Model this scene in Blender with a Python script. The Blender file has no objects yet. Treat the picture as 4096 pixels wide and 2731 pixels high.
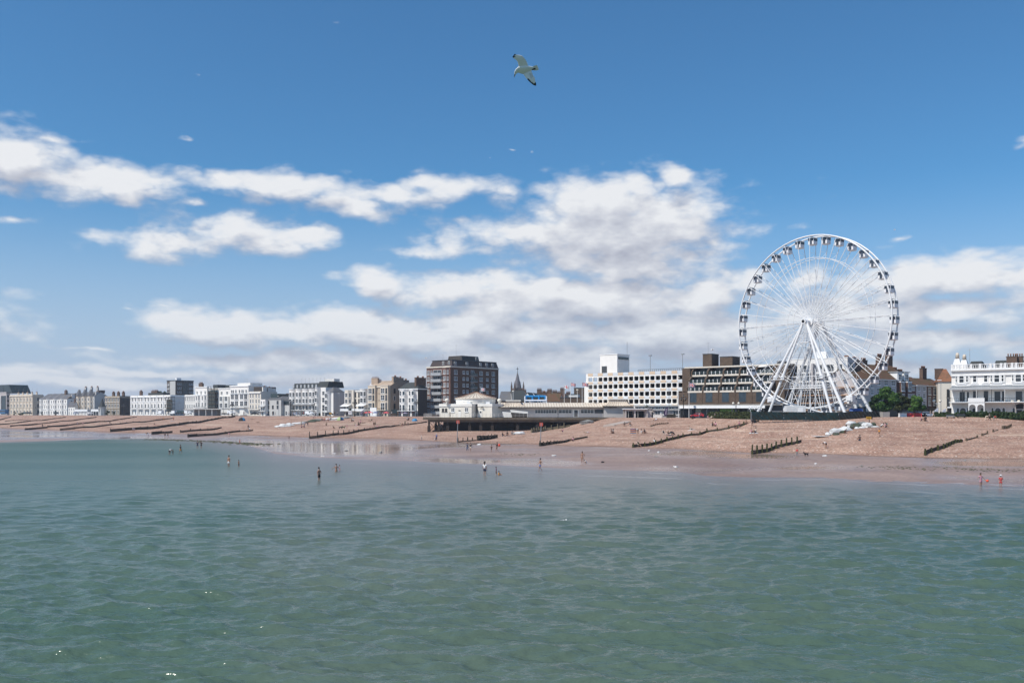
import bpy, bmesh, math, random
import numpy as np
from mathutils import Vector, Matrix, Quaternion
random.seed(7); np.random.seed(7)
sc = bpy.context.scene
COL = sc.collection
R = math.radians
# ---- survey: photo pixels (4096 wide) turned into metres ; camera at origin height HC looking along +Y
F, HZ, CX, HC = 3600.0, 1650.0, 2048.0, 8.7
ZP = 7.0                                   # promenade level
def U(px): return (px-CX)/F
def P(px, py, D): return Vector((U(px)*D, D, HC-(py-HZ)/F*D))
# ---------------------------------------------------------------- objects
def tag(o, label=None, cat=None, group=None, kind=None):
    if label: o['label'] = label
    if cat: o['category'] = cat
    if group: o['group'] = group
    if kind: o['kind'] = kind
    return o
def empty(name, loc, rz=0.0):
    o = bpy.data.objects.new(name, None); COL.objects.link(o)
    o.location = loc; o.rotation_euler = (0, 0, rz); o.empty_display_size = 0.1
    return o
def link(name, me, parent=None, loc=None, rz=0.0):
    o = bpy.data.objects.new(name, me); COL.objects.link(o)
    if parent is not None: o.parent = parent
    if loc is not None: o.location = loc
    if rz: o.rotation_euler = (0, 0, rz)
    return o
def copy_tree(o, parent=None):
    c = o.copy(); COL.objects.link(c); c.parent = parent
    for ch in o.children: copy_tree(ch, c)
    return c
class MB:
    """collects shapes; build() links them as one mesh object"""
    def __init__(s): s.v = []; s.f = []; s.mi = []; s.sm = []; s.M = None
    def add(s, vs, fs, mi=0, smooth=False):
        b = len(s.v)
        if s.M is not None: vs = [s.M @ Vector(v) for v in vs]
        s.v += [tuple(v) for v in vs]
        for f in fs: s.f.append([i+b for i in f]); s.mi.append(mi); s.sm.append(smooth)
        return s
    def box(s, x0, x1, y0, y1, z0, z1, mi=0):
        if x0 > x1: x0, x1 = x1, x0
        if y0 > y1: y0, y1 = y1, y0
        if z0 > z1: z0, z1 = z1, z0
        return s.add([(x0,y0,z0),(x1,y0,z0),(x1,y1,z0),(x0,y1,z0),(x0,y0,z1),(x1,y0,z1),(x1,y1,z1),(x0,y1,z1)],
              [(0,3,2,1),(4,5,6,7),(0,1,5,4),(1,2,6,5),(2,3,7,6),(3,0,4,7)], mi)
    def prism(s, poly, z0, z1, mi=0, smooth=False, poly1=None):
        """poly: ccw xy list extruded from z0 to z1 (poly1: other top outline)"""
        n = len(poly); q = poly1 or poly
        vs = [(x,y,z0) for x,y in poly]+[(x,y,z1) for x,y in q]
        s.add(vs, [tuple(range(n))[::-1], tuple(range(n,2*n))], mi)
        return s.add(vs, [(i,(i+1)%n,n+(i+1)%n,n+i) for i in range(n)], mi, smooth)
    def yprism(s, poly, y0, y1, mi=0, smooth=False):
        """poly: xz outline extruded along y"""
        n = len(poly)
        vs = [(x,y0,z) for x,z in poly]+[(x,y1,z) for x,z in poly]
        s.add(vs, [tuple(range(n)), tuple(range(n,2*n))[::-1]], mi)
        return s.add(vs, [(i,n+i,n+(i+1)%n,(i+1)%n) for i in range(n)], mi, smooth)
    def xprism(s, poly, x0, x1, mi=0):
        """poly: yz outline extruded along x"""
        n = len(poly)
        vs = [(x0,y,z) for y,z in poly]+[(x1,y,z) for y,z in poly]
        s.add(vs, [tuple(range(n))[::-1], tuple(range(n,2*n))], mi)
        return s.add(vs, [(i,(i+1)%n,n+(i+1)%n,n+i) for i in range(n)], mi)
    def tube(s, a, b, r, r2=None, n=6, mi=0, caps=True):
        a = Vector(a); b = Vector(b); r2 = r if r2 is None else r2
        d = b-a
        if d.length < 1e-6: return s
        d.normalize(); t = Vector((0,0,1)) if abs(d.z) < .9 else Vector((1,0,0))
        u = d.cross(t).normalized(); w = d.cross(u)
        vs = []
        for c, rr in ((a, r), (b, r2)):
            for k in range(n):
                an = 2*math.pi*k/n; vs.append(c+u*(math.cos(an)*rr)+w*(math.sin(an)*rr))
        s.add(vs, [(k, n+k, n+(k+1)%n, (k+1)%n) for k in range(n)], mi, n > 5)
        if caps: s.add(vs, [tuple(range(n)), tuple(range(n,2*n))[::-1]], mi)
        return s
    def path(s, pts, r, n=6, mi=0):
        for a, b in zip(pts[:-1], pts[1:]): s.tube(a, b, r, n=n, mi=mi)
        return s
    def lathe(s, prof, n=12, mi=0, c=(0,0,0), smooth=True):
        vs = []
        for r, z in prof:
            for k in range(n):
                an = 2*math.pi*(k+.5)/n; vs.append((c[0]+r*math.cos(an), c[1]+r*math.sin(an), c[2]+z))
        fs = []
        for i in range(len(prof)-1):
            for k in range(n): fs.append((i*n+k, i*n+(k+1)%n, (i+1)*n+(k+1)%n, (i+1)*n+k))
        fs.append(tuple(range(n))[::-1]); fs.append(tuple(range((len(prof)-1)*n, len(prof)*n)))
        return s.add(vs, fs, mi, smooth)
    def ball(s, c, r, n=8, mi=0, sq=(1,1,1)):
        vs = []; fs = []; m = max(4, n//2+1)
        for i in range(m+1):
            t = math.pi*i/m
            for k in range(n):
                a = 2*math.pi*k/n
                vs.append((c[0]+r*sq[0]*math.sin(t)*math.cos(a), c[1]+r*sq[1]*math.sin(t)*math.sin(a), c[2]-r*sq[2]*math.cos(t)))
        for i in range(m):
            for k in range(n): fs.append((i*n+k, i*n+(k+1)%n, (i+1)*n+(k+1)%n, (i+1)*n+k))
        return s.add(vs, fs, mi, True)
    def mesh(s, name, mats):
        me = bpy.data.meshes.new(name); me.from_pydata(s.v, [], s.f)
        if not isinstance(mats, (list, tuple)): mats = [mats]
        for m in mats: me.materials.append(m)
        me.polygons.foreach_set('material_index', s.mi); me.polygons.foreach_set('use_smooth', s.sm)
        me.validate(); me.update(); return me
    def build(s, name, mats, parent=None, loc=None, rz=0.0):
        return link(name, s.mesh(name, mats), parent, loc, rz)
def quads(name, V, mat, smooth=False):
    """V: (n,4,3) array of quads -> mesh"""
    n = len(V); me = bpy.data.meshes.new(name)
    me.vertices.add(n*4); me.vertices.foreach_set('co', V.reshape(-1).astype(np.float32))
    me.loops.add(n*4); me.loops.foreach_set('vertex_index', np.arange(n*4, dtype=np.int32))
    me.polygons.add(n); me.polygons.foreach_set('loop_start', np.arange(0, n*4, 4, dtype=np.int32))
    me.materials.append(mat); me.update(calc_edges=True); return me
def gridmesh(name, X, mat, smooth=True, attrs=None):
    """X: (rows, cols, 3)"""
    r, c = X.shape[:2]; me = bpy.data.meshes.new(name)
    me.vertices.add(r*c); me.vertices.foreach_set('co', X.reshape(-1).astype(np.float32))
    i = np.arange((r-1)*c).reshape(r-1, c)[:, :-1]
    q = np.stack([i, i+1, i+1+c, i+c], -1).reshape(-1)
    n = len(q)//4
    me.loops.add(n*4); me.loops.foreach_set('vertex_index', q.astype(np.int32))
    me.polygons.add(n); me.polygons.foreach_set('loop_start', np.arange(0, n*4, 4, dtype=np.int32))
    me.polygons.foreach_set('use_smooth', np.ones(n, dtype=bool))
    for k, a in (attrs or {}).items():
        at = me.attributes.new(k, 'FLOAT', 'POINT'); at.data.foreach_set('value', a.reshape(-1).astype(np.float32))
    me.materials.append(mat); me.update(calc_edges=True); me.validate(); return me
# ---------------------------------------------------------------- materials
_m = {}
def nt(name):
    m = bpy.data.materials.new(name); m.use_nodes = True
    t = m.node_tree; b = t.nodes['Principled BSDF']; return m, t, b
def mat(name, rgb, rough=.75, var=.12, scale=.35, metal=0.0, bump=0.0, bscale=4.0, spec=.4, fine=0.0):
    """procedural: base colour with blotchy wear (large) and optional fine grain + bump"""
    if name in _m: return _m[name]
    m, t, b = nt(name); N = t.nodes; L = t.links
    tc = N.new('ShaderNodeTexCoord'); no = N.new('ShaderNodeTexNoise')
    no.inputs['Scale'].default_value = scale; no.inputs['Detail'].default_value = 6; no.inputs['Roughness'].default_value = .65
    mp = N.new('ShaderNodeMapping'); mp.inputs['Scale'].default_value = (1, 1, .35)
    L.new(tc.outputs['Object'], mp.inputs['Vector']); L.new(mp.outputs['Vector'], no.inputs['Vector'])
    cr = N.new('ShaderNodeValToRGB'); e = cr.color_ramp.elements
    e[0].position = .28; e[1].position = .72
    d = [max(0, c*(1-var)) for c in rgb]; l = [min(1, c*(1+var*.6)) for c in rgb]
    e[0].color = (*d, 1); e[1].color = (*l, 1)
    L.new(no.outputs['Fac'], cr.inputs['Fac']); out = cr.outputs['Color']
    if fine:
        n2 = N.new('ShaderNodeTexNoise'); n2.inputs['Scale'].default_value = bscale; n2.inputs['Detail'].default_value = 3
        L.new(tc.outputs['Object'], n2.inputs['Vector'])
        mr = N.new('ShaderNodeMapRange'); mr.inputs['From Min'].default_value = .3; mr.inputs['From Max'].default_value = .7
        mr.inputs['To Min'].default_value = 1-fine; mr.inputs['To Max'].default_value = 1+fine
        L.new(n2.outputs['Fac'], mr.inputs['Value'])
        mu = N.new('ShaderNodeVectorMath'); mu.operation = 'SCALE'
        L.new(out, mu.inputs[0]); L.new(mr.outputs['Result'], mu.inputs['Scale']); out = mu.outputs[0]
    L.new(out, b.inputs['Base Color'])
    b.inputs['Roughness'].default_value = rough; b.inputs['Metallic'].default_value = metal
    b.inputs['Specular IOR Level'].default_value = spec
    if bump:
        nb = N.new('ShaderNodeTexNoise'); nb.inputs['Scale'].default_value = bscale; nb.inputs['Detail'].default_value = 4
        L.new(tc.outputs['Object'], nb.inputs['Vector'])
        bp = N.new('ShaderNodeBump'); bp.inputs['Strength'].default_value = bump; bp.inputs['Distance'].default_value = .05
        L.new(nb.outputs['Fac'], bp.inputs['Height']); L.new(bp.outputs['Normal'], b.inputs['Normal'])
    _m[name] = m; return m
def brick(name, c1, c2, mortar, sx=.45, rough=.85):
    if name in _m: return _m[name]
    m, t, b = nt(name); N = t.nodes; L = t.links
    tc = N.new('ShaderNodeTexCoord'); sp = N.new('ShaderNodeSeparateXYZ'); ad = N.new('ShaderNodeMath'); ad.operation = 'ADD'
    cb = N.new('ShaderNodeCombineXYZ'); br = N.new('ShaderNodeTexBrick')
    L.new(tc.outputs['Object'], sp.inputs[0]); L.new(sp.outputs['X'], ad.inputs[0]); L.new(sp.outputs['Y'], ad.inputs[1])
    L.new(ad.outputs[0], cb.inputs['X']); L.new(sp.outputs['Z'], cb.inputs['Y']); L.new(cb.outputs[0], br.inputs['Vector'])
    br.inputs['Color1'].default_value = (*c1, 1); br.inputs['Color2'].default_value = (*c2, 1); br.inputs['Mortar'].default_value = (*mortar, 1)
    br.inputs['Scale'].default_value = 1.0; br.inputs['Brick Width'].default_value = sx; br.inputs['Row Height'].default_value = sx*.36
    br.inputs['Mortar Size'].default_value = .012
    no = N.new('ShaderNodeTexNoise'); no.inputs['Scale'].default_value = .5; no.inputs['Detail'].default_value = 7
    L.new(tc.outputs['Object'], no.inputs['Vector'])
    mr = N.new('ShaderNodeMapRange'); mr.inputs['To Min'].default_value = .6; mr.inputs['To Max'].default_value = 1.4
    L.new(no.outputs['Fac'], mr.inputs['Value'])
    mu = N.new('ShaderNodeVectorMath'); mu.operation = 'SCALE'; L.new(br.outputs['Color'], mu.inputs[0]); L.new(mr.outputs['Result'], mu.inputs['Scale'])
    L.new(mu.outputs[0], b.inputs['Base Color']); b.inputs['Roughness'].default_value = rough; b.inputs['Specular IOR Level'].default_value = .25
    _m[name] = m; return m
def tiles(name, c1, c2, moss=None, axis='Z', step=.3):
    """roof covering: courses plus blotches of moss / lichen"""
    if name in _m: return _m[name]
    m, t, b = nt(name); N = t.nodes; L = t.links
    tc = N.new('ShaderNodeTexCoord')
    wv = N.new('ShaderNodeTexWave'); wv.bands_direction = axis; wv.inputs['Scale'].default_value = 1/step/3; wv.inputs['Distortion'].default_value = 1.5
    L.new(tc.outputs['Object'], wv.inputs['Vector'])
    n1 = N.new('ShaderNodeTexNoise'); n1.inputs['Scale'].default_value = .6; n1.inputs['Detail'].default_value = 8
    L.new(tc.outputs['Object'], n1.inputs['Vector'])
    mx = N.new('ShaderNodeMix'); mx.data_type = 'RGBA'; mx.inputs[6].default_value = (*c1, 1); mx.inputs[7].default_value = (*c2, 1)
    n3 = N.new('ShaderNodeTexNoise'); n3.inputs['Scale'].default_value = 5; L.new(tc.outputs['Object'], n3.inputs['Vector'])
    L.new(n3.outputs['Fac'], mx.inputs[0])
    cr = N.new('ShaderNodeValToRGB'); cr.color_ramp.elements[0].position = .45; cr.color_ramp.elements[1].position = .62
    L.new(n1.outputs['Fac'], cr.inputs['Fac'])
    m2 = N.new('ShaderNodeMix'); m2.data_type = 'RGBA'; L.new(cr.outputs['Color'], m2.inputs[0]); L.new(mx.outputs[2], m2.inputs[6])
    m2.inputs[7].default_value = (*(moss or c2), 1)
    L.new(m2.outputs[2], b.inputs['Base Color']); b.inputs['Roughness'].default_value = .8; b.inputs['Specular IOR Level'].default_value = .25
    bp = N.new('ShaderNodeBump'); bp.inputs['Strength'].default_value = .6; bp.inputs['Distance'].default_value = .06
    L.new(wv.outputs['Fac'], bp.inputs['Height']); L.new(bp.outputs['Normal'], b.inputs['Normal'])
    _m[name] = m; return m
def glass(name, rgb, rough=.04, spec=.6):
    if name in _m: return _m[name]
    m, t, b = nt(name); N = t.nodes; L = t.links
    oi = N.new('ShaderNodeObjectInfo'); cr = N.new('ShaderNodeValToRGB')
    e = cr.color_ramp.elements; e[0].color = (*[c*.5 for c in rgb], 1); e[1].color = (*[min(1, c*2.2) for c in rgb], 1)
    tc = N.new('ShaderNodeTexCoord'); no = N.new('ShaderNodeTexNoise'); no.inputs['Scale'].default_value = 1.1
    ad = N.new('ShaderNodeVectorMath'); ad.operation = 'ADD'
    L.new(tc.outputs['Object'], ad.inputs[0]); L.new(oi.outputs['Location'], ad.inputs[1]); L.new(ad.outputs[0], no.inputs['Vector'])
    mi = N.new('ShaderNodeMath'); mi.operation = 'MULTIPLY'; L.new(oi.outputs['Random'], mi.inputs[0]); L.new(no.outputs['Fac'], mi.inputs[1])
    L.new(mi.outputs[0], cr.inputs['Fac'])
    L.new(cr.outputs['Color'], b.inputs['Base Color']); b.inputs['Roughness'].default_value = rough; b.inputs['Specular IOR Level'].default_value = spec
    bp = N.new('ShaderNodeBump'); bp.inputs['Strength'].default_value = .04; L.new(no.outputs['Fac'], bp.inputs['Height']); L.new(bp.outputs['Normal'], b.inputs['Normal'])
    _m[name] = m; return m
WHITE = mat('white_stucco', (.78,.755,.715), var=.10, scale=.5)
WHITE2 = mat('warm_white_stucco', (.70,.68,.64), var=.12, scale=.4)
TRIM = mat('white_paint', (.82,.82,.81), .5, var=.06)
LILAC = mat('grey_render_and_shade', (.50,.46,.45), var=.12)  # plain grey render, also the shade tone laid on a white flank
CREAM = mat('cream_stucco', (.62,.53,.42), var=.14)
CREAM2 = mat('pale_cream_render', (.68,.62,.53), var=.12)
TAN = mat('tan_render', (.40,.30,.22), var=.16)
STONE = mat('brown_stone', (.30,.25,.19), var=.25, scale=.6)
GREYR = mat('light_grey_render', (.50,.49,.47), var=.12)
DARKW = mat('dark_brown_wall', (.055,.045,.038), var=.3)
SLATE = tiles('slate_roof', (.10,.105,.12), (.15,.15,.165), (.13,.125,.12))
SLATED = tiles('dark_slate_roof', (.035,.04,.042), (.06,.065,.065), (.05,.055,.05))
OLIVE = tiles('mossy_tile_roof', (.145,.072,.04), (.095,.055,.035), (.085,.065,.03))
ORANGE = tiles('orange_tile_roof', (.29,.13,.07), (.22,.10,.055), (.16,.09,.05))
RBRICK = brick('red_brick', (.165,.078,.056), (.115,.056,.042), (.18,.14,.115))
BBRICK = brick('brown_brick', (.115,.08,.055), (.075,.05,.035), (.13,.105,.085))
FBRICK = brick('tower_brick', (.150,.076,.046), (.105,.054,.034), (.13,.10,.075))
CBRICK = brick('chimney_brick', (.15,.09,.06), (.09,.055,.04), (.16,.13,.11))
POT = mat('clay_pot', (.30,.15,.09))
GLASS = glass('window_glass', (.035,.04,.045))
GLASSB = glass('blue_glass', (.03,.048,.062))
GREENG = glass('dark_green_glass', (.018,.03,.03))
BLACK = mat('black_paint', (.012,.012,.012), .5)
STEEL = mat('galvanised_steel', (.38,.38,.38), .45, metal=.6)
WMETAL = mat('white_painted_steel', (.80,.80,.80), .4, var=.05)
LEAD = mat('grey_metal_roof', (.36,.37,.38), .5, var=.15)
CONC = mat('concrete', (.40,.38,.35), .85, var=.2)
DGREY = mat('dark_grey_paint', (.06,.065,.07), .5)
WOOD = mat('weathered_timber', (.115,.085,.055), .85, var=.35, scale=1.5, bump=.5, bscale=6)
WETW = mat('wet_timber', (.045,.038,.026), .7, var=.4, scale=1.2, bump=.5, bscale=6)
ALGAE = mat('algae_timber', (.05,.055,.015), .8, var=.4, scale=1.5, bump=.5, bscale=6)
BOARD = mat('pale_board', (.50,.40,.30), .8, var=.2)
# ---------------------------------------------------------------- camera, sun, sky
cam = bpy.data.cameras.new('camera'); co = bpy.data.objects.new('camera', cam); COL.objects.link(co)
co.location = (0, 0, HC); co.rotation_euler = (R(90), 0, 0)
cam.sensor_width = 36; cam.lens = 36*F/4096; cam.shift_y = (HZ-1365.5)/4096; cam.clip_start = .5; cam.clip_end = 30000
sc.camera = co
SUN = Vector((-.83*math.cos(R(52)), -.56*math.cos(R(52)), math.sin(R(52)))).normalized()
sl = bpy.data.lights.new('sun', 'SUN'); sl.energy = 4.8; sl.angle = R(.5); sl.color = (1, .94, .86)
so = bpy.data.objects.new('sun', sl); COL.objects.link(so); so.rotation_euler = (-SUN).to_track_quat('-Z', 'Y').to_euler()
sc.view_settings.view_transform = 'Standard'; sc.view_settings.look = 'None'; sc.view_settings.exposure = 0; sc.view_settings.gamma = 1
w = bpy.data.worlds.new('World'); sc.world = w; w.use_nodes = True
wt = w.node_tree; WN = wt.nodes; WL = wt.links
bg = WN['Background']
sky = WN.new('ShaderNodeTexSky'); sky.sky_type = 'NISHITA'; sky.sun_disc = False
sky.sun_elevation = R(52); sky.sun_rotation = math.atan2(SUN.x, SUN.y); sky.altitude = 0; sky.air_density = 1.0; sky.dust_density = .6; sky.ozone_density = 2.2
SKYK = .098
# clouds: banks placed by compass direction and height above the horizon, broken up by fractal noise
S_ = 4096/2352
def ae(x, y):
    u = (x*S_-CX)/F; v = (HZ-y*S_)/F; az = math.atan(u); return az, math.atan(v*math.cos(az))
BL = [(45,385,170,58,1),(205,414,150,34,1),(320,418,70,20,.8),(160,338,95,16,.55),(40,503,85,18,.7),
 (500,412,130,30,.95),(640,425,170,40,1),(800,462,180,38,1),(930,448,170,34,.95),(1060,420,130,36,.95),(1160,445,110,45,.7),(420,468,75,16,.6),
 (385,560,165,38,1),(545,538,200,50,1),(670,535,100,30,.9),
 (1420,525,310,96,1.15),(1250,535,330,55,1),(1350,455,180,42,1),(1545,415,62,28,.95),(1470,600,240,62,1.1),(1625,500,70,48,.9),(980,565,180,22,.85),(1660,545,45,40,.8),
 (880,655,90,42,1),(1040,655,190,48,1),(1260,690,330,62,1.15),(1480,700,280,66,1.15),(1660,665,170,50,1),(1560,765,420,40,1),(1200,760,330,38,1),
 (500,752,150,32,1),(660,772,200,28,1),(800,750,130,36,.95),(1000,775,240,38,1),
 (150,880,420,16,.9),(900,870,500,20,.9),(1900,850,500,22,.9),(600,822,330,20,.85),(330,850,360,16,.75),(90,862,240,18,.75),(900,828,380,28,.9),(1250,820,400,34,.9),(1700,810,400,24,.85),(240,800,120,8,.5),
 (1880,645,66,36,1),(2080,640,180,52,1),(2260,632,220,46,1.05),(2200,715,280,42,1),(1950,715,240,62,.95),(2100,785,330,24,.85),(2330,780,200,16,.75),(2060,555,70,13,.5),
 (425,310,34,10,.22),(738,289,26,14,.36),(785,50,48,14,.26),(1195,345,24,8,.5),(1235,345,9,12,.45),(2345,312,32,18,.6),(300,722,34,7,.5),(390,712,32,8,.5),(35,735,28,9,.5),(480,180,25,8,.3),(2130,380,22,10,.3),(1140,362,14,5,.4),
 (-260,300,260,90,1),(-300,700,300,60,1),(2750,560,300,80,1),(2800,760,400,60,1),(3400,300,300,120,1),(-900,480,400,120,1)]
def wn(tree, typ, **k):
    n = tree.nodes.new(typ)
    for a, b in k.items(): setattr(n, a, b)
    return n
g = bpy.data.node_groups.new('cloud_density', 'ShaderNodeTree')
g.interface.new_socket('p', in_out='INPUT', socket_type='NodeSocketVector'); g.interface.new_socket('d', in_out='OUTPUT', socket_type='NodeSocketFloat')
gi = wn(g, 'NodeGroupInput'); go = wn(g, 'NodeGroupOutput')
acc = None
for (x, y, rx, ry, wgt) in BL:
    a, e = ae(x, y); sx = 1/(rx*S_/F*1.12); sy = 1/(ry*S_/F*1.25)
    ma = wn(g, 'ShaderNodeVectorMath', operation='MULTIPLY_ADD'); g.links.new(gi.outputs[0], ma.inputs[0])
    ma.inputs[1].default_value = (sx, sy, 0); ma.inputs[2].default_value = (-a*sx, -e*sy, 0)
    ln = wn(g, 'ShaderNodeVectorMath', operation='LENGTH'); g.links.new(ma.outputs[0], ln.inputs[0])
    k = wn(g, 'ShaderNodeMath', operation='MULTIPLY_ADD'); g.links.new(ln.outputs['Value'], k.inputs[0]); k.inputs[1].default_value = -.8; k.inputs[2].default_value = wgt*.95-.13+(.16 if y > 740 else 0)
    if acc is None: acc = k.outputs[0]
    else:
        mx = wn(g, 'ShaderNodeMath', operation='SMOOTH_MAX'); mx.inputs[2].default_value = .25
        g.links.new(acc, mx.inputs[0]); g.links.new(k.outputs[0], mx.inputs[1]); acc = mx.outputs[0]
g.links.new(acc, go.inputs[0])
def wm(op, a, b=None, c=None, clamp=False):
    n = wn(wt, 'ShaderNodeMath', operation=op); n.use_clamp = clamp
    for i, v in enumerate((a, b, c)):
        if v is None: continue
        if isinstance(v, (int, float)): n.inputs[i].default_value = v
        else: WL.new(v, n.inputs[i])
    return n.outputs[0]
tcw = wn(wt, 'ShaderNodeTexCoord'); sp = wn(wt, 'ShaderNodeSeparateXYZ'); WL.new(tcw.outputs['Generated'], sp.inputs[0])
az = wm('ARCTAN2', sp.outputs['X'], sp.outputs['Y']); el = wm('ARCSINE', sp.outputs['Z'])
cb = wn(wt, 'ShaderNodeCombineXYZ'); WL.new(az, cb.inputs['X']); WL.new(el, cb.inputs['Y'])
def fbm(scale, detail, rough, seed=0.0, src=None, sy=1.9):
    mp = wn(wt, 'ShaderNodeMapping'); mp.inputs['Scale'].default_value = (1, sy, 1); mp.inputs['Location'].default_value = (seed, seed*.7, seed*.3)
    WL.new(src or cb.outputs[0], mp.inputs['Vector'])
    n = wn(wt, 'ShaderNodeTexNoise'); n.inputs['Scale'].default_value = scale; n.inputs['Detail'].default_value = detail; n.inputs['Roughness'].default_value = rough
    WL.new(mp.outputs[0], n.inputs['Vector']); return n
n1 = fbm(7, 5, .55, 3.1)
wp = wn(wt, 'ShaderNodeVectorMath', operation='MULTIPLY_ADD')
sb = wn(wt, 'ShaderNodeVectorMath', operation='SUBTRACT'); WL.new(n1.outputs['Color'], sb.inputs[0]); sb.inputs[1].default_value = (.5,.5,.5)
WL.new(sb.outputs[0], wp.inputs[0]); wp.inputs[1].default_value = (.10,.040,0); WL.new(cb.outputs[0], wp.inputs[2])
def dens(src, off):
    v = src
    if off:
        a = wn(wt, 'ShaderNodeVectorMath', operation='ADD'); WL.new(src, a.inputs[0]); a.inputs[1].default_value = off; v = a.outputs[0]
    gn = wn(wt, 'ShaderNodeGroup'); gn.node_tree = g; WL.new(v, gn.inputs[0])
    c2 = cb.outputs[0]
    if off:
        a = wn(wt, 'ShaderNodeVectorMath', operation='ADD'); WL.new(c2, a.inputs[0]); a.inputs[1].default_value = off; c2 = a.outputs[0]
    def billow(n): return wm('ABSOLUTE', wm('MULTIPLY_ADD', n.outputs['Fac'], 2.0, -1.0))
    f2 = fbm(30, 8, .58, 1.7, c2); fa_ = fbm(9, 2.5, .5, 5.2, c2, 2.2); fb_ = fbm(21, 3, .5, 2.3, c2, 2.0)
    s = wm('MULTIPLY_ADD', billow(fa_), .85, gn.outputs[0]); s = wm('MULTIPLY_ADD', billow(fb_), .55, s); s = wm('MULTIPLY_ADD', f2.outputs['Fac'], .62, s)
    dens.f = (f2.outputs['Fac'], billow(fb_)); return wm('SUBTRACT', s, .535)
d0 = dens(wp.outputs[0], None); ff_, fbb_ = dens.f; d1 = dens(wp.outputs[0], (-.010, .022, 0))
al = wn(wt, 'ShaderNodeMapRange', interpolation_type='SMOOTHSTEP'); al.inputs['From Min'].default_value = -.02; al.inputs['From Max'].default_value = .60; WL.new(d0, al.inputs['Value'])
lit = wm('SUBTRACT', d0, d1); lit = wm('MULTIPLY_ADD', lit, 1.05, .38); lit = wm('MULTIPLY_ADD', ff_, .40, lit); lit = wm('MULTIPLY_ADD', fbb_, .30, lit)
thick = wm('SUBTRACT', d0, .45, clamp=True); lit = wm('MULTIPLY_ADD', thick, -.42, lit, clamp=True)
ccr = wn(wt, 'ShaderNodeValToRGB'); e = ccr.color_ramp.elements
e[0].position = .05; e[0].color = (.42,.44,.525,1); e[1].position = .95; e[1].color = (.87,.88,.90,1)
x = ccr.color_ramp.elements.new(.5); x.color = (.625,.645,.71,1)
WL.new(lit, ccr.inputs['Fac'])
skm = wn(wt, 'ShaderNodeVectorMath', operation='MULTIPLY'); WL.new(sky.outputs[0], skm.inputs[0])
skm.inputs[1].default_value = (SKYK*.54, SKYK*1.01, SKYK*1.28)
# thin veil towards the horizon
vl = wn(wt, 'ShaderNodeMapRange', interpolation_type='SMOOTHSTEP'); vl.inputs['From Min'].default_value = .25; vl.inputs['From Max'].default_value = .0
vl.inputs['To Max'].default_value = .88; WL.new(el, vl.inputs['Value'])
hz = wn(wt, 'ShaderNodeMix', data_type='RGBA'); WL.new(vl.outputs[0], hz.inputs[0]); WL.new(skm.outputs[0], hz.inputs[6]); hz.inputs[7].default_value = (.50,.58,.75,1)
# far clouds soften into the veil
fa = wn(wt, 'ShaderNodeMapRange'); fa.inputs['From Min'].default_value = -.01; fa.inputs['From Max'].default_value = .13; fa.inputs['To Min'].default_value = .62; WL.new(el, fa.inputs['Value'])
alp = wm('MULTIPLY', al.outputs[0], fa.outputs[0]); alp = wm('MULTIPLY', alp, .96)
fin = wn(wt, 'ShaderNodeMix', data_type='RGBA'); WL.new(alp, fin.inputs[0]); WL.new(hz.outputs[2], fin.inputs[6]); WL.new(ccr.outputs['Color'], fin.inputs[7])
WL.new(fin.outputs[2], bg.inputs['Color']); bg.inputs['Strength'].default_value = 1.0
try: w.cycles.sampling_method = 'MANUAL'; w.cycles.sample_map_resolution = 512
except Exception: pass
# ---------------------------------------------------------------- shore survey (per compass column)
_x  = [-3000,-700,0,234,400,600,750,850,1000,1100,1240,1374,1560,1700,1830,1935,2100,2234,2330,2468,2530,2700,2842,3000,3100,3230,3277,3510,3700,3791,4096,4800,7000]
YW = [1740,1758,1768,1761,1755,1753,1756,1763,1781,1812,1825,1832,1838,1843,1849,1853,1862,1868,1872,1876,1878,1881,1899,1903,1904,1904,1904,1919,1926,1930,1939,1960,2000]
YT = [1690,1704,1713,1722,1729,1735,1737,1738,1743,1747,1752,1755,1757,1763,1770,1772,1777,1783,1787,1792,1794,1797,1805,1813,1813,1812,1814,1825,1831,1833,1835,1838,1840]
_cx = [-3000,-700,0,350,700,1150,1500,1700,2000,2250,2350,2450,2740,3000,3340,3420,3500,3600,4096,4800,7000]
_cD = [900,760,640,572,512,458,420,404,402,372,336,305,290,228,222.5,221.5,224,228,222,215,210]
_cz = [6.9]*5+[6.95]*3+[7.0]*4+[7.05,6.9,6.82,7.15,7.55,7.62,7.62,7.6,7.6]
def col(px):
    yw = np.interp(px, _x, YW); yt = np.interp(px, _x, YT)
    Dw = HC*F/(yw-HZ); Dt = (HC-.5)*F/(yt-HZ); Dc = np.interp(px, _cx, _cD); zc = np.interp(px, _cx, _cz)
    Dt = np.maximum(Dt, Dw+6); return Dw, Dt, Dc, zc
def prof(px, D):
    """ground height on compass column px at distance D"""
    Dw, Dt, Dc, zc = col(px); D = np.asarray(D, float)
    t = np.clip((D-Dt)/(Dc-Dt), 0, 1); s = np.clip((D-Dw)/(Dt-Dw), 0, 1)
    bt = t + .028*np.sin(t*17.5+px*.0011) + .012*np.sin(t*37+1.3+px*.0023)
    bt = np.where((t <= 0) | (t >= 1), t, bt)
    zb = .5+(zc-.5)*np.clip(bt, 0, 1)**np.interp(px, [1500,1750,2150,2420], [1,1.45,1.45,1])
    zs = .02+.46*s**1.4
    uw = np.clip((Dw-D)/60, 0, 3); zu = .02-.5*uw-.12*uw*uw
    inl = np.clip((D-Dc-4)/8, 0, 1); zi = zc+(ZP-.02-zc)*inl
    return np.where(D < Dw, zu, np.where(D < Dt, zs, np.where(D < Dc, zb, zi)))
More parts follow.
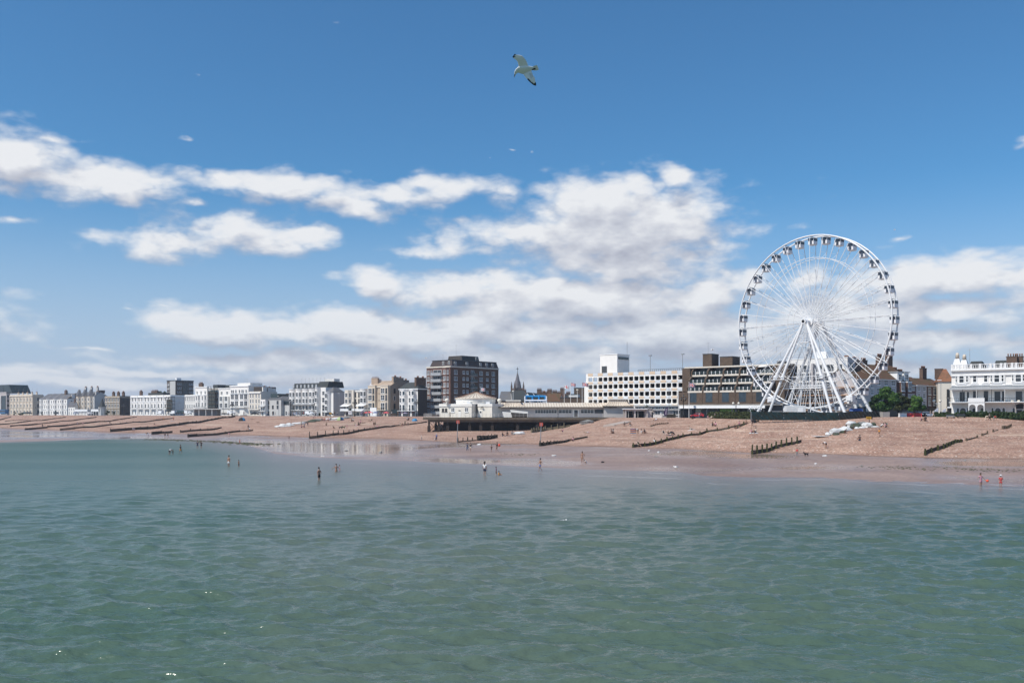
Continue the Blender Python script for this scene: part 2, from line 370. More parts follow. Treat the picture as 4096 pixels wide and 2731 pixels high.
def hit(px, py):
    """point of the shore (or water) seen at a surveyed pixel"""
    D = np.geomspace(20, 900, 6000); z = np.maximum(prof(px, D), 0.0); ry = HC-(py-HZ)/F*D
    i = int(np.argmax(z >= ry)); d = float(D[i])
    return Vector((U(px)*d, d, float(max(z[i], 0.0))))
pxc = np.unique(np.concatenate([np.arange(-3000, -300, 90), np.arange(-300, 4400, 14), np.arange(4400, 7001, 90)])).astype(float)
def sheet(rows):
    """rows: function px -> array of distances ; fan of real ground points"""
    Dm = np.stack([rows(p) for p in pxc], 1); Zm = np.stack([prof(p, Dm[:, i]) for i, p in enumerate(pxc)], 1)
    return Dm, Zm
def fan(Dm, Zm): return np.stack([U(pxc)[None, :]*Dm, Dm, Zm], -1)
# ---------------------------------------------------------------- ground sheets
def ground_mat(name, build):
    m, t, b = nt(name); build(t, b, lambda typ, **k: wn(t, typ, **k), t.links.new); return m
def shingle(t, b, N, L):
    tc = N('ShaderNodeTexCoord'); at = N('ShaderNodeAttribute', attribute_name='shore'); al_ = N('ShaderNodeAttribute', attribute_name='along')
    n1 = N('ShaderNodeTexNoise'); n1.inputs['Scale'].default_value = .12; n1.inputs['Detail'].default_value = 8; n1.inputs['Roughness'].default_value = .7
    L(tc.outputs['Object'], n1.inputs['Vector'])
    v = N('ShaderNodeTexVoronoi'); v.inputs['Scale'].default_value = 4.6; L(tc.outputs['Object'], v.inputs['Vector'])
    v2 = N('ShaderNodeTexVoronoi'); v2.inputs['Scale'].default_value = 3.6; L(tc.outputs['Object'], v2.inputs['Vector'])
    cr = N('ShaderNodeValToRGB'); e = cr.color_ramp.elements
    e[0].position = .3; e[0].color = (.265,.152,.110,1); e[1].position = .72; e[1].color = (.455,.305,.230,1)
    L(n1.outputs['Fac'], cr.inputs['Fac'])
    sx = N('ShaderNodeSeparateColor'); L(v.outputs['Color'], sx.inputs[0])
    g1 = N('ShaderNodeMapRange'); g1.inputs['To Min'].default_value = .55; g1.inputs['To Max'].default_value = 1.5; L(sx.outputs[0], g1.inputs['Value'])
    m1 = N('ShaderNodeVectorMath', operation='SCALE'); L(cr.outputs[0], m1.inputs[0]); L(g1.outputs[0], m1.inputs['Scale'])
    # single pale and dark stones
    s2 = N('ShaderNodeSeparateColor'); L(v2.outputs['Color'], s2.inputs[0])
    th = N('ShaderNodeMath', operation='GREATER_THAN'); th.inputs[1].default_value = .965; L(s2.outputs[1], th.inputs[0])
    mp = N('ShaderNodeMix', data_type='RGBA'); L(th.outputs[0], mp.inputs[0]); L(m1.outputs[0], mp.inputs[6]); mp.inputs[7].default_value = (.62,.53,.45,1)
    # drifts of pale sand lying along the shore
    cb_ = N('ShaderNodeCombineXYZ'); a1 = N('ShaderNodeMath', operation='MULTIPLY'); a1.inputs[1].default_value = .015; L(al_.outputs['Fac'], a1.inputs[0])
    a2 = N('ShaderNodeMath', operation='MULTIPLY'); a2.inputs[1].default_value = 15.; L(at.outputs['Fac'], a2.inputs[0])
    L(a1.outputs[0], cb_.inputs['X']); L(a2.outputs[0], cb_.inputs['Y'])
    n3 = N('ShaderNodeTexNoise'); n3.inputs['Scale'].default_value = 1.; n3.inputs['Detail'].default_value = 5; n3.inputs['Roughness'].default_value = .6; L(cb_.outputs[0], n3.inputs['Vector'])
    c3 = N('ShaderNodeValToRGB'); e = c3.color_ramp.elements; e[0].position = .545; e[1].position = .66; L(n3.outputs['Fac'], c3.inputs['Fac'])
    win = N('ShaderNodeValToRGB'); e = win.color_ramp.elements; e[0].position = .16; e[0].color = (0,0,0,1); e[1].position = .30; e[1].color = (1,1,1,1)
    q = win.color_ramp.elements.new(.62); q.color = (.9,.9,.9,1); q = win.color_ramp.elements.new(.74); q.color = (0,0,0,1)
    L(at.outputs['Fac'], win.inputs['Fac'])
    mw = N('ShaderNodeMath', operation='MULTIPLY'); L(c3.outputs[0], mw.inputs[0]); L(win.outputs[0], mw.inputs[1])
    br = N('ShaderNodeTexNoise'); br.inputs['Scale'].default_value = .22; br.inputs['Detail'].default_value = 6; L(tc.outputs['Object'], br.inputs['Vector'])
    mr = N('ShaderNodeMapRange'); mr.inputs['From Min'].default_value = .34; mr.inputs['From Max'].default_value = .60; L(br.outputs['Fac'], mr.inputs['Value'])
    mw2 = N('ShaderNodeMath', operation='MULTIPLY'); L(mw.outputs[0], mw2.inputs[0]); L(mr.outputs[0], mw2.inputs[1])
    ms = N('ShaderNodeMix', data_type='RGBA'); L(mw2.outputs[0], ms.inputs[0]); L(mp.outputs[2], ms.inputs[6]); ms.inputs[7].default_value = (.56,.43,.32,1)
    # dark strand lines of weed and wet stones
    cd = N('ShaderNodeCombineXYZ'); b1 = N('ShaderNodeMath', operation='MULTIPLY_ADD'); b1.inputs[1].default_value = .03; b1.inputs[2].default_value = 7.; L(al_.outputs['Fac'], b1.inputs[0]); b2 = N('ShaderNodeMath', operation='MULTIPLY'); b2.inputs[1].default_value = 24.; L(at.outputs['Fac'], b2.inputs[0])
    L(b1.outputs[0], cd.inputs['X']); L(b2.outputs[0], cd.inputs['Y']); n5 = N('ShaderNodeTexNoise'); n5.inputs['Scale'].default_value = 1.; n5.inputs['Detail'].default_value = 6; L(cd.outputs[0], n5.inputs['Vector'])
    c5 = N('ShaderNodeValToRGB'); e = c5.color_ramp.elements; e[0].position = .52; e[1].position = .70; e[1].color = (.55,.55,.55,1); L(n5.outputs['Fac'], c5.inputs['Fac'])
    md = N('ShaderNodeMix', data_type='RGBA'); L(c5.outputs[0], md.inputs[0]); L(ms.outputs[2], md.inputs[6]); md.inputs[7].default_value = (.17,.105,.08,1); ms = md
    # damp foot of the bank
    wt_ = N('ShaderNodeMapRange'); wt_.inputs['From Min'].default_value = .0; wt_.inputs['From Max'].default_value = .07; wt_.inputs['To Min'].default_value = .62; L(at.outputs['Fac'], wt_.inputs['Value'])
    m5 = N('ShaderNodeVectorMath', operation='SCALE'); L(ms.outputs[2], m5.inputs[0]); L(wt_.outputs[0], m5.inputs['Scale'])
    L(m5.outputs[0], b.inputs['Base Color']); b.inputs['Roughness'].default_value = .9; b.inputs['Specular IOR Level'].default_value = .2
    bp = N('ShaderNodeBump'); bp.inputs['Strength'].default_value = .9; bp.inputs['Distance'].default_value = .12; L(v.outputs['Distance'], bp.inputs['Height'])
    bp2 = N('ShaderNodeBump'); bp2.inputs['Strength'].default_value = .35; bp2.inputs['Distance'].default_value = .5
    n4 = N('ShaderNodeTexNoise'); n4.inputs['Scale'].default_value = .5; n4.inputs['Detail'].default_value = 6; L(tc.outputs['Object'], n4.inputs['Vector'])
    L(n4.outputs['Fac'], bp2.inputs['Height']); L(bp.outputs[0], bp2.inputs['Normal']); L(bp2.outputs[0], b.inputs['Normal'])
def sand(t, b, N, L):
    tc = N('ShaderNodeTexCoord')
    n1 = N('ShaderNodeTexNoise'); n1.inputs['Scale'].default_value = .05; n1.inputs['Detail'].default_value = 8; n1.inputs['Roughness'].default_value = .62; L(tc.outputs['Object'], n1.inputs['Vector'])
    cr = N('ShaderNodeValToRGB'); e = cr.color_ramp.elements; e[0].position = .36; e[0].color = (.225,.148,.117,1); e[1].position = .66; e[1].color = (.345,.240,.190,1)
    L(n1.outputs['Fac'], cr.inputs['Fac'])
    n2 = N('ShaderNodeTexNoise'); n2.inputs['Scale'].default_value = 1.7; n2.inputs['Detail'].default_value = 5; L(tc.outputs['Object'], n2.inputs['Vector'])
    mr = N('ShaderNodeMapRange'); mr.inputs['From Min'].default_value = .3; mr.inputs['From Max'].default_value = .7; mr.inputs['To Min'].default_value = .72; mr.inputs['To Max'].default_value = 1.25; L(n2.outputs['Fac'], mr.inputs['Value'])
    mu = N('ShaderNodeVectorMath', operation='SCALE'); L(cr.outputs[0], mu.inputs[0]); L(mr.outputs[0], mu.inputs['Scale']); L(mu.outputs[0], b.inputs['Base Color'])
    at = N('ShaderNodeAttribute', attribute_name='wet')
    n3 = N('ShaderNodeTexNoise'); n3.inputs['Scale'].default_value = .035; n3.inputs['Detail'].default_value = 6; L(tc.outputs['Object'], n3.inputs['Vector'])
    ro = N('ShaderNodeValToRGB'); e = ro.color_ramp.elements; e[0].position = .38; e[0].color = (.13,.13,.13,1); e[1].position = .56; e[1].color = (.55,.55,.55,1)
    L(n3.outputs['Fac'], ro.inputs['Fac']); rm = N('ShaderNodeMix', data_type='RGBA'); L(at.outputs['Fac'], rm.inputs[0]); L(ro.outputs[0], rm.inputs[6]); rm.inputs[7].default_value = (.08,.08,.08,1); L(rm.outputs[2], b.inputs['Roughness'])
    sm = N('ShaderNodeMapRange'); sm.inputs['To Min'].default_value = .42; sm.inputs['To Max'].default_value = .9; L(at.outputs['Fac'], sm.inputs['Value']); L(sm.outputs[0], b.inputs['Specular IOR Level'])
    b.inputs['Specular IOR Level'].default_value = .45
    bp = N('ShaderNodeBump'); bp.inputs['Strength'].default_value = .10; bp.inputs['Distance'].default_value = .05; L(n2.outputs['Fac'], bp.inputs['Height']); L(bp.outputs[0], b.inputs['Normal'])
def water(t, b, N, L):
    tc = N('ShaderNodeTexCoord'); at = N('ShaderNodeAttribute', attribute_name='shallow')
    n0 = N('ShaderNodeTexNoise'); n0.inputs['Scale'].default_value = .018; n0.inputs['Detail'].default_value = 6
    mp0 = N('ShaderNodeMapping'); mp0.inputs['Rotation'].default_value = (0,0,R(-8)); mp0.inputs['Scale'].default_value = (.45,1.6,1); L(tc.outputs['Object'], mp0.inputs[0]); L(mp0.outputs[0], n0.inputs['Vector'])
    dc = N('ShaderNodeValToRGB'); e = dc.color_ramp.elements; e[0].position = .35; e[0].color = (.050,.092,.064,1); e[1].position = .68; e[1].color = (.078,.124,.090,1)
    L(n0.outputs['Fac'], dc.inputs['Fac'])
    ad = N('ShaderNodeMath', operation='MULTIPLY_ADD'); ad.inputs[1].default_value = .5; L(n0.outputs['Fac'], ad.inputs[0])
    sb_ = N('ShaderNodeMath', operation='SUBTRACT'); sb_.inputs[1].default_value = .25; L(at.outputs['Fac'], sb_.inputs[0]); L(sb_.outputs[0], ad.inputs[2]); ad.use_clamp = True
    mx = N('ShaderNodeMix', data_type='RGBA'); L(ad.outputs[0], mx.inputs[0]); L(dc.outputs[0], mx.inputs[6]); mx.inputs[7].default_value = (.215,.18,.175,1)
    # scraps of foam on the shallow bar
    mp1 = N('ShaderNodeMapping'); mp1.inputs['Scale'].default_value = (.35,.9,1); L(tc.outputs['Object'], mp1.inputs[0])
    nf = N('ShaderNodeTexNoise'); nf.inputs['Scale'].default_value = .55; nf.inputs['Detail'].default_value = 7; nf.inputs['Roughness'].default_value = .6; L(mp1.outputs[0], nf.inputs['Vector'])
    fr = N('ShaderNodeMapRange', interpolation_type='SMOOTHSTEP'); fr.inputs['From Min'].default_value = .715; fr.inputs['From Max'].default_value = .755; L(nf.outputs['Fac'], fr.inputs['Value'])
    wi = N('ShaderNodeValToRGB'); e = wi.color_ramp.elements; e[0].position = .12; e[0].color = (.04,.04,.04,1); e[1].position = .5; e[1].color = (1,1,1,1); L(at.outputs['Fac'], wi.inputs['Fac'])
    fm = N('ShaderNodeMath', operation='MULTIPLY'); L(fr.outputs[0], fm.inputs[0]); L(wi.outputs[0], fm.inputs[1])
    m2 = N('ShaderNodeMix', data_type='RGBA'); L(fm.outputs[0], m2.inputs[0]); L(mx.outputs[2], m2.inputs[6]); m2.inputs[7].default_value = (.75,.76,.78,1)
    # thin broken wash lines along the edge
    de = N('ShaderNodeAttribute', attribute_name='dep'); wv = N('ShaderNodeTexNoise'); wv.inputs['Scale'].default_value = .05; wv.inputs['Detail'].default_value = 5; L(tc.outputs['Object'], wv.inputs['Vector'])
    ds = N('ShaderNodeMath', operation='MULTIPLY_ADD'); ds.inputs[1].default_value = 9.; L(wv.outputs['Fac'], ds.inputs[0]); d2_ = N('ShaderNodeMath', operation='SUBTRACT'); d2_.inputs[1].default_value = 4.2; L(de.outputs['Fac'], d2_.inputs[0]); L(d2_.outputs[0], ds.inputs[2])
    wr = N('ShaderNodeValToRGB'); e = wr.color_ramp.elements; e[0].position = 0; e[0].color = (.0,.0,.0,1); e[1].position = 1; e[1].color = (0,0,0,1)
    for p_, c_ in ((.045,0),(.062,.85),(.09,0),(.26,0),(.275,.4),(.30,0),(.66,0),(.68,.3),(.71,0)): x_ = e.new(p_); x_.color = (c_,c_,c_,1)
    dn = N('ShaderNodeMath', operation='MULTIPLY'); dn.inputs[1].default_value = 1/26; L(ds.outputs[0], dn.inputs[0]); L(dn.outputs[0], wr.inputs['Fac'])
    gn_ = N('ShaderNodeTexNoise'); gn_.inputs['Scale'].default_value = .16; gn_.inputs['Detail'].default_value = 7; L(tc.outputs['Object'], gn_.inputs['Vector']); gr = N('ShaderNodeMapRange'); gr.inputs['From Min'].default_value = .42; gr.inputs['From Max'].default_value = .6; L(gn_.outputs['Fac'], gr.inputs['Value'])
    wf = N('ShaderNodeMath', operation='MULTIPLY'); L(wr.outputs[0], wf.inputs[0]); L(gr.outputs[0], wf.inputs[1])
    m3 = N('ShaderNodeMix', data_type='RGBA'); L(wf.outputs[0], m3.inputs[0]); L(m2.outputs[2], m3.inputs[6]); m3.inputs[7].default_value = (.72,.72,.73,1)
    L(m3.outputs[2], b.inputs['Base Color'])
    ra = N('ShaderNodeAttribute', attribute_name='chop'); L(ra.outputs['Fac'], b.inputs['Roughness']); b.inputs['IOR'].default_value = 1.33; b.inputs['Specular IOR Level'].default_value = .5
    hs = None
    for (s, st, rot, amp) in ((.8, 2.8, 8, .19), (2.0, 2.6, -9, .17), (4.2, 2.2, 7, .075), (9., 1.7, -5, .02)):
        mp = N('ShaderNodeMapping'); mp.inputs['Rotation'].default_value = (0,0,R(rot)); mp.inputs['Scale'].default_value = (1, st, 1); L(tc.outputs['Object'], mp.inputs[0])
        n = N('ShaderNodeTexNoise'); n.inputs['Scale'].default_value = s; n.inputs['Detail'].default_value = 2; n.inputs['Roughness'].default_value = .45; L(mp.outputs[0], n.inputs['Vector'])
        o_ = n.outputs['Fac']
        if s > 99: o1 = N('ShaderNodeMath', operation='MULTIPLY_ADD'); o1.inputs[1].default_value = 2; o1.inputs[2].default_value = -1; L(o_, o1.inputs[0]); o2 = N('ShaderNodeMath', operation='ABSOLUTE'); L(o1.outputs[0], o2.inputs[0]); o_ = o2.outputs[0]; amp = -amp
        k = N('ShaderNodeMath', operation='MULTIPLY_ADD'); k.inputs[1].default_value = amp; L(o_, k.inputs[0])
        if hs is None: k.inputs[2].default_value = 0
        else: L(hs, k.inputs[2])
        hs = k.outputs[0]
    bs = N('ShaderNodeMapRange'); bs.inputs['To Min'].default_value = 1.0; bs.inputs['To Max'].default_value = .75; L(at.outputs['Fac'], bs.inputs['Value'])
    bp = N('ShaderNodeBump'); bp.inputs['Distance'].default_value = .40; L(hs, bp.inputs['Height']); L(bs.outputs[0], bp.inputs['Strength']); L(bp.outputs[0], b.inputs['Normal'])
def paving(t, b, N, L):
    tc = N('ShaderNodeTexCoord'); n = N('ShaderNodeTexNoise'); n.inputs['Scale'].default_value = .15; n.inputs['Detail'].default_value = 9; L(tc.outputs['Object'], n.inputs['Vector'])
    cr = N('ShaderNodeValToRGB'); cr.color_ramp.elements[0].color = (.12,.105,.095,1); cr.color_ramp.elements[1].color = (.26,.23,.205,1); L(n.outputs['Fac'], cr.inputs['Fac'])
    L(cr.outputs[0], b.inputs['Base Color']); b.inputs['Roughness'].default_value = .9
SHINGLE = ground_mat('shingle', shingle); SAND = ground_mat('wet_sand', sand); WATER = ground_mat('sea_water', water); PAVE = ground_mat('paving', paving)
def along(X): return X[..., 0]*.77-X[..., 1]*.64
jit = {p: np.random.normal(0, .5) for p in pxc}
# wet sand and seabed
ts = np.concatenate([np.linspace(-1, 0, 14)[:-1], np.linspace(0, 1, 40)])
def rows_s(p):
    Dw, Dt, Dc, zc = col(p); return np.where(ts < 0, Dw+ts*min(Dw-4, 170), Dw+ts*(Dt-Dw)+np.where(ts == 1, .6, 0))
Dm, Zm = sheet(rows_s); X = fan(Dm, Zm)
S2 = np.clip(ts, 0, 1)[:, None]; Pq = pxc[None, :]; film = np.exp(-((Pq-1330)/400)**4)*np.exp(-((S2-.42)/.36)**4)+np.exp(-((Pq-3950)/260)**4)*np.exp(-((S2-.74)/.15)**4)+np.exp(-((Pq-150)/520)**4)*np.exp(-((S2-.5)/.4)**4)*.8
tag(link('wet_sand', gridmesh('wet_sand', X, SAND, attrs={'wet': np.clip(film, 0, 1)})), kind='structure')
tb = np.linspace(0, 1, 110)
def rows_b(p):
    Dw, Dt, Dc, zc = col(p); return Dt+tb*(Dc+4.3-Dt)
Dm, Zm = sheet(rows_b)
nz = np.random.normal(0, 1, Zm.shape); 
for _ in range(2): nz = (nz+np.roll(nz, 1, 1)+np.roll(nz, -1, 1)+np.roll(nz, 1, 0))/4
Zm = Zm+nz*.05*np.sin(np.pi*tb)[:, None]; X = fan(Dm, Zm)
tag(link('shingle_beach', gridmesh('shingle_beach', X, SHINGLE, attrs={'shore': np.repeat(tb[:, None], len(pxc), 1), 'along': along(X)})), kind='structure')
tp = np.array([4.2, 6, 8, 10, 12, 16, 30, 60, 120, 250, 600, 1500, 4000, 9000.])
def rows_p(p): return col(p)[2]+tp
Dm, Zm = sheet(rows_p); X = fan(Dm, Zm)
tag(link('promenade', gridmesh('promenade', X, PAVE)), kind='structure')
# sea
wy = np.concatenate([np.linspace(0, 1, 480)**1.08])
wx = np.unique(np.concatenate([np.arange(-3000, -150, 75), np.arange(-150, 4250, 7.5), np.arange(4250, 7001, 75)])).astype(float)
Yb = 2850.
Dw = col(wx)[0]+1.2; yt_ = HC*F/Dw+HZ
Ym = Yb+(yt_[None, :]-Yb)*wy[:, None]; Dm = HC*F/(Ym-HZ)
Xm = U(wx)[None, :]*Dm
dep = np.clip(Dw[None, :]-Dm, 0, None)
rng = np.interp(wx, [-3000, 0, 400, 700, 950, 1200, 2000, 3000, 4100, 7000], [10, 10, 12, 32, 70, 62, 50, 30, 18, 14])
sh = np.exp(-dep/rng[None, :])*np.interp(wx, [0, 300, 800, 4100], [.55, .5, 1, 1])[None, :]
Z = np.zeros_like(Dm); rs = np.random.RandomState(3)
stp = np.maximum(7.5*Dm/F, np.abs(np.gradient(Dm, axis=0)))
fade = np.clip(dep/22, .35, 1)
for i in range(95):
    lam = .42*(3.6/.42)**rs.rand(); th = R(-99)+rs.normal(0, .50)
    kx, ky = 2*np.pi/lam*math.cos(th), 2*np.pi/lam*math.sin(th)
    a = .056*lam/6.283*min(1, 2.2/lam)**.35*np.clip((lam/stp-2.5)/2.5, 0, 1)*fade
    ph = kx*Xm+ky*Dm+rs.rand()*6.28
    sn = np.sin(ph); Z += a*(np.exp(.9*(sn-1))*1.7-.75)
X = np.stack([Xm, Dm, Z], -1)
me = gridmesh('sea_water', X, WATER, attrs={'shallow': sh, 'dep': dep, 'chop': np.interp(np.hypot(Xm, Dm), [35,80,150,280], [.16,.19,.31,.42])})
bm = bmesh.new(); bm.from_mesh(me)      # the sea goes on behind and beside the viewer
n0 = len(wx); bm.verts.ensure_lookup_table(); first = [bm.verts[i] for i in (0, n0//4, n0//2, 3*n0//4, n0-1)]
a = bm.verts.new((-60, -900, 0)); b_ = bm.verts.new((60, -900, 0)); c_ = bm.verts.new((-1500, -900, 0)); d_ = bm.verts.new((1500, -900, 0))
bm.verts.ensure_lookup_table(); near = [bm.verts[i] for i in range(n0)]
bm.faces.new([c_, a, near[0]]); bm.faces.new([b_, d_, near[-1]])
bm.faces.new([a, b_]+near[::-1])
bm.verts.ensure_lookup_table(); lf = [bm.verts[i*n0] for i in range(len(wy))]; rt = [bm.verts[i*n0+n0-1] for i in range(len(wy))]
e_ = bm.verts.new((lf[-1].co.x*1.6, lf[-1].co.y, 0)); f_ = bm.verts.new((rt[-1].co.x*1.6, rt[-1].co.y, 0))
bm.faces.new([c_]+lf+[e_]); bm.faces.new([f_]+rt[::-1]+[d_])
bmesh.ops.recalc_face_normals(bm, faces=bm.faces)
bm.to_mesh(me); bm.free()
if me.polygons[0].normal.z < 0: me.flip_normals()
tag(link('sea_water', me), kind='structure')
# ---------------------------------------------------------------- buildings
_wc = {}
def win_mesh(w, h, style):
    """frame mesh + pane mesh, x across, z up from centre, facing -y"""
    k = (round(w,2), round(h,2), style)
    if k in _wc: return _wc[k]
    fm = {'dark':DGREY, 'brown':DARKW}.get(style, TRIM); gm = GLASSB if style in ('blue','plate') else GLASS
    if style == 'plate': fm = DGREY
    t = .11 if style != 'plate' else .14; a, b = w/2, h/2; f = MB(); p = MB()
    if style.startswith('arch'):
        n = 8; ar = [(a*math.cos(math.pi*i/n), b-a+a*math.sin(math.pi*i/n)) for i in range(n+1)]
        out = [(-a,-b),(a,-b)]+ar; ari = [((a-t)*math.cos(math.pi*i/n), b-a+(a-t)*math.sin(math.pi*i/n)) for i in range(n+1)]
        inn = [(-(a-t),-b+t),(a-t,-b+t)]+ari; m = len(out)
        vs = [(x,-.09,z) for x,z in out]+[(x,-.09,z) for x,z in inn]+[(x,.06,z) for x,z in out]
        f.add(vs, [(i,(i+1)%m,m+(i+1)%m,m+i) for i in range(m)]+[(i,2*m+i,2*m+(i+1)%m,(i+1)%m) for i in range(m)])
        f.box(-a+t,a-t,-.06,.05,-.05,.05); p.yprism([(x*.99,z) for x,z in inn], -.02, .06)
        o2 = [(x*1.2,(z if i < 2 else b-a+(z-b+a)*1.2)) for i,(x,z) in enumerate(out)]
        vs = [(x,-.14,z) for x,z in out[1:]]+[(x,-.14,z) for x,z in o2[1:]]+[(x,.05,z) for x,z in o2[1:]]; m -= 1
        f.add(vs, [(m+i,m+i+1,i+1,i) for i in range(m-1)]+[(2*m+i,2*m+i+1,m+i+1,m+i) for i in range(m-1)])
    else:
        f.box(-a,-a+t,-.07,.06,-b,b).box(a-t,a,-.07,.06,-b,b).box(-a+t,a-t,-.07,.06,b-t,b).box(-a+t,a-t,-.07,.06,-b,-b+t)
        if style in ('sash','brown'): f.box(-a+t,a-t,-.05,.05,-.05,.05)
        if style == 'pair': f.box(-.06,.06,-.06,.05,-b+t,b-t); f.box(-a+t,-.06,-.05,.05,-.04,.04).box(.06,a-t,-.05,.05,-.04,.04)
        if style == 'door': f.box(-.05,.05,-.05,.05,-b+t,b-t)
        p.box(-a+t*.8,a-t*.8,-.02,.06,-b+t*.8,b-t*.8)
    if style not in ('plate','dark','door'): f.box(-a-.12,a+.12,-.2,.05,-b-.14,-b)
    _wc[k] = (f.mesh('window', fm), p.mesh('pane', gm)); return _wc[k]
class Bld:
    def __init__(s, name, label, xl, xr, D, a=-36, xs=None, ytop=None, zb=ZP, cat='building', group=None, depth=None, yref=None):
        a = R(a); s.a = a; s.c, s.s = math.cos(a), math.sin(a); s.zb = zb
        ul, ur = U(xl), U(xr); s.ox, s.oy = ul*D, D
        s.W = (ur*D-s.ox)/(s.c-ur*s.s); s.nx, s.ny = s.ox+s.W*s.c, s.oy+s.W*s.s
        if xs is not None:
            us = U(xs); s.d = (us*s.ny-s.nx)/(-s.s-us*s.c)
        else: s.d = depth or 10
        s.root = tag(empty(name, (s.ox, s.oy, zb), a), label, cat, group)
        s.H = s.zn(ytop) if ytop is not None else 10
    def zn(s, py): return HC-(py-HZ)/F*s.ny-s.zb          # height at the near (right) corner
    def zl(s, py): return HC-(py-HZ)/F*s.oy-s.zb          # height at the left corner
    def x(s, px): u = U(px); return (u*s.oy-s.ox)/(s.c-u*s.s)
    def y(s, px): u = U(px); return (u*s.ny-s.nx)/(-s.s-u*s.c)
    def z(s, py, x=None):                                   # height on the facade at local x
        Dx = s.oy+(s.W if x is None else x)*s.s; return HC-(py-HZ)/F*Dx-s.zb
    def part(s, name, mb, mats, parent=None): return mb.build(name, mats, parent or s.root)
    def box(s, name, m, *b, parent=None): return MB().box(*b).build(name, m, parent or s.root)
    def win(s, x, z, w, h, style='sash', face='f', y=0.0, rot=None, name='window'):
        f, p = win_mesh(w, h, style)
        if face == 'f': loc, r = (x, y, z), 0
        elif face == 'r': loc, r = (s.W+y, x, z), R(90)
        elif face == 'l': loc, r = (y, x, z), R(-90)
        if rot is not None: r = rot
        o = link(name, f, s.root, loc, r); link('pane', p, o); return o
    def row(s, xs, z, w, h, style='sash', face='f', y=0.0):
        for x in xs: s.win(x, z, w, h, style, face, y)
    def cornice(s, m, z, h=.5, out=.35, name='cornice', side=True):
        b = MB().box(-.05, s.W+(out if side else 0), -out, 0, z, z+h)
        if side: b.box(s.W, s.W+out, 0, s.d, z, z+h)
        return b.build(name, m, s.root)
    def bay(s, x0, x1, z0, z1, kind, m, dep=1.0, wins=(), ww=.9, wh=1.7, style='sash', side=True, cap=None):
        w = x1-x0; xm = (x0+x1)/2
        if kind == 'cant': pl = [(x0,0),(x0+.24*w,-dep),(x1-.24*w,-dep),(x1,0)]
        elif kind == 'box': pl = [(x0,0),(x0,-dep),(x1,-dep),(x1,0)]
        else: n = 10; pl = [(xm-w/2*math.cos(math.pi*i/n), -dep*math.sin(math.pi*i/n)) for i in range(n+1)]
        o = MB().prism(pl, z0, z1, 0, False).build('bay', m, s.root)
        if cap:
            q = [(xm+(x-xm)*1.06, y*1.12) for x,y in pl]; MB().prism(q, z1, z1+.3).build('bay_cornice', cap, s.root)
        for z in wins:
            s.win(xm, z, ww, wh, style, y=-dep)
            if side and kind == 'cant':
                an = math.atan2(dep, .24*w)
                s.win(x0+.12*w, z, ww*.6, wh, style, y=-dep/2, rot=-an); s.win(x1-.12*w, z, ww*.6, wh, style, y=-dep/2, rot=an)
            if side and kind == 'bow':
                an = R(45); s.win(xm-w/2*.74, z, ww*.65, wh, style, y=-dep*.68, rot=-an); s.win(xm+w/2*.74, z, ww*.65, wh, style, y=-dep*.68, rot=an)
        return o
    def chimney(s, x, y, z0, z1, wx=1.6, wy=.8, m=None, pots=4, parent=None, potm=None):
        o = MB().box(x-wx/2,x+wx/2,y-wy/2,y+wy/2,z0,z1).box(x-wx/2-.1,x+wx/2+.1,y-wy/2-.1,y+wy/2+.1,z1,z1+.22).build('chimney', m or CBRICK, parent or s.root)
        if pots:
            b = MB()
            for i in range(pots): b.lathe([(.16,0),(.13,.5),(.17,.55),(.15,.75)], 7, 0, (x-wx/2+wx*(i+.5)/pots, y, z1+.2))
            b.build('chimney_pot' if pots == 1 else 'pots', potm or POT, o)
        return o
    def aerial(s, x, y, z, h=2.2):
        MB().tube((x,y,z),(x,y,z+h),.04).tube((x-.7,y,z+h*.9),(x+.7,y,z+h*.9),.03).tube((x-.5,y-.3,z+h*.9),(x-.5,y+.3,z+h*.9),.02).tube((x+.4,y-.3,z+h*.9),(x+.4,y+.3,z+h*.9),.02).build('aerial', STEEL, s.root)
    def balcony(s, x0, x1, z, dep=1.1, m=None, rail=None, h=1.0, y=0.0, fill=None):
        o = MB().box(x0,x1,y-dep,y,z-.18,z).build('balcony', m or TRIM, s.root)
        b = MB(); n = max(2, int((x1-x0)/.45))
        b.box(x0,x1,y-dep,y-dep+.06,z+h-.07,z+h)
        for i in range(n+1): xx = x0+.03+(x1-x0-.06)*i/n; b.box(xx-.025,xx+.025,y-dep+.01,y-dep+.05,z,z+h-.07)
        if fill: b.box(x0,x1,y-dep+.015,y-dep+.045,z+.1,z+h-.1)
        b.build('railing', rail or BLACK, o); return o
    def gable(s, m, x0, x1, y0, y1, z, rise, axis='x', wallm=None, name='roof', over=.3):
        """pitched roof, ridge along axis"""
        t = .18
        if axis == 'x':
            ym = (y0+y1)/2
            b = MB().xprism([(y0-over,z-.1),(y0-over,z+t-.1),(ym,z+rise+t),(y1+over,z+t-.1),(y1+over,z-.1),(ym,z+rise)], x0-over*.5, x1+over*.5)
            if wallm: MB().xprism([(y0,z),(ym,z+rise),(y1,z)], x0, x1).build('gable_wall', wallm, s.root)
        else:
            xm = (x0+x1)/2
            b = MB().yprism([(x0-over,z-.1),(x0-over,z+t-.1),(xm,z+rise+t),(x1+over,z+t-.1),(x1+over,z-.1),(xm,z+rise)][::-1], y0-over*.5, y1+over*.5)
            if wallm: MB().yprism([(x0,z),(x1,z),(xm,z+rise)], y0, y1).build('gable_wall', wallm, s.root)
        return b.build(name, m, s.root)
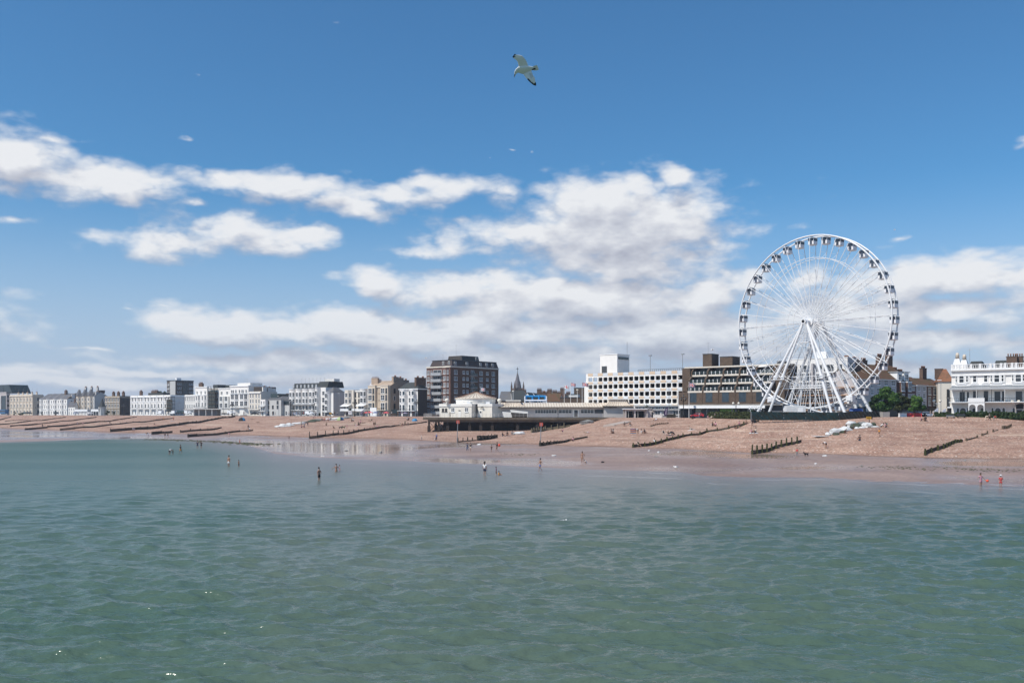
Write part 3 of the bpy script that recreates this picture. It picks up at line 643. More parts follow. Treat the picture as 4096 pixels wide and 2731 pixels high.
    def hip(s, m, x0, x1, y0, y1, z, rise, inset=.45, over=.35, name='roof'):
        x0 -= over; x1 += over; y0 -= over; y1 += over; dx, dy = (x1-x0), (y1-y0); k = min(dx, dy)*inset
        return MB().prism([(x0,y0),(x1,y0),(x1,y1),(x0,y1)], z, z+rise, 0, False, [(x0+k,y0+k),(x1-k,y0+k),(x1-k,y1-k),(x0+k,y1-k)]).build(name, m, s.root)
    def spread(s, n, x0=None, x1=None, m=.5):
        x0 = 0 if x0 is None else x0; x1 = s.W if x1 is None else x1
        return [x0+(x1-x0)*(i+.5)/n for i in range(n)]
# the left sea-front row lies on one building line
def DL(px, back=0.0):
    u = U(px); X0, Y0, c, s = -387+back*.588, 680+back*.809, .809, -.588
    w_ = (u*Y0-X0)/(c-u*s); return Y0+w_*s
def rowb(name, label, xl, xr, xs, ytop, wallm, back=0, cat='building', group=None, depth=None, a=-36):
    b = Bld(name, label, xl, xr, DL(xl, back), a, xs, ytop, cat=cat, group=group, depth=depth)
    b.box('wall', wallm, 0, b.W, 0, b.d, -.6, b.H); return b
TG = 'buildings along the sea front'
# --- far left: glass-topped modern block
b = rowb('glass_block', 'grey modern block with sloping dark green glass top storeys at the far end', -160, 26, 40, 1572, LILAC, group=TG)
MB().yprism([(2,b.H),(b.W+4.5,b.H),(b.W-1,b.H+6.4),(2,b.H+6.4)], 2, 16).build('glazed_roof', GREENG, b.root)
MB().yprism([(b.W-26,b.H+.6),(b.W-9,b.H+.6),(b.W-9,b.H+4.6),(b.W-26,b.H+4.6)], 1.85, 2.1).build('window_band', GLASSB, b.root)
b.box('parapet', LILAC, 0, b.W+.3, -.3, 0, b.H, b.H+.8)
b.box('window_strip', GREENG, b.x(4), b.x(24), -.1, .1, .5, b.z(1582))
for zz in (3, 6, 9, 12): b.win(b.W*.62, zz, 1.6, 1.6, 'dark')
for zz in (3.5, 7, 10.5, 14): b.win(b.d*.5, zz, 1.6, 1.5, 'dark', 'r')
# --- cream classical terrace
b = rowb('cream_terrace', 'cream four storey terrace with pilasters and arched heads next to the glass-topped block', 39, 130, 174, 1577, CREAM, group=TG)
b.cornice(CREAM2, b.H-1.2, .5, .5); b.cornice(CREAM2, b.H*.66, .3, .25, 'string_course'); b.cornice(CREAM2, b.H*.36, .3, .25, 'string_course')
for x in b.spread(7): MB().box(x-2.2,x-1.7,-.3,0,0,b.H-1.2).build('pilaster', CREAM2, b.root)
for zz, st in ((.16,'arch'),(.46,'arch'),(.76,'arch')): b.row(b.spread(7), b.H*zz, 1.3, 2.5, st)
for zz in (.16,.46,.76): b.row([b.d*.5], b.H*zz, 1.3, 2.4, 'brown', 'r')
for x in b.spread(5): b.chimney(x, b.d*.6, b.H, b.H+1.3, 1.4, .8, CREAM, 4); b.aerial(x+2, b.d*.5, b.H, 4.5)
# --- white terrace with grey slate pitches
b = rowb('slate_roofed_terrace', 'white bay-fronted terrace under long grey slate roof slopes with dormer gable end', 158, 268, 308, 1594, WHITE, group=TG)
rz = b.z(1572)
for i in range(4):
    x0, x1 = b.W*i/4, b.W*(i+1)/4
    MB().xprism([(-.4,b.H),(b.d*.9,rz),(b.d+.3,b.H)], x0+.15, x1-.15).build('roof', SLATE, b.root)
    MB().xprism([(-.5,b.H-.1),(b.d*.9,rz+.35),(b.d*.9+.5,rz-.2),(0,b.H-.3)], x1-.15, x1+.15).build('party_wall', LILAC if i < 3 else TAN, b.root)
    b.bay(x0+1, x0+(x1-x0)*.55, 0, b.H-.6, 'cant', WHITE, 1.1, [b.H*.17, b.H*.5, b.H*.82], 1.2, 1.9, cap=TRIM)
    b.row([x0+(x1-x0)*.78], b.H*.5, 1.2, 2.2); b.row([x0+(x1-x0)*.78], b.H*.82, 1.2, 1.8); b.row([x0+(x1-x0)*.78], b.H*.15, 1.2, 2.4, 'door')
b.chimney(b.W*.72, b.d*.7, b.H+2, rz+1.6, 2.4, 1.2, CBRICK, 5)
MB().box(b.W+.1,b.W+.5,b.d*.45,b.d*.75,b.H+.4,b.H+3).build('dormer', WHITE, b.root)
for zz in (.2,.55,.82): b.win(b.d*.45, b.H*zz, 1.1, 1.8, 'sash', 'r')
b.cornice(TRIM, b.H*.34, .35, .3, 'string_course'); b.cornice(TRIM, b.H*.67, .35, .3, 'string_course')
# --- low white gabled house
b = rowb('low_gabled_house', 'low white two storey house with a plain grey pitched roof', 273, 300, 312, 1626, WHITE, back=-5, group=TG)
b.gable(SLATE, 0, b.W, 0, b.d, b.H, 3.2, 'x', WHITE); b.row(b.spread(3), b.H*.68, 1, 1.6); b.row(b.spread(3), b.H*.25, 1, 1.8); b.chimney(b.W*.8, b.d*.5, b.H+2, b.H+4.6, 1.2)
# --- victorian turreted house
b = rowb('turreted_house', 'tall sand-grey Victorian house with three pointed bay turrets and a blank grey gable end', 308, 378, 428, 1584, GREYR, group=TG)
for i in range(3):
    x0 = b.W*(i+.08)/3; x1 = b.W*(i+.72)/3; xm = (x0+x1)/2
    b.bay(x0, x1, 0, b.H+.4, 'cant', CREAM, 1.6, [b.H*.36, b.H*.60, b.H*.84], 1.3, 1.9)
    MB().prism([(x0-.4,0.3),(x0+1.2,-2.1),(x1-1.2,-2.1),(x1+.4,.3)], b.H+.4, b.H+4.6, 0, False, [(xm-1,.2),(xm-1,-.1),(xm+1,-.1),(xm+1,.2)]).build('turret_roof', SLATE, b.root)
    for zz in (.36,.60,.84): b.win(b.W*(i+.86)/3, b.H*zz, .9, 1.7)
    b.chimney(xm+2, b.d*.4, b.H+1, b.H+6, 1.8, 1, GREYR, 4)
b.gable(SLATE, 0, b.W, 0, b.d, b.H, b.z(1567)-b.H, 'x', GREYR); b.chimney(b.W-.8, b.d*.62, b.H+2, b.z(1561), 1.2, 4, CBRICK, 0); b.chimney(b.W-.8, b.d*.25, b.H+1, b.z(1568), 1, 2, GREYR, 4)
# --- brown stone terrace
b = rowb('stone_terrace', 'brownish stone terrace with cream window surrounds and a black shaded end wall', 420, 479, 524, 1583, STONE, group=TG)
b.box('end_wall', DARKW, b.W, b.W+.12, 0, b.d, 0, b.H-.1); b.cornice(CREAM, b.H-1.1, .4, .45); b.cornice(CREAM, b.H*.36, .3, .3, 'string_course', False); b.cornice(CREAM, b.H*.66, .3, .3, 'string_course', False)  # black slab puts the shade of the end wall into its colour
for zz in (.18,.5,.8): b.row(b.spread(5), b.H*zz, 1.5, 2.4, 'arch')
for x in b.spread(3): b.chimney(x, b.d*.55, b.H, b.H+2.3, 2, 1, CBRICK, 5)
for zz in (.5,.8): b.row([b.d*.3,b.d*.7], b.H*zz, 1, 1.7, 'brown', 'r', .12)
# --- white paired-window terrace
b = rowb('white_terrace', 'long white three storey terrace with paired windows and low balconies behind two parked vans', 524, 681, 737, 1579, WHITE, group=TG)
b.cornice(TRIM, b.H-1.3, .4, .45); b.cornice(TRIM, b.H*.66, .3, .25, 'string_course'); b.cornice(TRIM, b.H*.33, .3, .3, 'string_course')
xs_ = []
for i in range(6): c0 = b.W*(i+.5)/6; xs_ += [c0-1.6, c0+1.6]
for i in range(6): MB().box(b.W*i/6-.3, b.W*i/6+.3, -.35, 0, 0, b.H-.2).build('pilaster', TRIM, b.root)
b.row(xs_, b.H*.80, 1.3, 2.4, 'arch'); b.row(xs_, b.H*.47, 1.4, 2.7, 'arch'); b.row(xs_, b.H*.14, 1.3, 2.4, 'door')
for i in range(6): b.balcony(b.W*i/6+1, b.W*(i+1)/6-1, b.H*.32, 1.2, TRIM, BLACK)
for x, w_ in ((.12,2),(.45,4),(.52,3)): b.chimney(b.W*x, b.d*.4, b.H, b.H+2.6, w_, 1.2, CBRICK, 4)
MB().box(b.W*.34,b.W*.72,b.d*.3,b.d*.8,b.H-.2,b.H+1.6).build('roof', SLATED, b.root)
sc_w = b
# --- tower block far inland
t_ = Bld('tower_block', 'dark distant tower block with pale balconies and a white rooftop lift box', 668, 703, 690, -36, 774, 1524, zb=ZP, cat='building')
t_.box('wall', BBRICK, 0, t_.W, 0, t_.d, -.6, t_.H); t_.box('side_cladding', GREENG, t_.W, t_.W+.2, t_.d*.36, t_.d*.7, 0, t_.H-1); t_.box('front_cladding', GREYR, t_.W*.35, t_.W*.98, -.2, 0, 0, t_.H)
for k in range(9):
    zz = t_.H-2-k*3.1
    t_.balcony(.3, t_.W*.34, zz-1.2, .8, TRIM, TRIM)
    for yy in (.14,.27): t_.win(t_.d*yy, zz, 1.6, 1.3, 'plain', 'r')
    for yy in (.8,.93): t_.win(t_.d*yy, zz, 1.6, 1.3, 'plain', 'r')
    t_.win(t_.W*.2, zz, 1.6, 1.4, 'plain')
t_.box('lift_box', TRIM, t_.W-2, t_.W+.1, t_.d*.05, t_.d*.3, t_.H, t_.zn(1511)); t_.box('parapet', DGREY, -.2, t_.W+.25, -.2, t_.d+.2, t_.H, t_.H+.8)
# --- hotel group
b = rowb('small_white_house', 'small white house squeezed between a lilac end wall and a taller white hotel', 739, 781, None, 1578, WHITE2, group=TG, depth=9)
b.cornice(TRIM, b.H-.9, .35, .35, side=False)
for zz, st in ((.79,'sash'),(.44,'sash')): b.row(b.spread(5), b.H*zz, 1.0, 2.3, st)
b.row(b.spread(4), b.H*.13, 1.2, 2.3, 'door'); b.balcony(.3, b.W-.3, b.H*.29, 1.2)
b = rowb('white_hotel_wing', 'plain white five storey wing with arched top windows left of the scaffolding', 781, 829, 834, 1546, WHITE, group=TG)
b.cornice(TRIM, b.H-.5, .5, .3); b.row(b.spread(3), b.H*.80, 1.2, 1.9, 'arch')
b.bay(.6, b.W*.42, 0, b.H*.7, 'cant', WHITE, 1.1, [b.H*.38, b.H*.61], 1.2, 2.4, cap=TRIM); b.bay(b.W*.5, b.W-.5, 0, b.H*.7, 'cant', WHITE, 1.1, [b.H*.38, b.H*.61], 1.2, 2.4, cap=TRIM)
b.row(b.spread(4), b.H*.13, 1.2, 2.2, 'door'); b.balcony(.4, b.W-.4, b.H*.27, 1.6); b.chimney(b.W*.45, b.d*.5, b.H, b.H+1.8, 3.4, 1.2, CBRICK, 6)
b = rowb('scaffolded_hotel', 'white hotel section half hidden behind a tall scaffold', 836, 876, None, 1551, WHITE2, group=TG, depth=12)
for zz in (.36,.58,.8): b.row(b.spread(4), b.H*zz, 1.1, 2, 'plain')
b.row(b.spread(3), b.H*.12, 1.2, 2.2, 'door'); MB().box(1,b.W-4,2,8,b.H,b.H+2).build('roof', SLATED, b.root); b.aerial(b.W*.55, 3, b.H, 4)
scb = b
b = rowb('narrow_white_hotel', 'narrow white hotel front with square top windows right of the scaffold', 876, 920, None, 1551, WHITE, group=TG, depth=12)
b.bay(1, b.W*.48, b.H*.1, b.H*.7, 'box', WHITE2, .8, [b.H*.37, b.H*.61], 2.6, 2.6, 'pair'); b.bay(b.W*.54, b.W-.5, b.H*.1, b.H*.7, 'box', WHITE2, .8, [b.H*.37, b.H*.61], 2.6, 2.6, 'pair')
b.row(b.spread(2), b.H*.82, 1.8, 1.7, 'pair'); b.row(b.spread(3), b.H*.08, 1.4, 1.9, 'door'); b.cornice(TRIM, b.H-.5, .4, .3, side=False)
MB().box(2,b.W*.7,3,8,b.H,b.H+1.8).build('roof', SLATED, b.root)
b = rowb('big_white_hotel', 'largest white hotel with grouped arched attic windows and a broad balcony canopy', 920, 994, 1065, 1540, WHITE, group=TG)
b.cornice(TRIM, b.H-.7, .6, .4); b.row([b.W*k for k in (.1,.19,.33,.52,.66,.72,.88)], b.H*.80, 1.3, 2.0, 'arch')
b.bay(b.W*.04, b.W*.47, b.H*.02, b.H*.70, 'cant', WHITE, 1.5, [b.H*.4, b.H*.62], 2.8, 2.7, 'pair', cap=LEAD); b.bay(b.W*.54, b.W*.96, b.H*.02, b.H*.70, 'cant', WHITE, 1.5, [b.H*.4, b.H*.62], 2.8, 2.7, 'pair', cap=LEAD)
b.row(b.spread(6), b.H*.11, 1.4, 2.6, 'door'); b.balcony(b.W*.1, b.W*.95, b.H*.27, 2.4)
MB().box(b.W*.25,b.W-1,2,b.d-2,b.H,b.H+1.4).build('attic_storey', WHITE2, b.root); b.aerial(b.W*.5,4,b.H+1,3.5); b.aerial(b.W*.62,4,b.H+1,3)
for zz in (.3,.6): b.row([b.d*.2], b.H*zz, 1.1, 1.7, 'plain', 'r')
b = rowb('cream_side_house', 'cream four storey house with a long stepped blank side wall', 996, 1044, 1109, 1565, CREAM2, group=TG, back=-3)
b.cornice(TRIM, b.H-.9, .5, .5, side=False); 
for zz in (.82,.6,.37): b.row([b.W*k for k in (.14,.34,.6,.84)], b.H*zz, 1.1, 2.1)
b.row(b.spread(3), b.H*.11, 1.3, 2.2, 'door'); b.balcony(.3, b.W-.3, b.H*.26, 1.3); MB().box(2,b.W-.4,b.d*.15,b.d*.95,b.H-.3,b.H+2.6).build('roof', DARKW, b.root)
for k in (.25,.55,.8): b.chimney(b.W-.5, b.d*k, b.H, b.H+2.6-k*1.2, .8, 2.6, WHITE2, 3)
b = rowb('tiny_balcony_house', 'tiny white house with a tented lead balcony beside a grey gable', 1041, 1061, None, 1597, WHITE, group=TG, depth=6, back=-8)
b.row(b.spread(2), b.H*.80, 1, 1.8); b.row(b.spread(2), b.H*.42, 1, 2); b.balcony(0, b.W, b.H*.30, 1.3)
MB().xprism([(0,b.H*.62),(-1.5,b.H*.55),(-1.5,b.H*.54),(0,b.H*.54)], 0, b.W).build('canopy', LEAD, b.root); b.row([b.W*.5], b.H*.12, 1.4, 2.2, 'door')
b = rowb('grey_flank_house', 'grey rendered flank house with scattered dark windows behind the balcony house', 1062, 1124, None, 1596, GREYR, group=TG, depth=16, back=-6)
for zz, k in ((.8,.2),(.8,.78),(.52,.2),(.52,.48),(.52,.78),(.16,.2),(.16,.5)): b.win(b.W*k, b.H*zz, 1.4, 2, 'dark')
b.hip(SLATE, 0, b.W, 0, 16, b.H, 2); MB().box(b.W*.15,b.W*.6,2,10,b.H,b.H+3).build('roof_plant', GREENG, b.root)
b = rowb('flat_roofed_annex', 'low flat roofed grey annex with a dark glazed upper floor', 1125, 1158, None, 1602, GREYR, group=TG, depth=12, back=-4)
b.box('window_band', GREENG, .4, b.W-.3, -.12, 0, b.H*.72, b.H*.95); b.win(b.W*.25, b.H*.42, 1.2, 1.8, 'dark'); b.win(b.W*.62, b.H*.18, 1.5, 2.4, 'arch'); b.box('coping', DGREY, -.2, b.W+.2, -.3, 0, b.H, b.H+.3)
b = rowb('brown_roof_house', 'house showing only its brown tiled roof above the flat annex', 1112, 1162, None, 1604, TAN, depth=12, back=14)
b.gable(tiles('brown_tile_roof', (.10,.05,.035), (.07,.04,.03)), 0, b.W, 0, 12, b.H, 4.4, 'x', TAN)
# --- bow fronted terrace
b = rowb('bow_fronted_terrace', 'white terrace with rounded bow fronts, tented verandas and a dark mansard roof', 1160, 1266, None, 1555, WHITE, group=TG, depth=14)
bw = b
for i in range(4):
    x0, x1 = b.W*(i+.06)/4, b.W*(i+.94)/4
    b.bay(x0, x1, 0, b.H-.1, 'bow', WHITE, 2.0, [b.H*.80, b.H*.56, b.H*.30], 1.7, 2.2, cap=TRIM)
    MB().xprism([(-.6,b.H*.47),(-3.3,b.H*.42),(-3.3,b.H*.41),(-.6,b.H*.41)], x0-.2, x1+.2).build('veranda_roof', LEAD, b.root)
    b.balcony(x0-.2, x1+.2, b.H*.22, 3.3); b.win((x0+x1)/2, b.H*.09, 1.7, 1.9, y=-2.0)
MB().xprism([(1,b.H),(2.2,b.H+3.2),(12,b.H+3.2),(13,b.H)], 1, b.W).build('mansard_roof', SLATED, b.root)
for x in b.spread(7): MB().box(x-.6,x+.6,1.1,2.4,b.H+.7,b.H+2.5).build('dormer', LEAD, b.root); b.aerial(x+1,6,b.H+3.2,3)
b = rowb('bow_end_house', 'white end house of the rounded terrace with tall ground floor windows', 1266, 1303, 1332, 1549, WHITE, group=TG)
b.bay(.3, b.W*.42, 0, b.H-.2, 'bow', WHITE, 2, [b.H*.80, b.H*.56, b.H*.28, b.H*.07], 1.8, 2.2, side=False, cap=TRIM); b.row([b.W*.75], b.H*.80, 1.9, 2); b.row([b.W*.75], b.H*.56, 1.9, 2.6); b.row([b.W*.75], b.H*.28, 1.9, 3.4); b.row([b.W*.75], b.H*.07, 1.9, 2)
MB().xprism([(1,b.H),(2.2,b.H+3.2),(12,b.H+3.2),(13,b.H)], -.2, b.W).build('mansard_roof', SLATED, b.root); MB().box(2,9,4,8,b.H+3.2,b.H+4.6).build('roof_cabin', WHITE2, b.root)
b = rowb('lilac_flank_house', 'white bowed corner house with a long lilac shaded flank and hipped slate roof', 1303, 1333, 1377, 1568, WHITE, group=TG, back=-2)
b.box('flank_shade_slab', LILAC, b.W, b.W+.1, 0, b.d, 0, b.H-.05); b.hip(SLATE, 0, b.W, 0, b.d, b.H, 2.6)  # lilac slab puts the flank's shade into the wall colour
b.bay(.4, b.W*.7, 0, b.H-.3, 'bow', WHITE, 1.8, [b.H*.85, b.H*.58, b.H*.32, b.H*.07], 1.8, 2.2, side=False, cap=TRIM)
b = rowb('canopy_house', 'pale cream house with a sunlit white canopy over its first floor veranda', 1379, 1414, None, 1559, CREAM2, group=TG, depth=12, back=-2)
b.bay(.3, b.W*.8, 0, b.H-.2, 'cant', CREAM2, 1.5, [b.H*.80, b.H*.56], 1.8, 2, side=True); MB().xprism([(-.4,b.H*.46),(-3,b.H*.38),(-3,b.H*.365),(-.4,b.H*.43)], -.4, b.W*.85).build('canopy', TRIM, b.root)
b.balcony(-.5, b.W*.85, b.H*.20, 2.8, TRIM, TRIM, fill=True); b.row([b.W*.25,b.W*.6], b.H*.30, 1.5, 2.3, 'door', y=-1.5); b.row([b.W*.5], b.H*.08, 1.6, 1.9, 'dark', y=-1.5)
b = rowb('cream_twin_house', 'narrow cream house with slim paired sashes between two canopied fronts', 1415, 1443, None, 1561, CREAM2, group=TG, depth=12, back=-1)
for zz in (.83,.58,.36): b.row(b.spread(2), b.H*zz, 1.0, 2.3, 'brown')
b.balcony(-.3, b.W, b.H*.21, 1.8, TRIM, TRIM, fill=True); b.row([b.W*.6], b.H*.08, 2, 1.9, 'door'); b.cornice(TRIM, b.H-.6, .3, .3, side=False)
b = rowb('bowed_canopy_house', 'white house with one rounded bow and a bright canopy beside the tan mansion', 1443, 1474, None, 1555, WHITE, group=TG, depth=12, back=-2)
b.bay(.2, b.W*.85, b.H*.12, b.H-.2, 'bow', WHITE, 1.9, [b.H*.82, b.H*.58], 1.8, 2.2, cap=TRIM); MB().xprism([(-.4,b.H*.46),(-3.2,b.H*.38),(-3.2,b.H*.365),(-.4,b.H*.43)], -.5, b.W*.95).build('canopy', TRIM, b.root)
b.balcony(-.5, b.W, b.H*.19, 3, TRIM, TRIM, fill=True); b.row([b.W*.3,b.W*.6], b.H*.29, 1.3, 2.2, 'door', y=-1.9); b.row([b.W*.4], b.H*.07, 1.5, 1.9, 'dark')
MB().box(b.W*.2,b.W*1.0,5,10,b.H,b.H+2).xprism([(5,b.H+2),(7.5,b.H+5),(9,b.H+5),(10,b.H+2)], b.W*.2, b.W).build('attic_gable', LILAC, b.root)
# --- tan mansion
b = rowb('tan_mansion', 'tall tan and cream mansion with square bays, chimney stacks and a plain tan flank', 1476, 1562, 1641, 1540, TAN, group=TG, back=-2)
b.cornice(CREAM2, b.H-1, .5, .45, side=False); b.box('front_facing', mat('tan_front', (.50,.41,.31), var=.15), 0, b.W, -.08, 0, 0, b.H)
for x0, x1 in ((.04,.37),(.62,.97)):
    b.bay(b.W*x0, b.W*x1, 0, b.H-.3, 'box', CREAM, 1.3, [], cap=CREAM2)
    for zz, h in ((.82,2.5),(.60,2.6),(.31,3.6)): b.row([b.W*(x0+(x1-x0)*k) for k in (.18,.42)], b.H*zz, 1.3, h, y=-1.3); b.row([b.W*(x0+(x1-x0)*.78)], b.H*zz, 1.2, h, 'brown', y=-1.3)
    b.row([b.W*(x0+.1),b.W*(x0+.24)], b.H*.09, 1.3, 2.4, 'dark', y=-1.3)
for zz in (.82,.60,.31): b.row([b.W*.49], b.H*zz, 1.2, 2.5, 'brown')
b.balcony(-.3, b.W*.97, b.H*.20, 2.6, CREAM2, BLACK); MB().box(b.W*.33,b.W*.62,-4,-1.4,0,b.H*.2-.2).build('porch', TRIM, b.root); MB().box(b.W*.33,b.W*.62,-4.1,-3.7,b.H*.2,b.H*.2+1.1).build('parapet', TRIM, b.root)
for yy in (.2,): b.row([b.d*yy], b.H*.82, 1.3, 2.2, 'brown', 'r'); b.row([b.d*yy], b.H*.31, 1.3, 3, 'brown', 'r'); b.row([b.d*yy], b.H*.58, 1.3, 2.2, 'plain', 'r')
MB().box(b.W,b.W+.2,0,b.d,b.H*.5,b.H*.5+.3).build('string_course', TAN, b.root)
MB().xprism([(.5,b.H),(b.d*.35,b.H+2.4),(b.d*.9,b.H+1.6),(b.d,b.H)], b.W*.1, b.W).build('roof', TAN, b.root)
for x, y, h in ((.15,.2,4.6),(.98,.30,5.0),(.98,.56,4.6),(.98,.84,3.6)): b.chimney(b.W*x-.6, b.d*y, b.H+.5, b.H+h-1, 1.1 if x > .5 else 4.4, 3.6 if x > .5 else 1.2, TAN, 5)
MB().box(b.W*.45,b.W*.85,4,9,b.H,b.H+2).build('roof_cabin', SLATED, b.root)
# --- white pub-fronted house with dark side
b = rowb('white_corner_house', 'white three storey corner house with a dark brown windowless side and shop front', 1598, 1671, 1708, 1553, WHITE, group=TG, back=-5)
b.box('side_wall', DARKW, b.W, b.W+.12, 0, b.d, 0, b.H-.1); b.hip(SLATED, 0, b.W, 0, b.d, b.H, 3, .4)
for i in range(2):
    x0 = b.W*(.04+.5*i); b.bay(x0, x0+b.W*.4, 0, b.H-.6, 'cant', WHITE, 1.4, [], cap=TRIM)
    for zz, h, st in ((.83,2.2,'sash'),(.58,2.2,'sash'),(.31,3,'arch')): b.win(x0+b.W*.13, b.H*zz, 1.2, h, st, y=-1.4); b.win(x0+b.W*.30, b.H*zz, 1.6, h*.95, 'blue', y=-1.4)
b.balcony(-2, b.W, b.H*.20, 2.2); b.row(b.spread(4), b.H*.09, 1.8, 2.5, 'dark', y=-1.5); b.cornice(TRIM, b.H-.5, .4, .7)
for y in (.3,.85): b.chimney(b.W*.85, b.d*y, b.H+1, b.H+5, 1.1, 3.4, CBRICK, 5)
b.box('shop_fascia', DGREY, b.W*.35, b.W, -1.75, -1.5, b.H*.165, b.H*.2)
# ---------------------------------------------------------------- brick tower of flats
b = Bld('brick_apartment_tower', 'tall red brown brick apartment tower with dark mansard top and white windows', 1707, 1802, 436, -42, 1994, 1468, group=TG)
b.box('wall', FBRICK, 0, b.W, 0, b.d, -.6, b.H); tb_ = b
b.box('lit_front_facing', RBRICK, 0, b.W, -.1, 0, -.6, b.H)  # redder brick skin gives the front its sunlit tone by colour
b.cornice(CREAM2, b.H, .55, .4)
mh = b.zn(1439)-b.H
MB().prism([(1,1),(b.W,1),(b.W,b.d),(1,b.d)], b.H+.55, b.H+mh, 0, False, [(2,2),(b.W-.9,2),(b.W-.9,b.d-.6),(2,b.d-.6)]).build('mansard_roof', tiles('mansard_tile', (.055,.04,.038), (.08,.058,.052), (.06,.05,.05)), b.root)
b.box('mansard_edge', DGREY, 1.7, b.W-.7, 1.7, b.d-.4, b.H+mh, b.H+mh+.25)
p0, p1 = b.y(1868), b.y(1938)
MB().prism([(3,p0),(b.W-3.5,p0),(b.W-3.5,p1),(3,p1)], b.H+mh, b.zn(1416), 0, False, [(3.4,p0+.4),(b.W-3.9,p0+.4),(b.W-3.9,p1-.4),(3.4,p1-.4)]).build('roof_cabin', DARKW, b.root)
b.win(p1-2, b.H+mh+1.3, 1, 2.2, 'plain', 'r', -3.6, name='roof_door'); b.aerial(4, p0-4, b.H+mh, 3.5); b.aerial(6, p0+3, b.zn(1416), 6)
rows = [b.zn(q) for q in (1487, 1512.5, 1538.5, 1564.5, 1591, 1618, 1643)]
ys = [(1823,1.9,1.9),(1855,1.3,1.5),(1870,1.3,1.5),(1924,1.9,1.9),(1949,1.4,1.4),(1973,1.9,1.9)]
for z in rows:
    for px, w_, h in ys: b.win(b.y(px), z, w_*1.15, h, 'pair', 'r')
    y0, y1 = b.y(1877), b.y(1903)
    o = MB().box(b.W,b.W+1.3,y0,y1,z-1.5,z-1.25).build('balcony', LEAD, b.root); MB().box(b.W+1.22,b.W+1.28,y0,y1,z-1.25,z-.2).build('railing', GREENG, o)
    b.win((y0+y1)/2, z, 2.2, 2.4, 'door', 'r')
    x0, x1 = b.x(1730), b.x(1771)
    o = MB().box(x0,x1,-1.5,-.1,z-1.6,z-1.3).build('balcony', LEAD, b.root); MB().box(x0,x1,-1.46,-1.40,z-1.3,z-.2).build('railing', LEAD, o)
    b.win((x0+x1)/2, z, (x1-x0)*.8, 2.3, 'door', y=-.1); b.win(b.x(1714.5), z, 1.5, 1.9, 'pair', y=-.1); b.win(b.x(1726.5), z, 1.0, 1.9, 'sash', y=-.1)
x0, x1 = b.x(1773.5), b.x(1797)
b.bay(x0, x1, 0, b.H-.2, 'cant', RBRICK, 1.2, rows, 1.5, 1.9, 'pair', cap=CREAM2)
for px in (1823,1870,1924,1949,1973): b.win(b.y(px), b.H+.55+(mh-.55)*.5, 1.5, 1.7, 'pair', 'r', -.35)
for px in (1765,1788): b.win(b.x(px), b.H+.55+(mh-.55)*.5, 1.3, 1.9, 'door', y=1.3)
MB().tube((b.W+.15,b.y(1862),2),(b.W+.15,b.y(1862),b.H-2),.09).build('drainpipe', BLACK, b.root)
# ---------------------------------------------------------------- inland roofs behind the pavilion
c = P(2070, 1650, 560); sp_ = tag(empty('church', (c.x, c.y, ZP), R(20)), 'dark stone church tower with a tall slate spire and corner pinnacles', 'church')
zt = lambda py, D: HC-(py-HZ)/F*D-ZP
h0, h1 = zt(1552,560), zt(1487,560)
CHST = mat('dark_church_stone', (.16,.12,.10), var=.3)
MB().box(-2.9,2.9,-2.9,2.9,-1,h0).build('tower', CHST, sp_)
n8 = [(2.45*math.cos(R(22.5+45*i)), 2.45*math.sin(R(22.5+45*i))) for i in range(8)]
s_ = MB().prism(n8, h0, h1, 0, False, [(x*.06,y*.06) for x,y in n8]).build('spire', tiles('spire_slate', (.13,.125,.14), (.18,.17,.19), (.15,.15,.15)), sp_)
MB().tube((0,0,h1-.5),(0,0,h1+3),.14).box(-.7,.7,-.1,.1,h1+1.7,h1+2).build('finial', BLACK, s_)
for sx in (-1,1):
    for sy in (-1,1): MB().box(sx*2.9-.45,sx*2.9+.45,sy*2.9-.45,sy*2.9+.45,h0-8,h0+1.5).prism([(sx*2.9-.4,sy*2.9-.4),(sx*2.9+.4,sy*2.9-.4),(sx*2.9+.4,sy*2.9+.4),(sx*2.9-.4,sy*2.9+.4)],h0+1.5,h0+4.5,0,False,[(sx*2.9,sy*2.9)]*4).build('pinnacle', CHST, sp_)
for fx in (-1.1,1.1): MB().box(fx-.5,fx+.5,-3.05,-2.85,h0-6,h0-1.5).build('belfry_opening', BLACK, sp_)  # black slabs stand in for the shade inside the belfry
def inland(name, label, xl, xr, D, a, ye, rise, wallm, roofm, depth=10, axis='x', chims=(), wins=0, cat='house', gw=None):
    b = Bld(name, label, xl, xr, D, a, None, ye, depth=depth, cat=cat, group='inland roofs behind the pavilion')
    b.box('wall', wallm, 0, b.W, 0, b.d, -.6, b.H)
    if rise: b.gable(roofm, 0, b.W, 0, b.d, b.H, rise, axis, gw or wallm)
    else: b.box('parapet', DGREY, -.15, b.W+.15, -.15, b.d+.15, b.H, b.H+.3)
    for k, h in chims: b.chimney(b.W*k, b.d*.5, b.H+rise*.6, b.H+rise+h, 2.2, 1.1, CBRICK, 5)
    b.row(b.spread(wins), b.H-1.6, 1.1, 1.5) if wins else None
    return b
inland('slate_gabled_hall', 'grey hall with two slate pitched roofs left of the church spire', 1996, 2050, 430, -8, 1602, 4.4, GREYR, SLATE, 14, 'x', wins=3, cat='hall')
inland('dark_hipped_hall', 'dark slate roofed hall with a black square front below the spire', 2050, 2104, 424, 5, 1600, 4.6, GREYR, SLATED, 16, 'x', wins=0, cat='hall').box('roller_door', BLACK, 1, 5, -.3, -.1, 1, 6)
inland('brown_brick_store', 'low brown brick building filling the gap between brick tower and blue slide', 1996, 2110, 410, -5, 1604, 0, BBRICK, SLATED, 10, wins=6, cat='building')
BRT = tiles('brown_tile_roof', (.10,.05,.035), (.07,.04,.03))
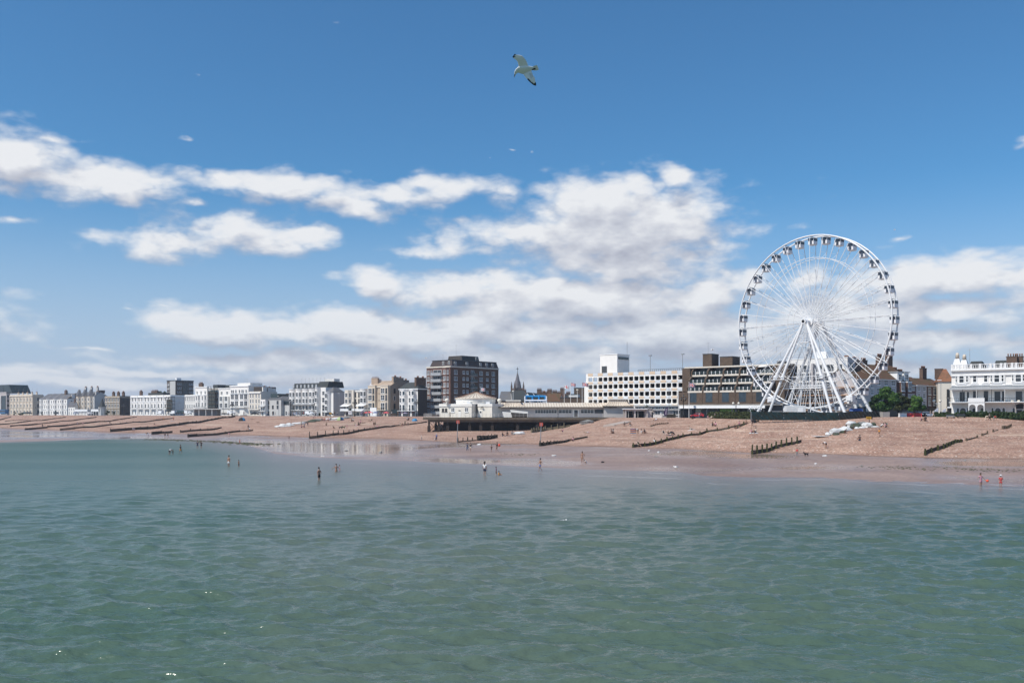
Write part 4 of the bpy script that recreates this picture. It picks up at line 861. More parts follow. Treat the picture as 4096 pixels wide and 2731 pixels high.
inland('white_gable_house', 'small house with a white gable left of the chimney rows', 2094, 2124, 440, -15, 1594, 2.9, WHITE, SLATED, 10, 'y')
inland('grey_slate_house', 'plain slate roofed house between the white gable and the clustered chimney', 2122, 2144, 452, -12, 1588, 2.0, WHITE, SLATED, 10, 'y')
inland('chimney_house', 'slate roofed house with a broad clustered chimney stack above the blue slide', 2142, 2172, 445, -12, 1597, 2.9, CREAM2, SLATED, 11, 'x', ((.25,1.9),(.75,.6)), 3)
inland('tiled_row_house', 'brown tiled row house with a round topped chimney right of the slide', 2170, 2200, 438, -12, 1601, 3.2, WHITE2, BRT, 11, 'x', ((.7,1.8),(.1,.5)), 3)
inland('cross_gabled_house', 'row house with a white cross gable and two small stacks', 2198, 2226, 436, -12, 1602, 3.0, WHITE, OLIVE, 10, 'y', ((.5,1.4),), 2, gw=WHITE)
inland('tall_chimney_row_house', 'row house with tall chimney pots behind the middle flagpoles', 2224, 2256, 442, -12, 1599, 3.0, GREYR, BRT, 11, 'x', ((.6,2.4),(.12,.6)), 3)
inland('dark_slate_row_house', 'dark slate row house just left of the flat topped office', 2254, 2298, 448, -12, 1597, 2.4, GREYR, SLATED, 11, 'x', ((.3,.9),), 4)
inland('flat_topped_office', 'dark flat topped block just left of the car park', 2296, 2348, 460, -20, 1552, 0, BBRICK, SLATED, 12, cat='building')
inland('white_walled_mews', 'white walled mews with sloping mossy roofs low behind the slide', 2184, 2240, 395, -10, 1606, 3.6, WHITE, OLIVE, 9, 'x', (), 4)
inland('brown_flat_store', 'long brown flat roofed store behind the flagpoles', 2240, 2346, 385, -14, 1590, 0, BBRICK, SLATED, 9, cat='building', wins=0)
inland('white_roof_room', 'white roof room with a blank front on top of the brown store', 2275, 2312, 392, -14, 1578, 0, WHITE, SLATED, 5, cat='building')
inland('grey_terrace_behind', 'grey fronted terrace with a long slate roof far behind the slide', 2010, 2110, 470, -10, 1600, 4, GREYR, SLATE, 10, 'x', ((.8,1),), 0)
# ---------------------------------------------------------------- multi storey car park
b = Bld('car_park', 'white multi storey car park with rows of rounded openings and tan and grey panels', 2344, 2732, 331, -40, None, None, depth=32, group=TG)
b.H = b.zn(1482); cp = b
zr = [b.zn(1380+y/3.36) for y in (430, 535, 645, 750)]; ph = (zr[0]-zr[3])/3; nc = 18; m0 = .9; cw = (b.W-m0)/nc
mb = MB(); pan = []
def ring(mb, cx, cz, w, h, ow, oh, dep=.5):
    rr = .28; inn = []
    for (sx, sz, a0) in ((1,-1,-90),(1,1,0),(-1,1,90),(-1,-1,180)):
        ww = ow if sz > 0 else ow*.95
        for k in range(4): an = R(a0+30*k); inn.append((cx+sx*(ww/2-rr)+rr*math.cos(an), cz+sz*(oh/2-rr)+rr*math.sin(an)))
    out = []
    for i, (x, z) in enumerate(inn):
        q = i//4; sx, sz = ((1,-1),(1,1),(-1,1),(-1,-1))[q]; out.append((cx+sx*w/2, cz+sz*h/2))
    n = len(inn); vs = [(x,0,z) for x,z in out]+[(x,0,z) for x,z in inn]+[(x*1.0,dep,z) for x,z in inn]
    fs = []
    for i in range(n):
        j = (i+1) % n
        if i % 4 == 3: fs.append((i,j,n+j,n+i))
        else: fs.append((i,n+j,n+i))
        fs.append((n+i,n+j,2*n+j,2*n+i))
    mb.add(vs, fs)
oh = 1.5; ch = 1.95
for z in zr:
    for i in range(nc): ring(mb, m0+cw*(i+.5), z, cw, ch, cw*.84, oh)
    mb.box(0,m0,0,.5,z-ch/2,z+ch/2)
for k, z in enumerate(zr):
    zt0 = z+ch/2; zt1 = (zr[k-1]-ch/2) if k else b.H
    mb.box(0,b.W,0,.5,zt0,zt1)
mb.box(0,b.W,0,.5,zr[3]-ch/2-1.6,zr[3]-ch/2)
mb.build('facade', WHITE, b.root)
PTAN = mat('tan_panel', (.60,.46,.33), var=.08); PGREY = mat('grey_panel', (.56,.59,.62), var=.06)
for k, z in enumerate(list(zr)+[zr[3]-ph]):
    zc_ = z+ch/2+(.42 if k else .8); p = MB()
    hh = .36 if k else .52
    if k == 4: hh = .3; zc_ -= .1
    for i in range(nc): p.box(m0+cw*i+.02, m0+cw*(i+1)-.02, -.06, .02, zc_-hh, zc_+hh, i % 2)
    p.build('spandrel_panel', [PTAN, PGREY], b.root)
for z in zr: MB().box(.3,b.W,.5,b.d,z-ch/2-.35,z-ch/2+.05).box(.3,b.W,.5,b.d,z+ch/2+.02,z+ch/2+.2).build('deck', CONC, b.root)
cl = MB()
for i in range(7): cl.box(3+i*5.5,3.4+i*5.5,9,9.4,-.5,zr[0]+1)
cl.build('column', CONC, b.root)
b.box('wall', GREYR, 0, b.W, b.d-.4, b.d, -.6, b.H); b.box('end_wall', WHITE, b.W-.3, b.W, .5, b.d-.4, -.6, b.H); b.box('roof', CONC, 0, b.W, .5, b.d-.4, b.H-.5, b.H-.02)
MB().box(0,.3,8,b.d-.4,-.6,b.H).box(-2.2,0,2,7,-.6,b.H-3).build('stair_wing', WHITE, b.root)
b.box('ground_floor', DGREY, 0, b.W, 1.5, 2, -.6, zr[3]-ch/2-1.6); b.box('fascia', TRIM, 0, b.W, -2.2, 1.4, zr[3]-ch/2-2.3, zr[3]-ch/2-1.7)
x0, x1 = b.x(2394), b.x(2457); zt1 = b.z(1420, x0)
o = MB().box(x0,x1+.6,1,9,b.H-.1,zt1).build('stair_tower', WHITE, b.root); MB().box(x0-.15,x1+.75,.85,9.15,zt1,zt1+.25).build('coping', TRIM, o)
MB().box(x1+.6,x1+.75,1.6,8.4,b.H+5.0,zt1-.8).build('louvre', GREENG, o); MB().box(x0+.8,x0+3,.9,1.05,b.H,b.H+2.6).build('gate', DGREY, o); MB().tube((x1,8.5,zt1),(x1,8.5,zt1+5),.07).build('mast', STEEL, o)
for px in (2577, 2707):
    x = b.x(px); MB().tube((x,4,b.H),(x,4,b.H+5.8),.09).box(x-.55,x+.55,3.7,4.3,b.H+5.7,b.H+6.1).build('roof_lamp', STEEL, b.root)
rl = MB(); rl.box(b.x(2540),b.W,2,2.06,b.H+.9,b.H+1); rl.box(b.x(2540),b.W,2,2.06,b.H+.45,b.H+.5)
for i in range(24): x = b.x(2540)+(b.W-b.x(2540))*i/23; rl.box(x-.04,x+.04,2,2.08,b.H,b.H+1)
rl.build('roof_railing', DGREY, b.root)
# ---------------------------------------------------------------- stepped brown apartments
b = Bld('stepped_apartment_block', 'brown brick apartment block with stepped balconies, slanting fins and a shop row below', 2711, 3138, 300, -40, None, 1560, depth=16, group=TG)
BB2 = BBRICK; W_ = b.W; zz = [b.z(q, b.x(2750)) for q in (1466, 1499, 1532, 1564, 1618, 1622.5, 1633)]
b.box('podium_wall', BB2, 0, W_, 0, b.d, zz[4], zz[3]-.3)
b.box('soffit', CONC, -.1, W_+.2, -.1, 0, zz[4]-.3, zz[4]); b.box('fascia', TRIM, b.x(2726), b.x(3068), -1.6, -1.3, zz[6], zz[5]); b.box('shop_wall', DGREY, 0, W_, 1.5, b.d, -.6, zz[4]); b.box('canopy', CONC, b.x(2726), b.x(3068), -1.3, 1.5, zz[5]-.4, zz[5]-.1)
SH = [('shop_front', mat('green_shop', (.16,.32,.06)), 2873, 2930), ('shop_front', DGREY, 2800, 2868), ('shop_front', mat('pale_shop_poster', (.35,.36,.30)), 2776, 2798), ('shop_front', BLACK, 2940, 3060), ('shop_front', BLACK, 2715, 2770)]
for n_, m_, l_, r_ in SH: b.box(n_, m_, b.x(l_), b.x(r_), 1.1, 1.48, .2, zz[6]-.2)
for px in (2772,2770+65,2936,3000,3062): MB().tube((b.x(px),-1.2,0),(b.x(px),-1.2,zz[6]),.22,n=8).build('shop_column', DGREY, b.root)
for px in (2773,2836,2902,2970,3039): b.win(b.x(px), (zz[3]+zz[4])/2+.1, 2.5, 3.2, 'plate')
for px in (2747,2804,2868,2935,3003,3069): b.box('brick_rib', BB2, b.x(px)-.5, b.x(px)+.5, -.14, 0, zz[4], zz[3]-.35)
fx = [b.x(q) for q in (2748,2812,2876,2941,3006,3080)]; st = [0.0, 1.6, 3.2]
for k in range(3):
    zb_, ztp = zz[3-k], zz[2-k]; yf = st[k]
    b.box('wall', BB2, .4, W_, yf+3.2, b.d, zb_-.3, ztp+.1)
    for i in range(5):
        xa, xb = fx[i]+.3, fx[i+1]-.3
        o = MB().box(xa,xb,yf-.15,yf+3.2,zb_-.55,zb_).build('balcony', CREAM2, b.root); MB().box(xa,xb,yf,yf+.06,zb_+.1,zb_+1.05).box(xa,xb,yf-.04,yf+.1,zb_+1.05,zb_+1.13).build('railing', GREENG, o)
        q = MB()
        for s in (.22,.5,.8): x = xa+(xb-xa)*s; q.box(x-.07,x+.07,yf-.12,yf-.02,zb_,zb_+1.1).box(x-.22,x+.22,yf-.12,yf-.02,zb_+.75,zb_+.9)
        q.build('ornament', TRIM, o)
        gl = MB().box(xa,xb,yf+3.0,yf+3.19,zb_,ztp-.5).build('glazing', GLASSB, b.root); f_ = MB()
        for s in (0,.22,.36,.58,.8,.97): x = xa+(xb-xa)*s; f_.box(x,x+.14,yf+2.9,yf+3.0,zb_,ztp-.5)
        f_.box(xa,xb,yf+2.88,yf+2.9,ztp-1.1,ztp-.95); f_.build('frame', BLACK, gl)
    for i, x in enumerate(fx):
        MB().xprism([(yf-.2,zb_-.3),(yf-.2,zb_+1.1),(yf+1.4,ztp-.4),(yf+3.2,ztp-.4),(yf+3.2,zb_-.3)], x-.3, x+.3).build('fin_wall', BB2, b.root)
b.box('roof_slab', CREAM2, .2, W_, 4.0, b.d, zz[0]-.4, zz[0]+.05); b.box('end_wall', BB2, -.02, .4, 3.0, b.d, zz[4], zz[0]-.4)
b.box('end_pier', BB2, .4, fx[0]-.3, 2.6, 6.5, zz[3], zz[0]-.4); b.box('wall', BB2, fx[5]+.3, W_, 2.8, 6.4, zz[3]-.3, zz[0]-.4)
for l_, r_, yt, y0, y1 in ((2776,2812,1414,6,11),(2839,2890,1424.5,7,12.5)):
    xa, xb = b.x(l_), b.x(r_); o = MB().box(xa,xb,y0,y1,zz[0],b.z(yt,xa)).build('roof_plant_room', BB2, b.root); MB().box(xa-.1,xb+.1,y0-.1,y1+.1,b.z(yt,xa),b.z(yt,xa)+.2).build('coping', DGREY, o)
b.aerial(b.x(2796), 6.3, b.z(1414,b.x(2776)), 4); MB().box(b.x(3080),b.x(3100),5,9,zz[0],zz[0]+1).build('tank', DGREY, b.root)
x = b.x(3030); q = MB(); q.lathe([(1.9,2.2),(1.2,2.6),(.08,2.9)], 10, 0, (x,4.2,zz[1]-.3)).tube((x,4.2,zz[1]),(x,4.2,zz[1]+2.6),.05); q.build('sunshade', WHITE, b.root)
# ---------------------------------------------------------------- white flats behind the wheel
b = Bld('white_apartment_block', 'white modern apartment block behind the ferris wheel with brown brick lower floors', 3149, 3389, 284, -40, 3429, 1430, group=TG)
zz = [b.zn(q) for q in (1469, 1506, 1541)]; lo = b.zn(1560)
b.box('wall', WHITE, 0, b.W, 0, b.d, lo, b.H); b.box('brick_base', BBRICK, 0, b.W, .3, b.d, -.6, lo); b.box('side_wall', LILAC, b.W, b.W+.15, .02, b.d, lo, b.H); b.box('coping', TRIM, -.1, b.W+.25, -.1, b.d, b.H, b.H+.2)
for z in zz:
    for k, w_ in ((.13,1.6),(.3,3.0),(.52,2.6),(.70,3.0),(.88,1.4)): b.win(b.W*k, z, w_, 2.0, 'dark')
    b.balcony(b.W*.2, b.W*.42, z-1.3, 1.4, TRIM, LEAD); b.balcony(b.W*.6, b.W*.82, z-1.3, 1.4, TRIM, LEAD)
    b.win(b.d*.35, z+.2, 2.2, 2.6, 'dark', 'r', .15); b.win(b.d*.75, z-.3, 1.2, 1.4, 'dark', 'r', .15)
b.box('shade_fin', LILAC, b.W*.44, b.W*.47, -1.6, 0, lo, b.H-1.5)
for k in range(3): b.row(b.spread(7), lo-1.6-k*2.6, 1.6, 1.4, 'brown')
b.box('roof_cabin', TRIM, b.W*.42, b.W*.6, 3, 7, b.H, b.H+2.4)
sf = tag(empty('scaffold', (b.ox, b.oy, ZP), b.a), 'long scaffold with orange boards across the brown lower floors behind the wheel', 'scaffold')
q = MB()
for i in range(13):
    x = b.W*1.25*i/12-2; q.tube((x,-1.0,-.3),(x,-1.0,lo+.6),.06).tube((x,-2.2,-.3),(x,-2.2,lo+.6),.06)
for k in range(6): q.tube((-2,-2.2,1+k*1.7),(b.W*1.25-2,-2.2,1+k*1.7),.05)
for i in range(6): x = b.W*1.25*i/6-2; q.tube((x,-2.2,0),(x+3,-2.2,lo),.05)
q.build('pole_frame', STEEL, sf)
for k in (1,2,3,4): MB().box(-2,b.W*1.25-2,-2.25,-.95,k*2.3,k*2.3+.22).build('walkway_board', mat('scaffold_board', (.48,.28,.16), var=.25), sf)
# scaffolds on the left row
def scaffold(b, x0, x1, dep, top, label):
    s = tag(empty('scaffold', (b.ox, b.oy, ZP), b.a), label, 'scaffold'); q = MB(); n = max(2, int((x1-x0)/2.2))
    for i in range(n+1): x = x0+(x1-x0)*i/n; q.tube((x,-.6,-.3),(x,-.6,top),.09).tube((x,-dep,-.3),(x,-dep,top),.09)
    k = 0
    while k*2 < top: q.tube((x0,-dep,k*2+1),(x1,-dep,k*2+1),.07); k += 1
    q.tube((x0,-dep,0),(x1,-dep,top*.5),.07).tube((x1,-dep,top*.5),(x0,-dep,top),.07)
    q.build('pole_frame', DGREY, s)
    k = 1
    while k*2.2 < top: MB().box(x0-.3,x1+.3,-dep-.1,-.5,k*2.2,k*2.2+.25).build('walkway_board', WOOD, s); k += 1
    MB().box(x0,x1,-dep+.3,-dep+.4,top*.2,top*.85).build('debris_netting', mat('dark_netting', (.05,.06,.055)), s)
scaffold(sc_w, sc_w.x(681)-.2, sc_w.x(681)+5.5, 2.6, sc_w.H-1, 'dark netted scaffold on the end of the long white terrace')
scaffold(scb, scb.x(846), scb.x(872), 2.4, scb.H+1, 'tall dark scaffold rising up the middle of the white hotels')
# ---------------------------------------------------------------- shaded street of old houses right of the wheel
SG = 'old houses in the shaded street'
def street(name, label, xl, xr, ye, rise, wallm, roofm, D=None, rows=(), cols=2, bays=False, ch=(), shop=None, dep=11, a=38, style='pair', cross=False):
    u0 = U(3425); X0, Y0 = u0*268, 268.; c_, s_ = math.cos(R(a)), math.sin(R(a)); u = U(xl); w_ = (u*Y0-X0)/(c_-u*s_)
    b = Bld(name, label, xl, xr, D or Y0+w_*s_, a, None, None, depth=dep, cat='house', group=SG); b.H = b.zl(ye)
    b.box('wall', wallm, 0, b.W, 0, b.d, -.6, b.H)
    b.gable(roofm, 0, b.W, 0, b.d, b.H, rise, 'y' if cross else 'x', wallm)
    for f, z, w2, h in rows:
        xs = b.spread(cols)
        for x in xs: b.win(x, b.zl(z), w2, h, style, y=-.9 if bays else 0)
    if bays:
        for x in b.spread(cols): b.bay(x-b.W/cols*.33, x+b.W/cols*.33, 2.8, b.H-.2, 'box', wallm, .9, cap=TRIM)
    for k, h in ch: b.chimney(b.W*k, b.d*.5, b.H+rise*.5, b.H+rise+h, 2.6, 1.2, CBRICK, 6)
    if shop: b.box('shop_front', shop, .3, b.W-.3, -.5, 0, 0, 2.8); b.box('fascia', DARKW, .1, b.W-.1, -.9, -.5, 2.7, 3.4)
    b.box('gutter', TRIM, -.2, b.W+.2, -.45, -.2, b.H-.1, b.H+.1); return b
street('lilac_corner_house', 'grey rendered corner house with a row of chimney pots, beside the white flats', 3428, 3500, 1517, 3.4, LILAC, OLIVE, rows=((0,1538,1.6,1.6),(0,1566,1.6,1.6)), cols=3, ch=((.35,3.2),(.9,2.6)), shop=BLACK)
street('grey_three_window_house', 'long grey rendered house with three white windows above the big green tree', 3500, 3586, 1517, 5.0, LILAC, OLIVE, rows=((0,1529,2.2,1.7),(0,1562,2.2,1.7)), cols=3, ch=((.1,1.4),(.5,1.2)), shop=BLACK, dep=15)
g_ = street('dormer_brick_house', 'dark red brick house with two white dormers and tall bays', 3588, 3641, 1526, 5.8, RBRICK, OLIVE, rows=((0,1546,2.0,2.8),(0,1590,2.0,2.4)), cols=2, bays=True, ch=((.25,2.4),(.95,4.2)), shop=BLACK, dep=14)
for x in g_.spread(2): o = MB().box(x-1.4,x+1.4,.2,3,g_.H+.3,g_.H+3).build('dormer', TRIM, g_.root); MB().box(x-1.7,x+1.7,-.2,3.2,g_.H+3,g_.H+3.25).build('dormer_roof', LEAD, o); g_.win(x, g_.H+1.5, 2, 1.9, 'pair', y=.15)
street('narrow_tiled_house', 'narrow brick house under a mossy tiled roof with an arched bay', 3641, 3664, 1542, 3.2, RBRICK, OLIVE, rows=((0,1552,1.6,1.4),(0,1584,1.8,1.5)), cols=1, ch=((.15,2.0),), shop=BLACK)
street('grey_fronted_tiled_house', 'grey rendered house under a broad mossy orange tiled roof', 3664, 3707, 1541, 2.9, LILAC, OLIVE, rows=((0,1554,1.6,1.4),(0,1582,1.6,1.6),(0,1612,1.6,1.6)), cols=2, ch=((.05,1.6),), shop=BLACK)
sh_ = street('brick_shop_house', 'dark brick house with white bays over two shops at the end of the street', 3708, 3786, 1544, 2.7, mat('dark_red_brick_wall', (.10,.045,.035), var=.25), OLIVE, rows=((0,1564,1.7,2.4),(0,1604,1.7,2.8)), cols=4, ch=((.62,3.4),), shop=BLACK)
sh_.box('grey_shop_front', GREYR, sh_.W*.60, sh_.W-.3, -.95, -.5, .1, 3.5)
b = Bld('orange_roofed_house', 'cream house with a bright orange tiled roof tucked beside the white balustraded villa', 3752, 3812, 292, -20, None, 1526, depth=10, cat='house', group=SG)
b.box('wall', CREAM2, 0, b.W, 0, b.d, -.6, b.H); b.hip(ORANGE, 0, b.W, 0, b.d, b.H, 4.2, .42); b.chimney(.6, 4, b.H+1, b.H+4.2, 2.4, 1.2, CBRICK, 0)
for q in (1572, 1610): b.win(b.x(3793), b.z(q), .9, 2.6, 'brown')
b.box('shop_awning', TRIM, b.x(3788), b.W, -1.2, 0, 3.2, 3.6); b.box('shop_front', DARKW, b.x(3788), b.W-.2, -.3, 0, .2, 3)
# ---------------------------------------------------------------- white balustraded villa
b = Bld('balustraded_villa', 'bright white villa with roof balustrade, arched windows and a long metal roofed veranda', 3806, 4240, 237, -38, None, None, depth=14, group=TG); vl_ = b
zq = lambda py, px=3850: b.z(py, b.x(px))
b.H = zq(1479.5); b.box('wall', WHITE, 0, b.W, 0, b.d, -.6, b.H)
VM = mat('villa_trim', (.74,.735,.725), .6, var=.05)
b.cornice(VM, b.H-1.6, .35, .35); b.cornice(VM, b.H-.25, .4, .6); zt_ = b.H+.15
b.cornice(VM, zq(1543), .3, .25, 'string_course')
def bal(z, h, x0, x1, y=-.35):
    o = MB().box(x0,x1,y,y+.35,z,z+.18).box(x0,x1,y-.05,y+.4,z+h-.16,z+h).build('balustrade', VM, b.root); q = MB(); n = int((x1-x0)/.42)
    for i in range(n): q.lathe([(.07,0),(.13,.3),(.06,.7),(.1,1)], 6, 0, (0,0,0)); 
    q = MB()
    for i in range(n):
        x = x0+(x1-x0)*(i+.5)/n; q.lathe([(.07,z+.18),(.14,z+.18+(h-.34)*.35),(.06,z+.18+(h-.34)*.75),(.1,z+h-.16)], 6, 0, (x,y+.17,0))
    q.build('baluster', VM, o)
ed = [3806,3832,3858,3882,3918,3960,3975,4002,4018,4046,4062,4096,4112,4150,4200,4239]
for i in range(len(ed)-1):
    xa, xb = b.x(ed[i]), b.x(ed[i+1]); bal(zt_, 1.25, xa+.45, xb-.0, -.3); MB().box(xa-.05,xa+.45,-.4,.15,zt_,zt_+1.35).build('balustrade_pier', VM, b.root)
zw = zq(1515); zf = zq(1608); zvr = zq(1560)
VB_ = ((3822,3880),(3962,4022),(4048,4106))
for px, w_, h, st in ((3826,.5,1.9,'arch'),(3847,1.25,2.15,'arch'),(3869,.6,1.9,'arch'),(3899,.95,2.0,'arch'),(3943,.95,2.0,'arch'),(3966,.5,1.9,'arch'),(3988,1.3,2.2,'arch'),(4011,.65,1.9,'arch'),(4052,.5,1.9,'arch'),(4074,1.4,2.2,'arch'),(4096,.65,1.9,'arch'),(4140,1.0,2,'arch'),(4185,1.3,2.2,'arch')):
    b.win(b.x(px), zw, w_, h, st, y=-.22 if any(p_ < px < q_ for p_, q_ in VB_) else 0)
for px, w_ in ((3847,2.4),(3899,1.8),(3943,1.8),(3988,2.5),(4074,2.6),(4185,2.6)): b.box('sill', VM, b.x(px)-w_/2, b.x(px)+w_/2, -.35, 0, zw-1.5, zw-1.25)
for px0, px1 in VB_: b.box('window_bay', WHITE, b.x(px0), b.x(px1), -.22, -.005, zq(1545), b.H-1.6)
b.part('veranda_roof', MB().xprism([(-.3,zq(1549)),(-3.0,zvr+.12),(-3.0,zvr),(-.3,zvr+.35)], 0, b.W), LEAD)
q = MB()
for i in range(70): x = b.W*i/70; q.add([(x,-.3,zq(1549)+.06),(x+.05,-.3,zq(1549)+.06),(x+.05,-3.02,zvr+.18),(x,-3.02,zvr+.18),(x,-.3,zq(1549)-.1),(x+.05,-.3,zq(1549)-.1),(x+.05,-3.02,zvr),(x,-3.02,zvr)], [(0,1,2,3),(0,3,7,4),(1,5,6,2),(2,6,7,3)])
q.build('roof_batten', LEAD, b.root)
b.balcony(0, b.W, zf, 3.0, VM, BLACK, 1.0)
for px in (3809,3860,3915,3975,4027,4100,4160,4230): MB().tube((b.x(px),-2.9,zf),(b.x(px),-2.9,zvr),.07).build('veranda_post', VM if px in (3915,4027) else DGREY, b.root)
for px, w_, st in ((3849,1.5,'plain'),(3872,.7,'plain'),(3901,1.0,'dark'),(3944,1.0,'dark'),(3990,1.6,'plain'),(4013,.8,'plain'),(4076,1.7,'plain'),(4150,1.4,'plain')): b.win(b.x(px), zf+1.45, w_, 2.7, st)
b.box('balcony_panel', VM, b.x(3883), b.x(3948), -3.3, -2.95, zf-.1, zf+1.0)
q = MB()
for i in range(2):
    x0, x1 = b.x(3884+i*32), b.x(3884+(i+1)*32); xm = (x0+x1)/2; r_ = (x1-x0)*.40; zc_ = zf-1.35
    ar = [(xm-r_*math.cos(math.pi*k/8), zc_+r_*math.sin(math.pi*k/8)*.9) for k in range(9)]
    for k in range(8): q.add([(ar[k][0],-3.2,ar[k][1]),(ar[k+1][0],-3.2,ar[k+1][1]),(ar[k+1][0],-3.2,zf-.15),(ar[k][0],-3.2,zf-.15),(ar[k][0],-2.9,ar[k][1]),(ar[k+1][0],-2.9,ar[k+1][1])], [(0,1,2,3),(0,4,5,1)])
    q.box(x0,xm-r_,-3.2,-2.9,0,zf-.15).box(xm+r_,x1,-3.2,-2.9,0,zf-.15)
q.build('porch_arch', VM, b.root)
for px, w_ in ((3832,.7),(3852,1.6),(3874,.8),(3897,1.1),(3930,1.1),(3970,.6),(3992,1.5),(4015,.8),(4055,.7),(4140,1.4)): b.win(b.x(px), 1.65, w_, 2.7, 'arch')
b.box('pub_sign', BLACK, b.x(4064), b.x(4094), -.5, -.1, 2.7, 3.9); b.box('door', DARKW, b.x(4068), b.x(4088), -.25, 0, 0, 2.4)
for px, h, po in ((3822,2.7,1),(3850,2.2,1)):
    x = b.x(px); z1 = zt_+.9; o = MB().prism([(x-1.3,1),(x+1.3,1),(x+1.3,3.4),(x-1.3,3.4)], z1-1, z1+h*.75, 0, False, [(x-.55,1.7),(x+.55,1.7),(x+.55,2.7),(x-.55,2.7)]).build('chimney', VM, b.root)
    MB().lathe([(.55,z1+h*.75),(.42,z1+h*.75+.7),(.5,z1+h*.75+.8),(.3,z1+h+.9)], 9, 0, (x,2.2,0)).build('chimney_pot', CREAM, o)
b.aerial(b.x(3854)+.9, 3, zt_+1, 4.6)
MB().prism([(b.x(3865),1.2),(b.x(3930),1.2),(b.x(3930),8),(b.x(3865),8)], zt_+.2, zt_+2.2, 0, False, [(b.x(3873),3.5),(b.x(3915),3.5),(b.x(3915),5),(b.x(3873),5)]).build('roof', SLATED, b.root)
MB().prism([(b.x(3965),1.2),(b.x(4030),1.2),(b.x(4030),8),(b.x(3965),8)], zt_+.2, zt_+2.2, 0, False, [(b.x(3973),3.5),(b.x(4015),3.5),(b.x(4015),5),(b.x(3973),5)]).build('roof', SLATED, b.root)
b.chimney(b.x(4040), 3, zt_, zt_+2.9, 2.4, 1.2, CBRICK, 4); b.chimney(b.x(4064), 4, zt_, zt_+2.9, 2.0, 1.2, CBRICK, 4)
MB().prism([(b.x(4080),1.5),(b.x(4180),1.5),(b.x(4180),8),(b.x(4080),8)], zt_+.2, zt_+2.0, 0, False, [(b.x(4086),3.5),(b.x(4170),3.5),(b.x(4170),5),(b.x(4086),5)]).build('roof', SLATED, b.root)
# ---------------------------------------------------------------- ferris wheel
WC = P(3251, 1289, 241); ZG = 6.9; hub = WC.z-ZG; th = R(51)
fw = tag(empty('ferris_wheel', (WC.x, WC.y, ZG), -th), 'giant white ferris wheel with glazed cabins on slanting tubular legs', 'ferris wheel')
# local: x in the wheel plane, -y towards the sea, z up
RR, NS, hb = 22.95, 36, 1.43
WM = mat('wheel_white_steel', (.72,.72,.72), .35, var=.04)
GL = glass('cabin_glass', (.06,.065,.085), .05, .7)
def circ(r, y, k, off=0.0): a = R(90)+2*math.pi*(k+off)/NS; return Vector((r*math.cos(a), y, hub+r*math.sin(a)))
for y in (-hb, hb):
    q = MB()
    for k in range(NS*2): q.tube(circ(RR, y, k/2), circ(RR, y, (k+1)/2), .215, n=8)
    q.build('rim', WM, fw)
for rr, wd in ((RR*.745,.085),(RR*.30,.06)):
    for y in (-hb*.93, hb*.93):
        q = MB()
        for k in range(NS): q.tube(circ(rr, y, k), circ(rr, y, k+1), wd, n=5)
        q.build('bracing_ring', WM, fw)
for k in range(NS):
    q = MB(); i0 = circ(.9, -1.5, k); i1 = circ(.9, 1.5, k); o0 = circ(RR, -hb, k); o1 = circ(RR, hb, k)
    q.tube(i0, o0, .08, n=5).tube(i1, o1, .08, n=5)
    for j in range(8):
        f0, f1 = .10+j*.1, .10+(j+1)*.1
        q.tube(i1.lerp(o1, f1), i0.lerp(o0, f1), .028, n=4, caps=False)
        if j % 2 == 0: q.tube(i0.lerp(o0, f0), i1.lerp(o1, f1), .04, n=4, caps=False)
        else: q.tube(i1.lerp(o1, f0), i0.lerp(o0, f1), .025, n=4, caps=False)
    q.build('spoke', WM, fw)
q = MB().tube((0,-4.2,hub),(0,4.2,hub),.55,n=12).tube((0,-1.9,hub),(0,-1.2,hub),1.15,n=16).tube((0,1.2,hub),(0,1.9,hub),1.15,n=16).tube((0,-4.5,hub),(0,-4.15,hub),.75,n=12).tube((0,4.15,hub),(0,4.5,hub),.75,n=12)
q.build('hub', WM, fw); MB().tube((0,-4.58,hub),(0,-4.49,hub),.42,n=12).build('hub_cap', BLACK, fw)
# cabins: built once, hung from each rim node
cab = MB()
cl_, cw_ = 1.05, 1.12
cab.prism([(-cl_,-cw_),(cl_,-cw_),(cl_,cw_),(-cl_,cw_)], -2.35, -1.35).prism([(-cl_*.8,-cw_*.8),(cl_*.8,-cw_*.8),(cl_*.8,cw_*.8),(-cl_*.8,cw_*.8)], -2.55, -2.35, 0, False, [(-cl_,-cw_),(cl_,-cw_),(cl_,cw_),(-cl_,cw_)])
for sx in (-1,1):
    for sy in (-1,1): cab.box(sx*cl_-.06,sx*cl_+.06,sy*cw_-.06,sy*cw_+.06,-1.35,-.45)
cab_me = cab.mesh('cabin', mat('cabin_white', (.74,.73,.73), .35, var=.05))
gz_me = MB().box(-cl_+.03,cl_-.03,-cw_+.03,cw_-.03,-1.35,-.45).mesh('glazing', GL)
mu = MB()
for x in (-.35,.35): mu.box(x-.04,x+.04,-cw_-.01,-cw_+.05,-1.35,-.45).box(x-.04,x+.04,cw_-.05,cw_+.01,-1.35,-.45)
for y in (-.35,.35): mu.box(-cl_-.01,-cl_+.05,y-.04,y+.04,-1.35,-.45).box(cl_-.05,cl_+.01,y-.04,y+.04,-1.35,-.45)
mu_me = mu.mesh('mullion', mat('mullion_grey', (.16,.16,.17), .5))
rf_me = MB().prism([(-cl_*1.08,-cw_*1.08),(cl_*1.08,-cw_*1.08),(cl_*1.08,cw_*1.08),(-cl_*1.08,cw_*1.08)], -.45, -.22, 0, False, [(-cl_*.8,-cw_*.8),(cl_*.8,-cw_*.8),(cl_*.8,cw_*.8),(-cl_*.8,cw_*.8)]).mesh('roof', WM)
dr = MB().box(-.42,.42,-cw_-.04,-cw_+.02,-2.3,-.5); dr_me = dr.mesh('door', GL)
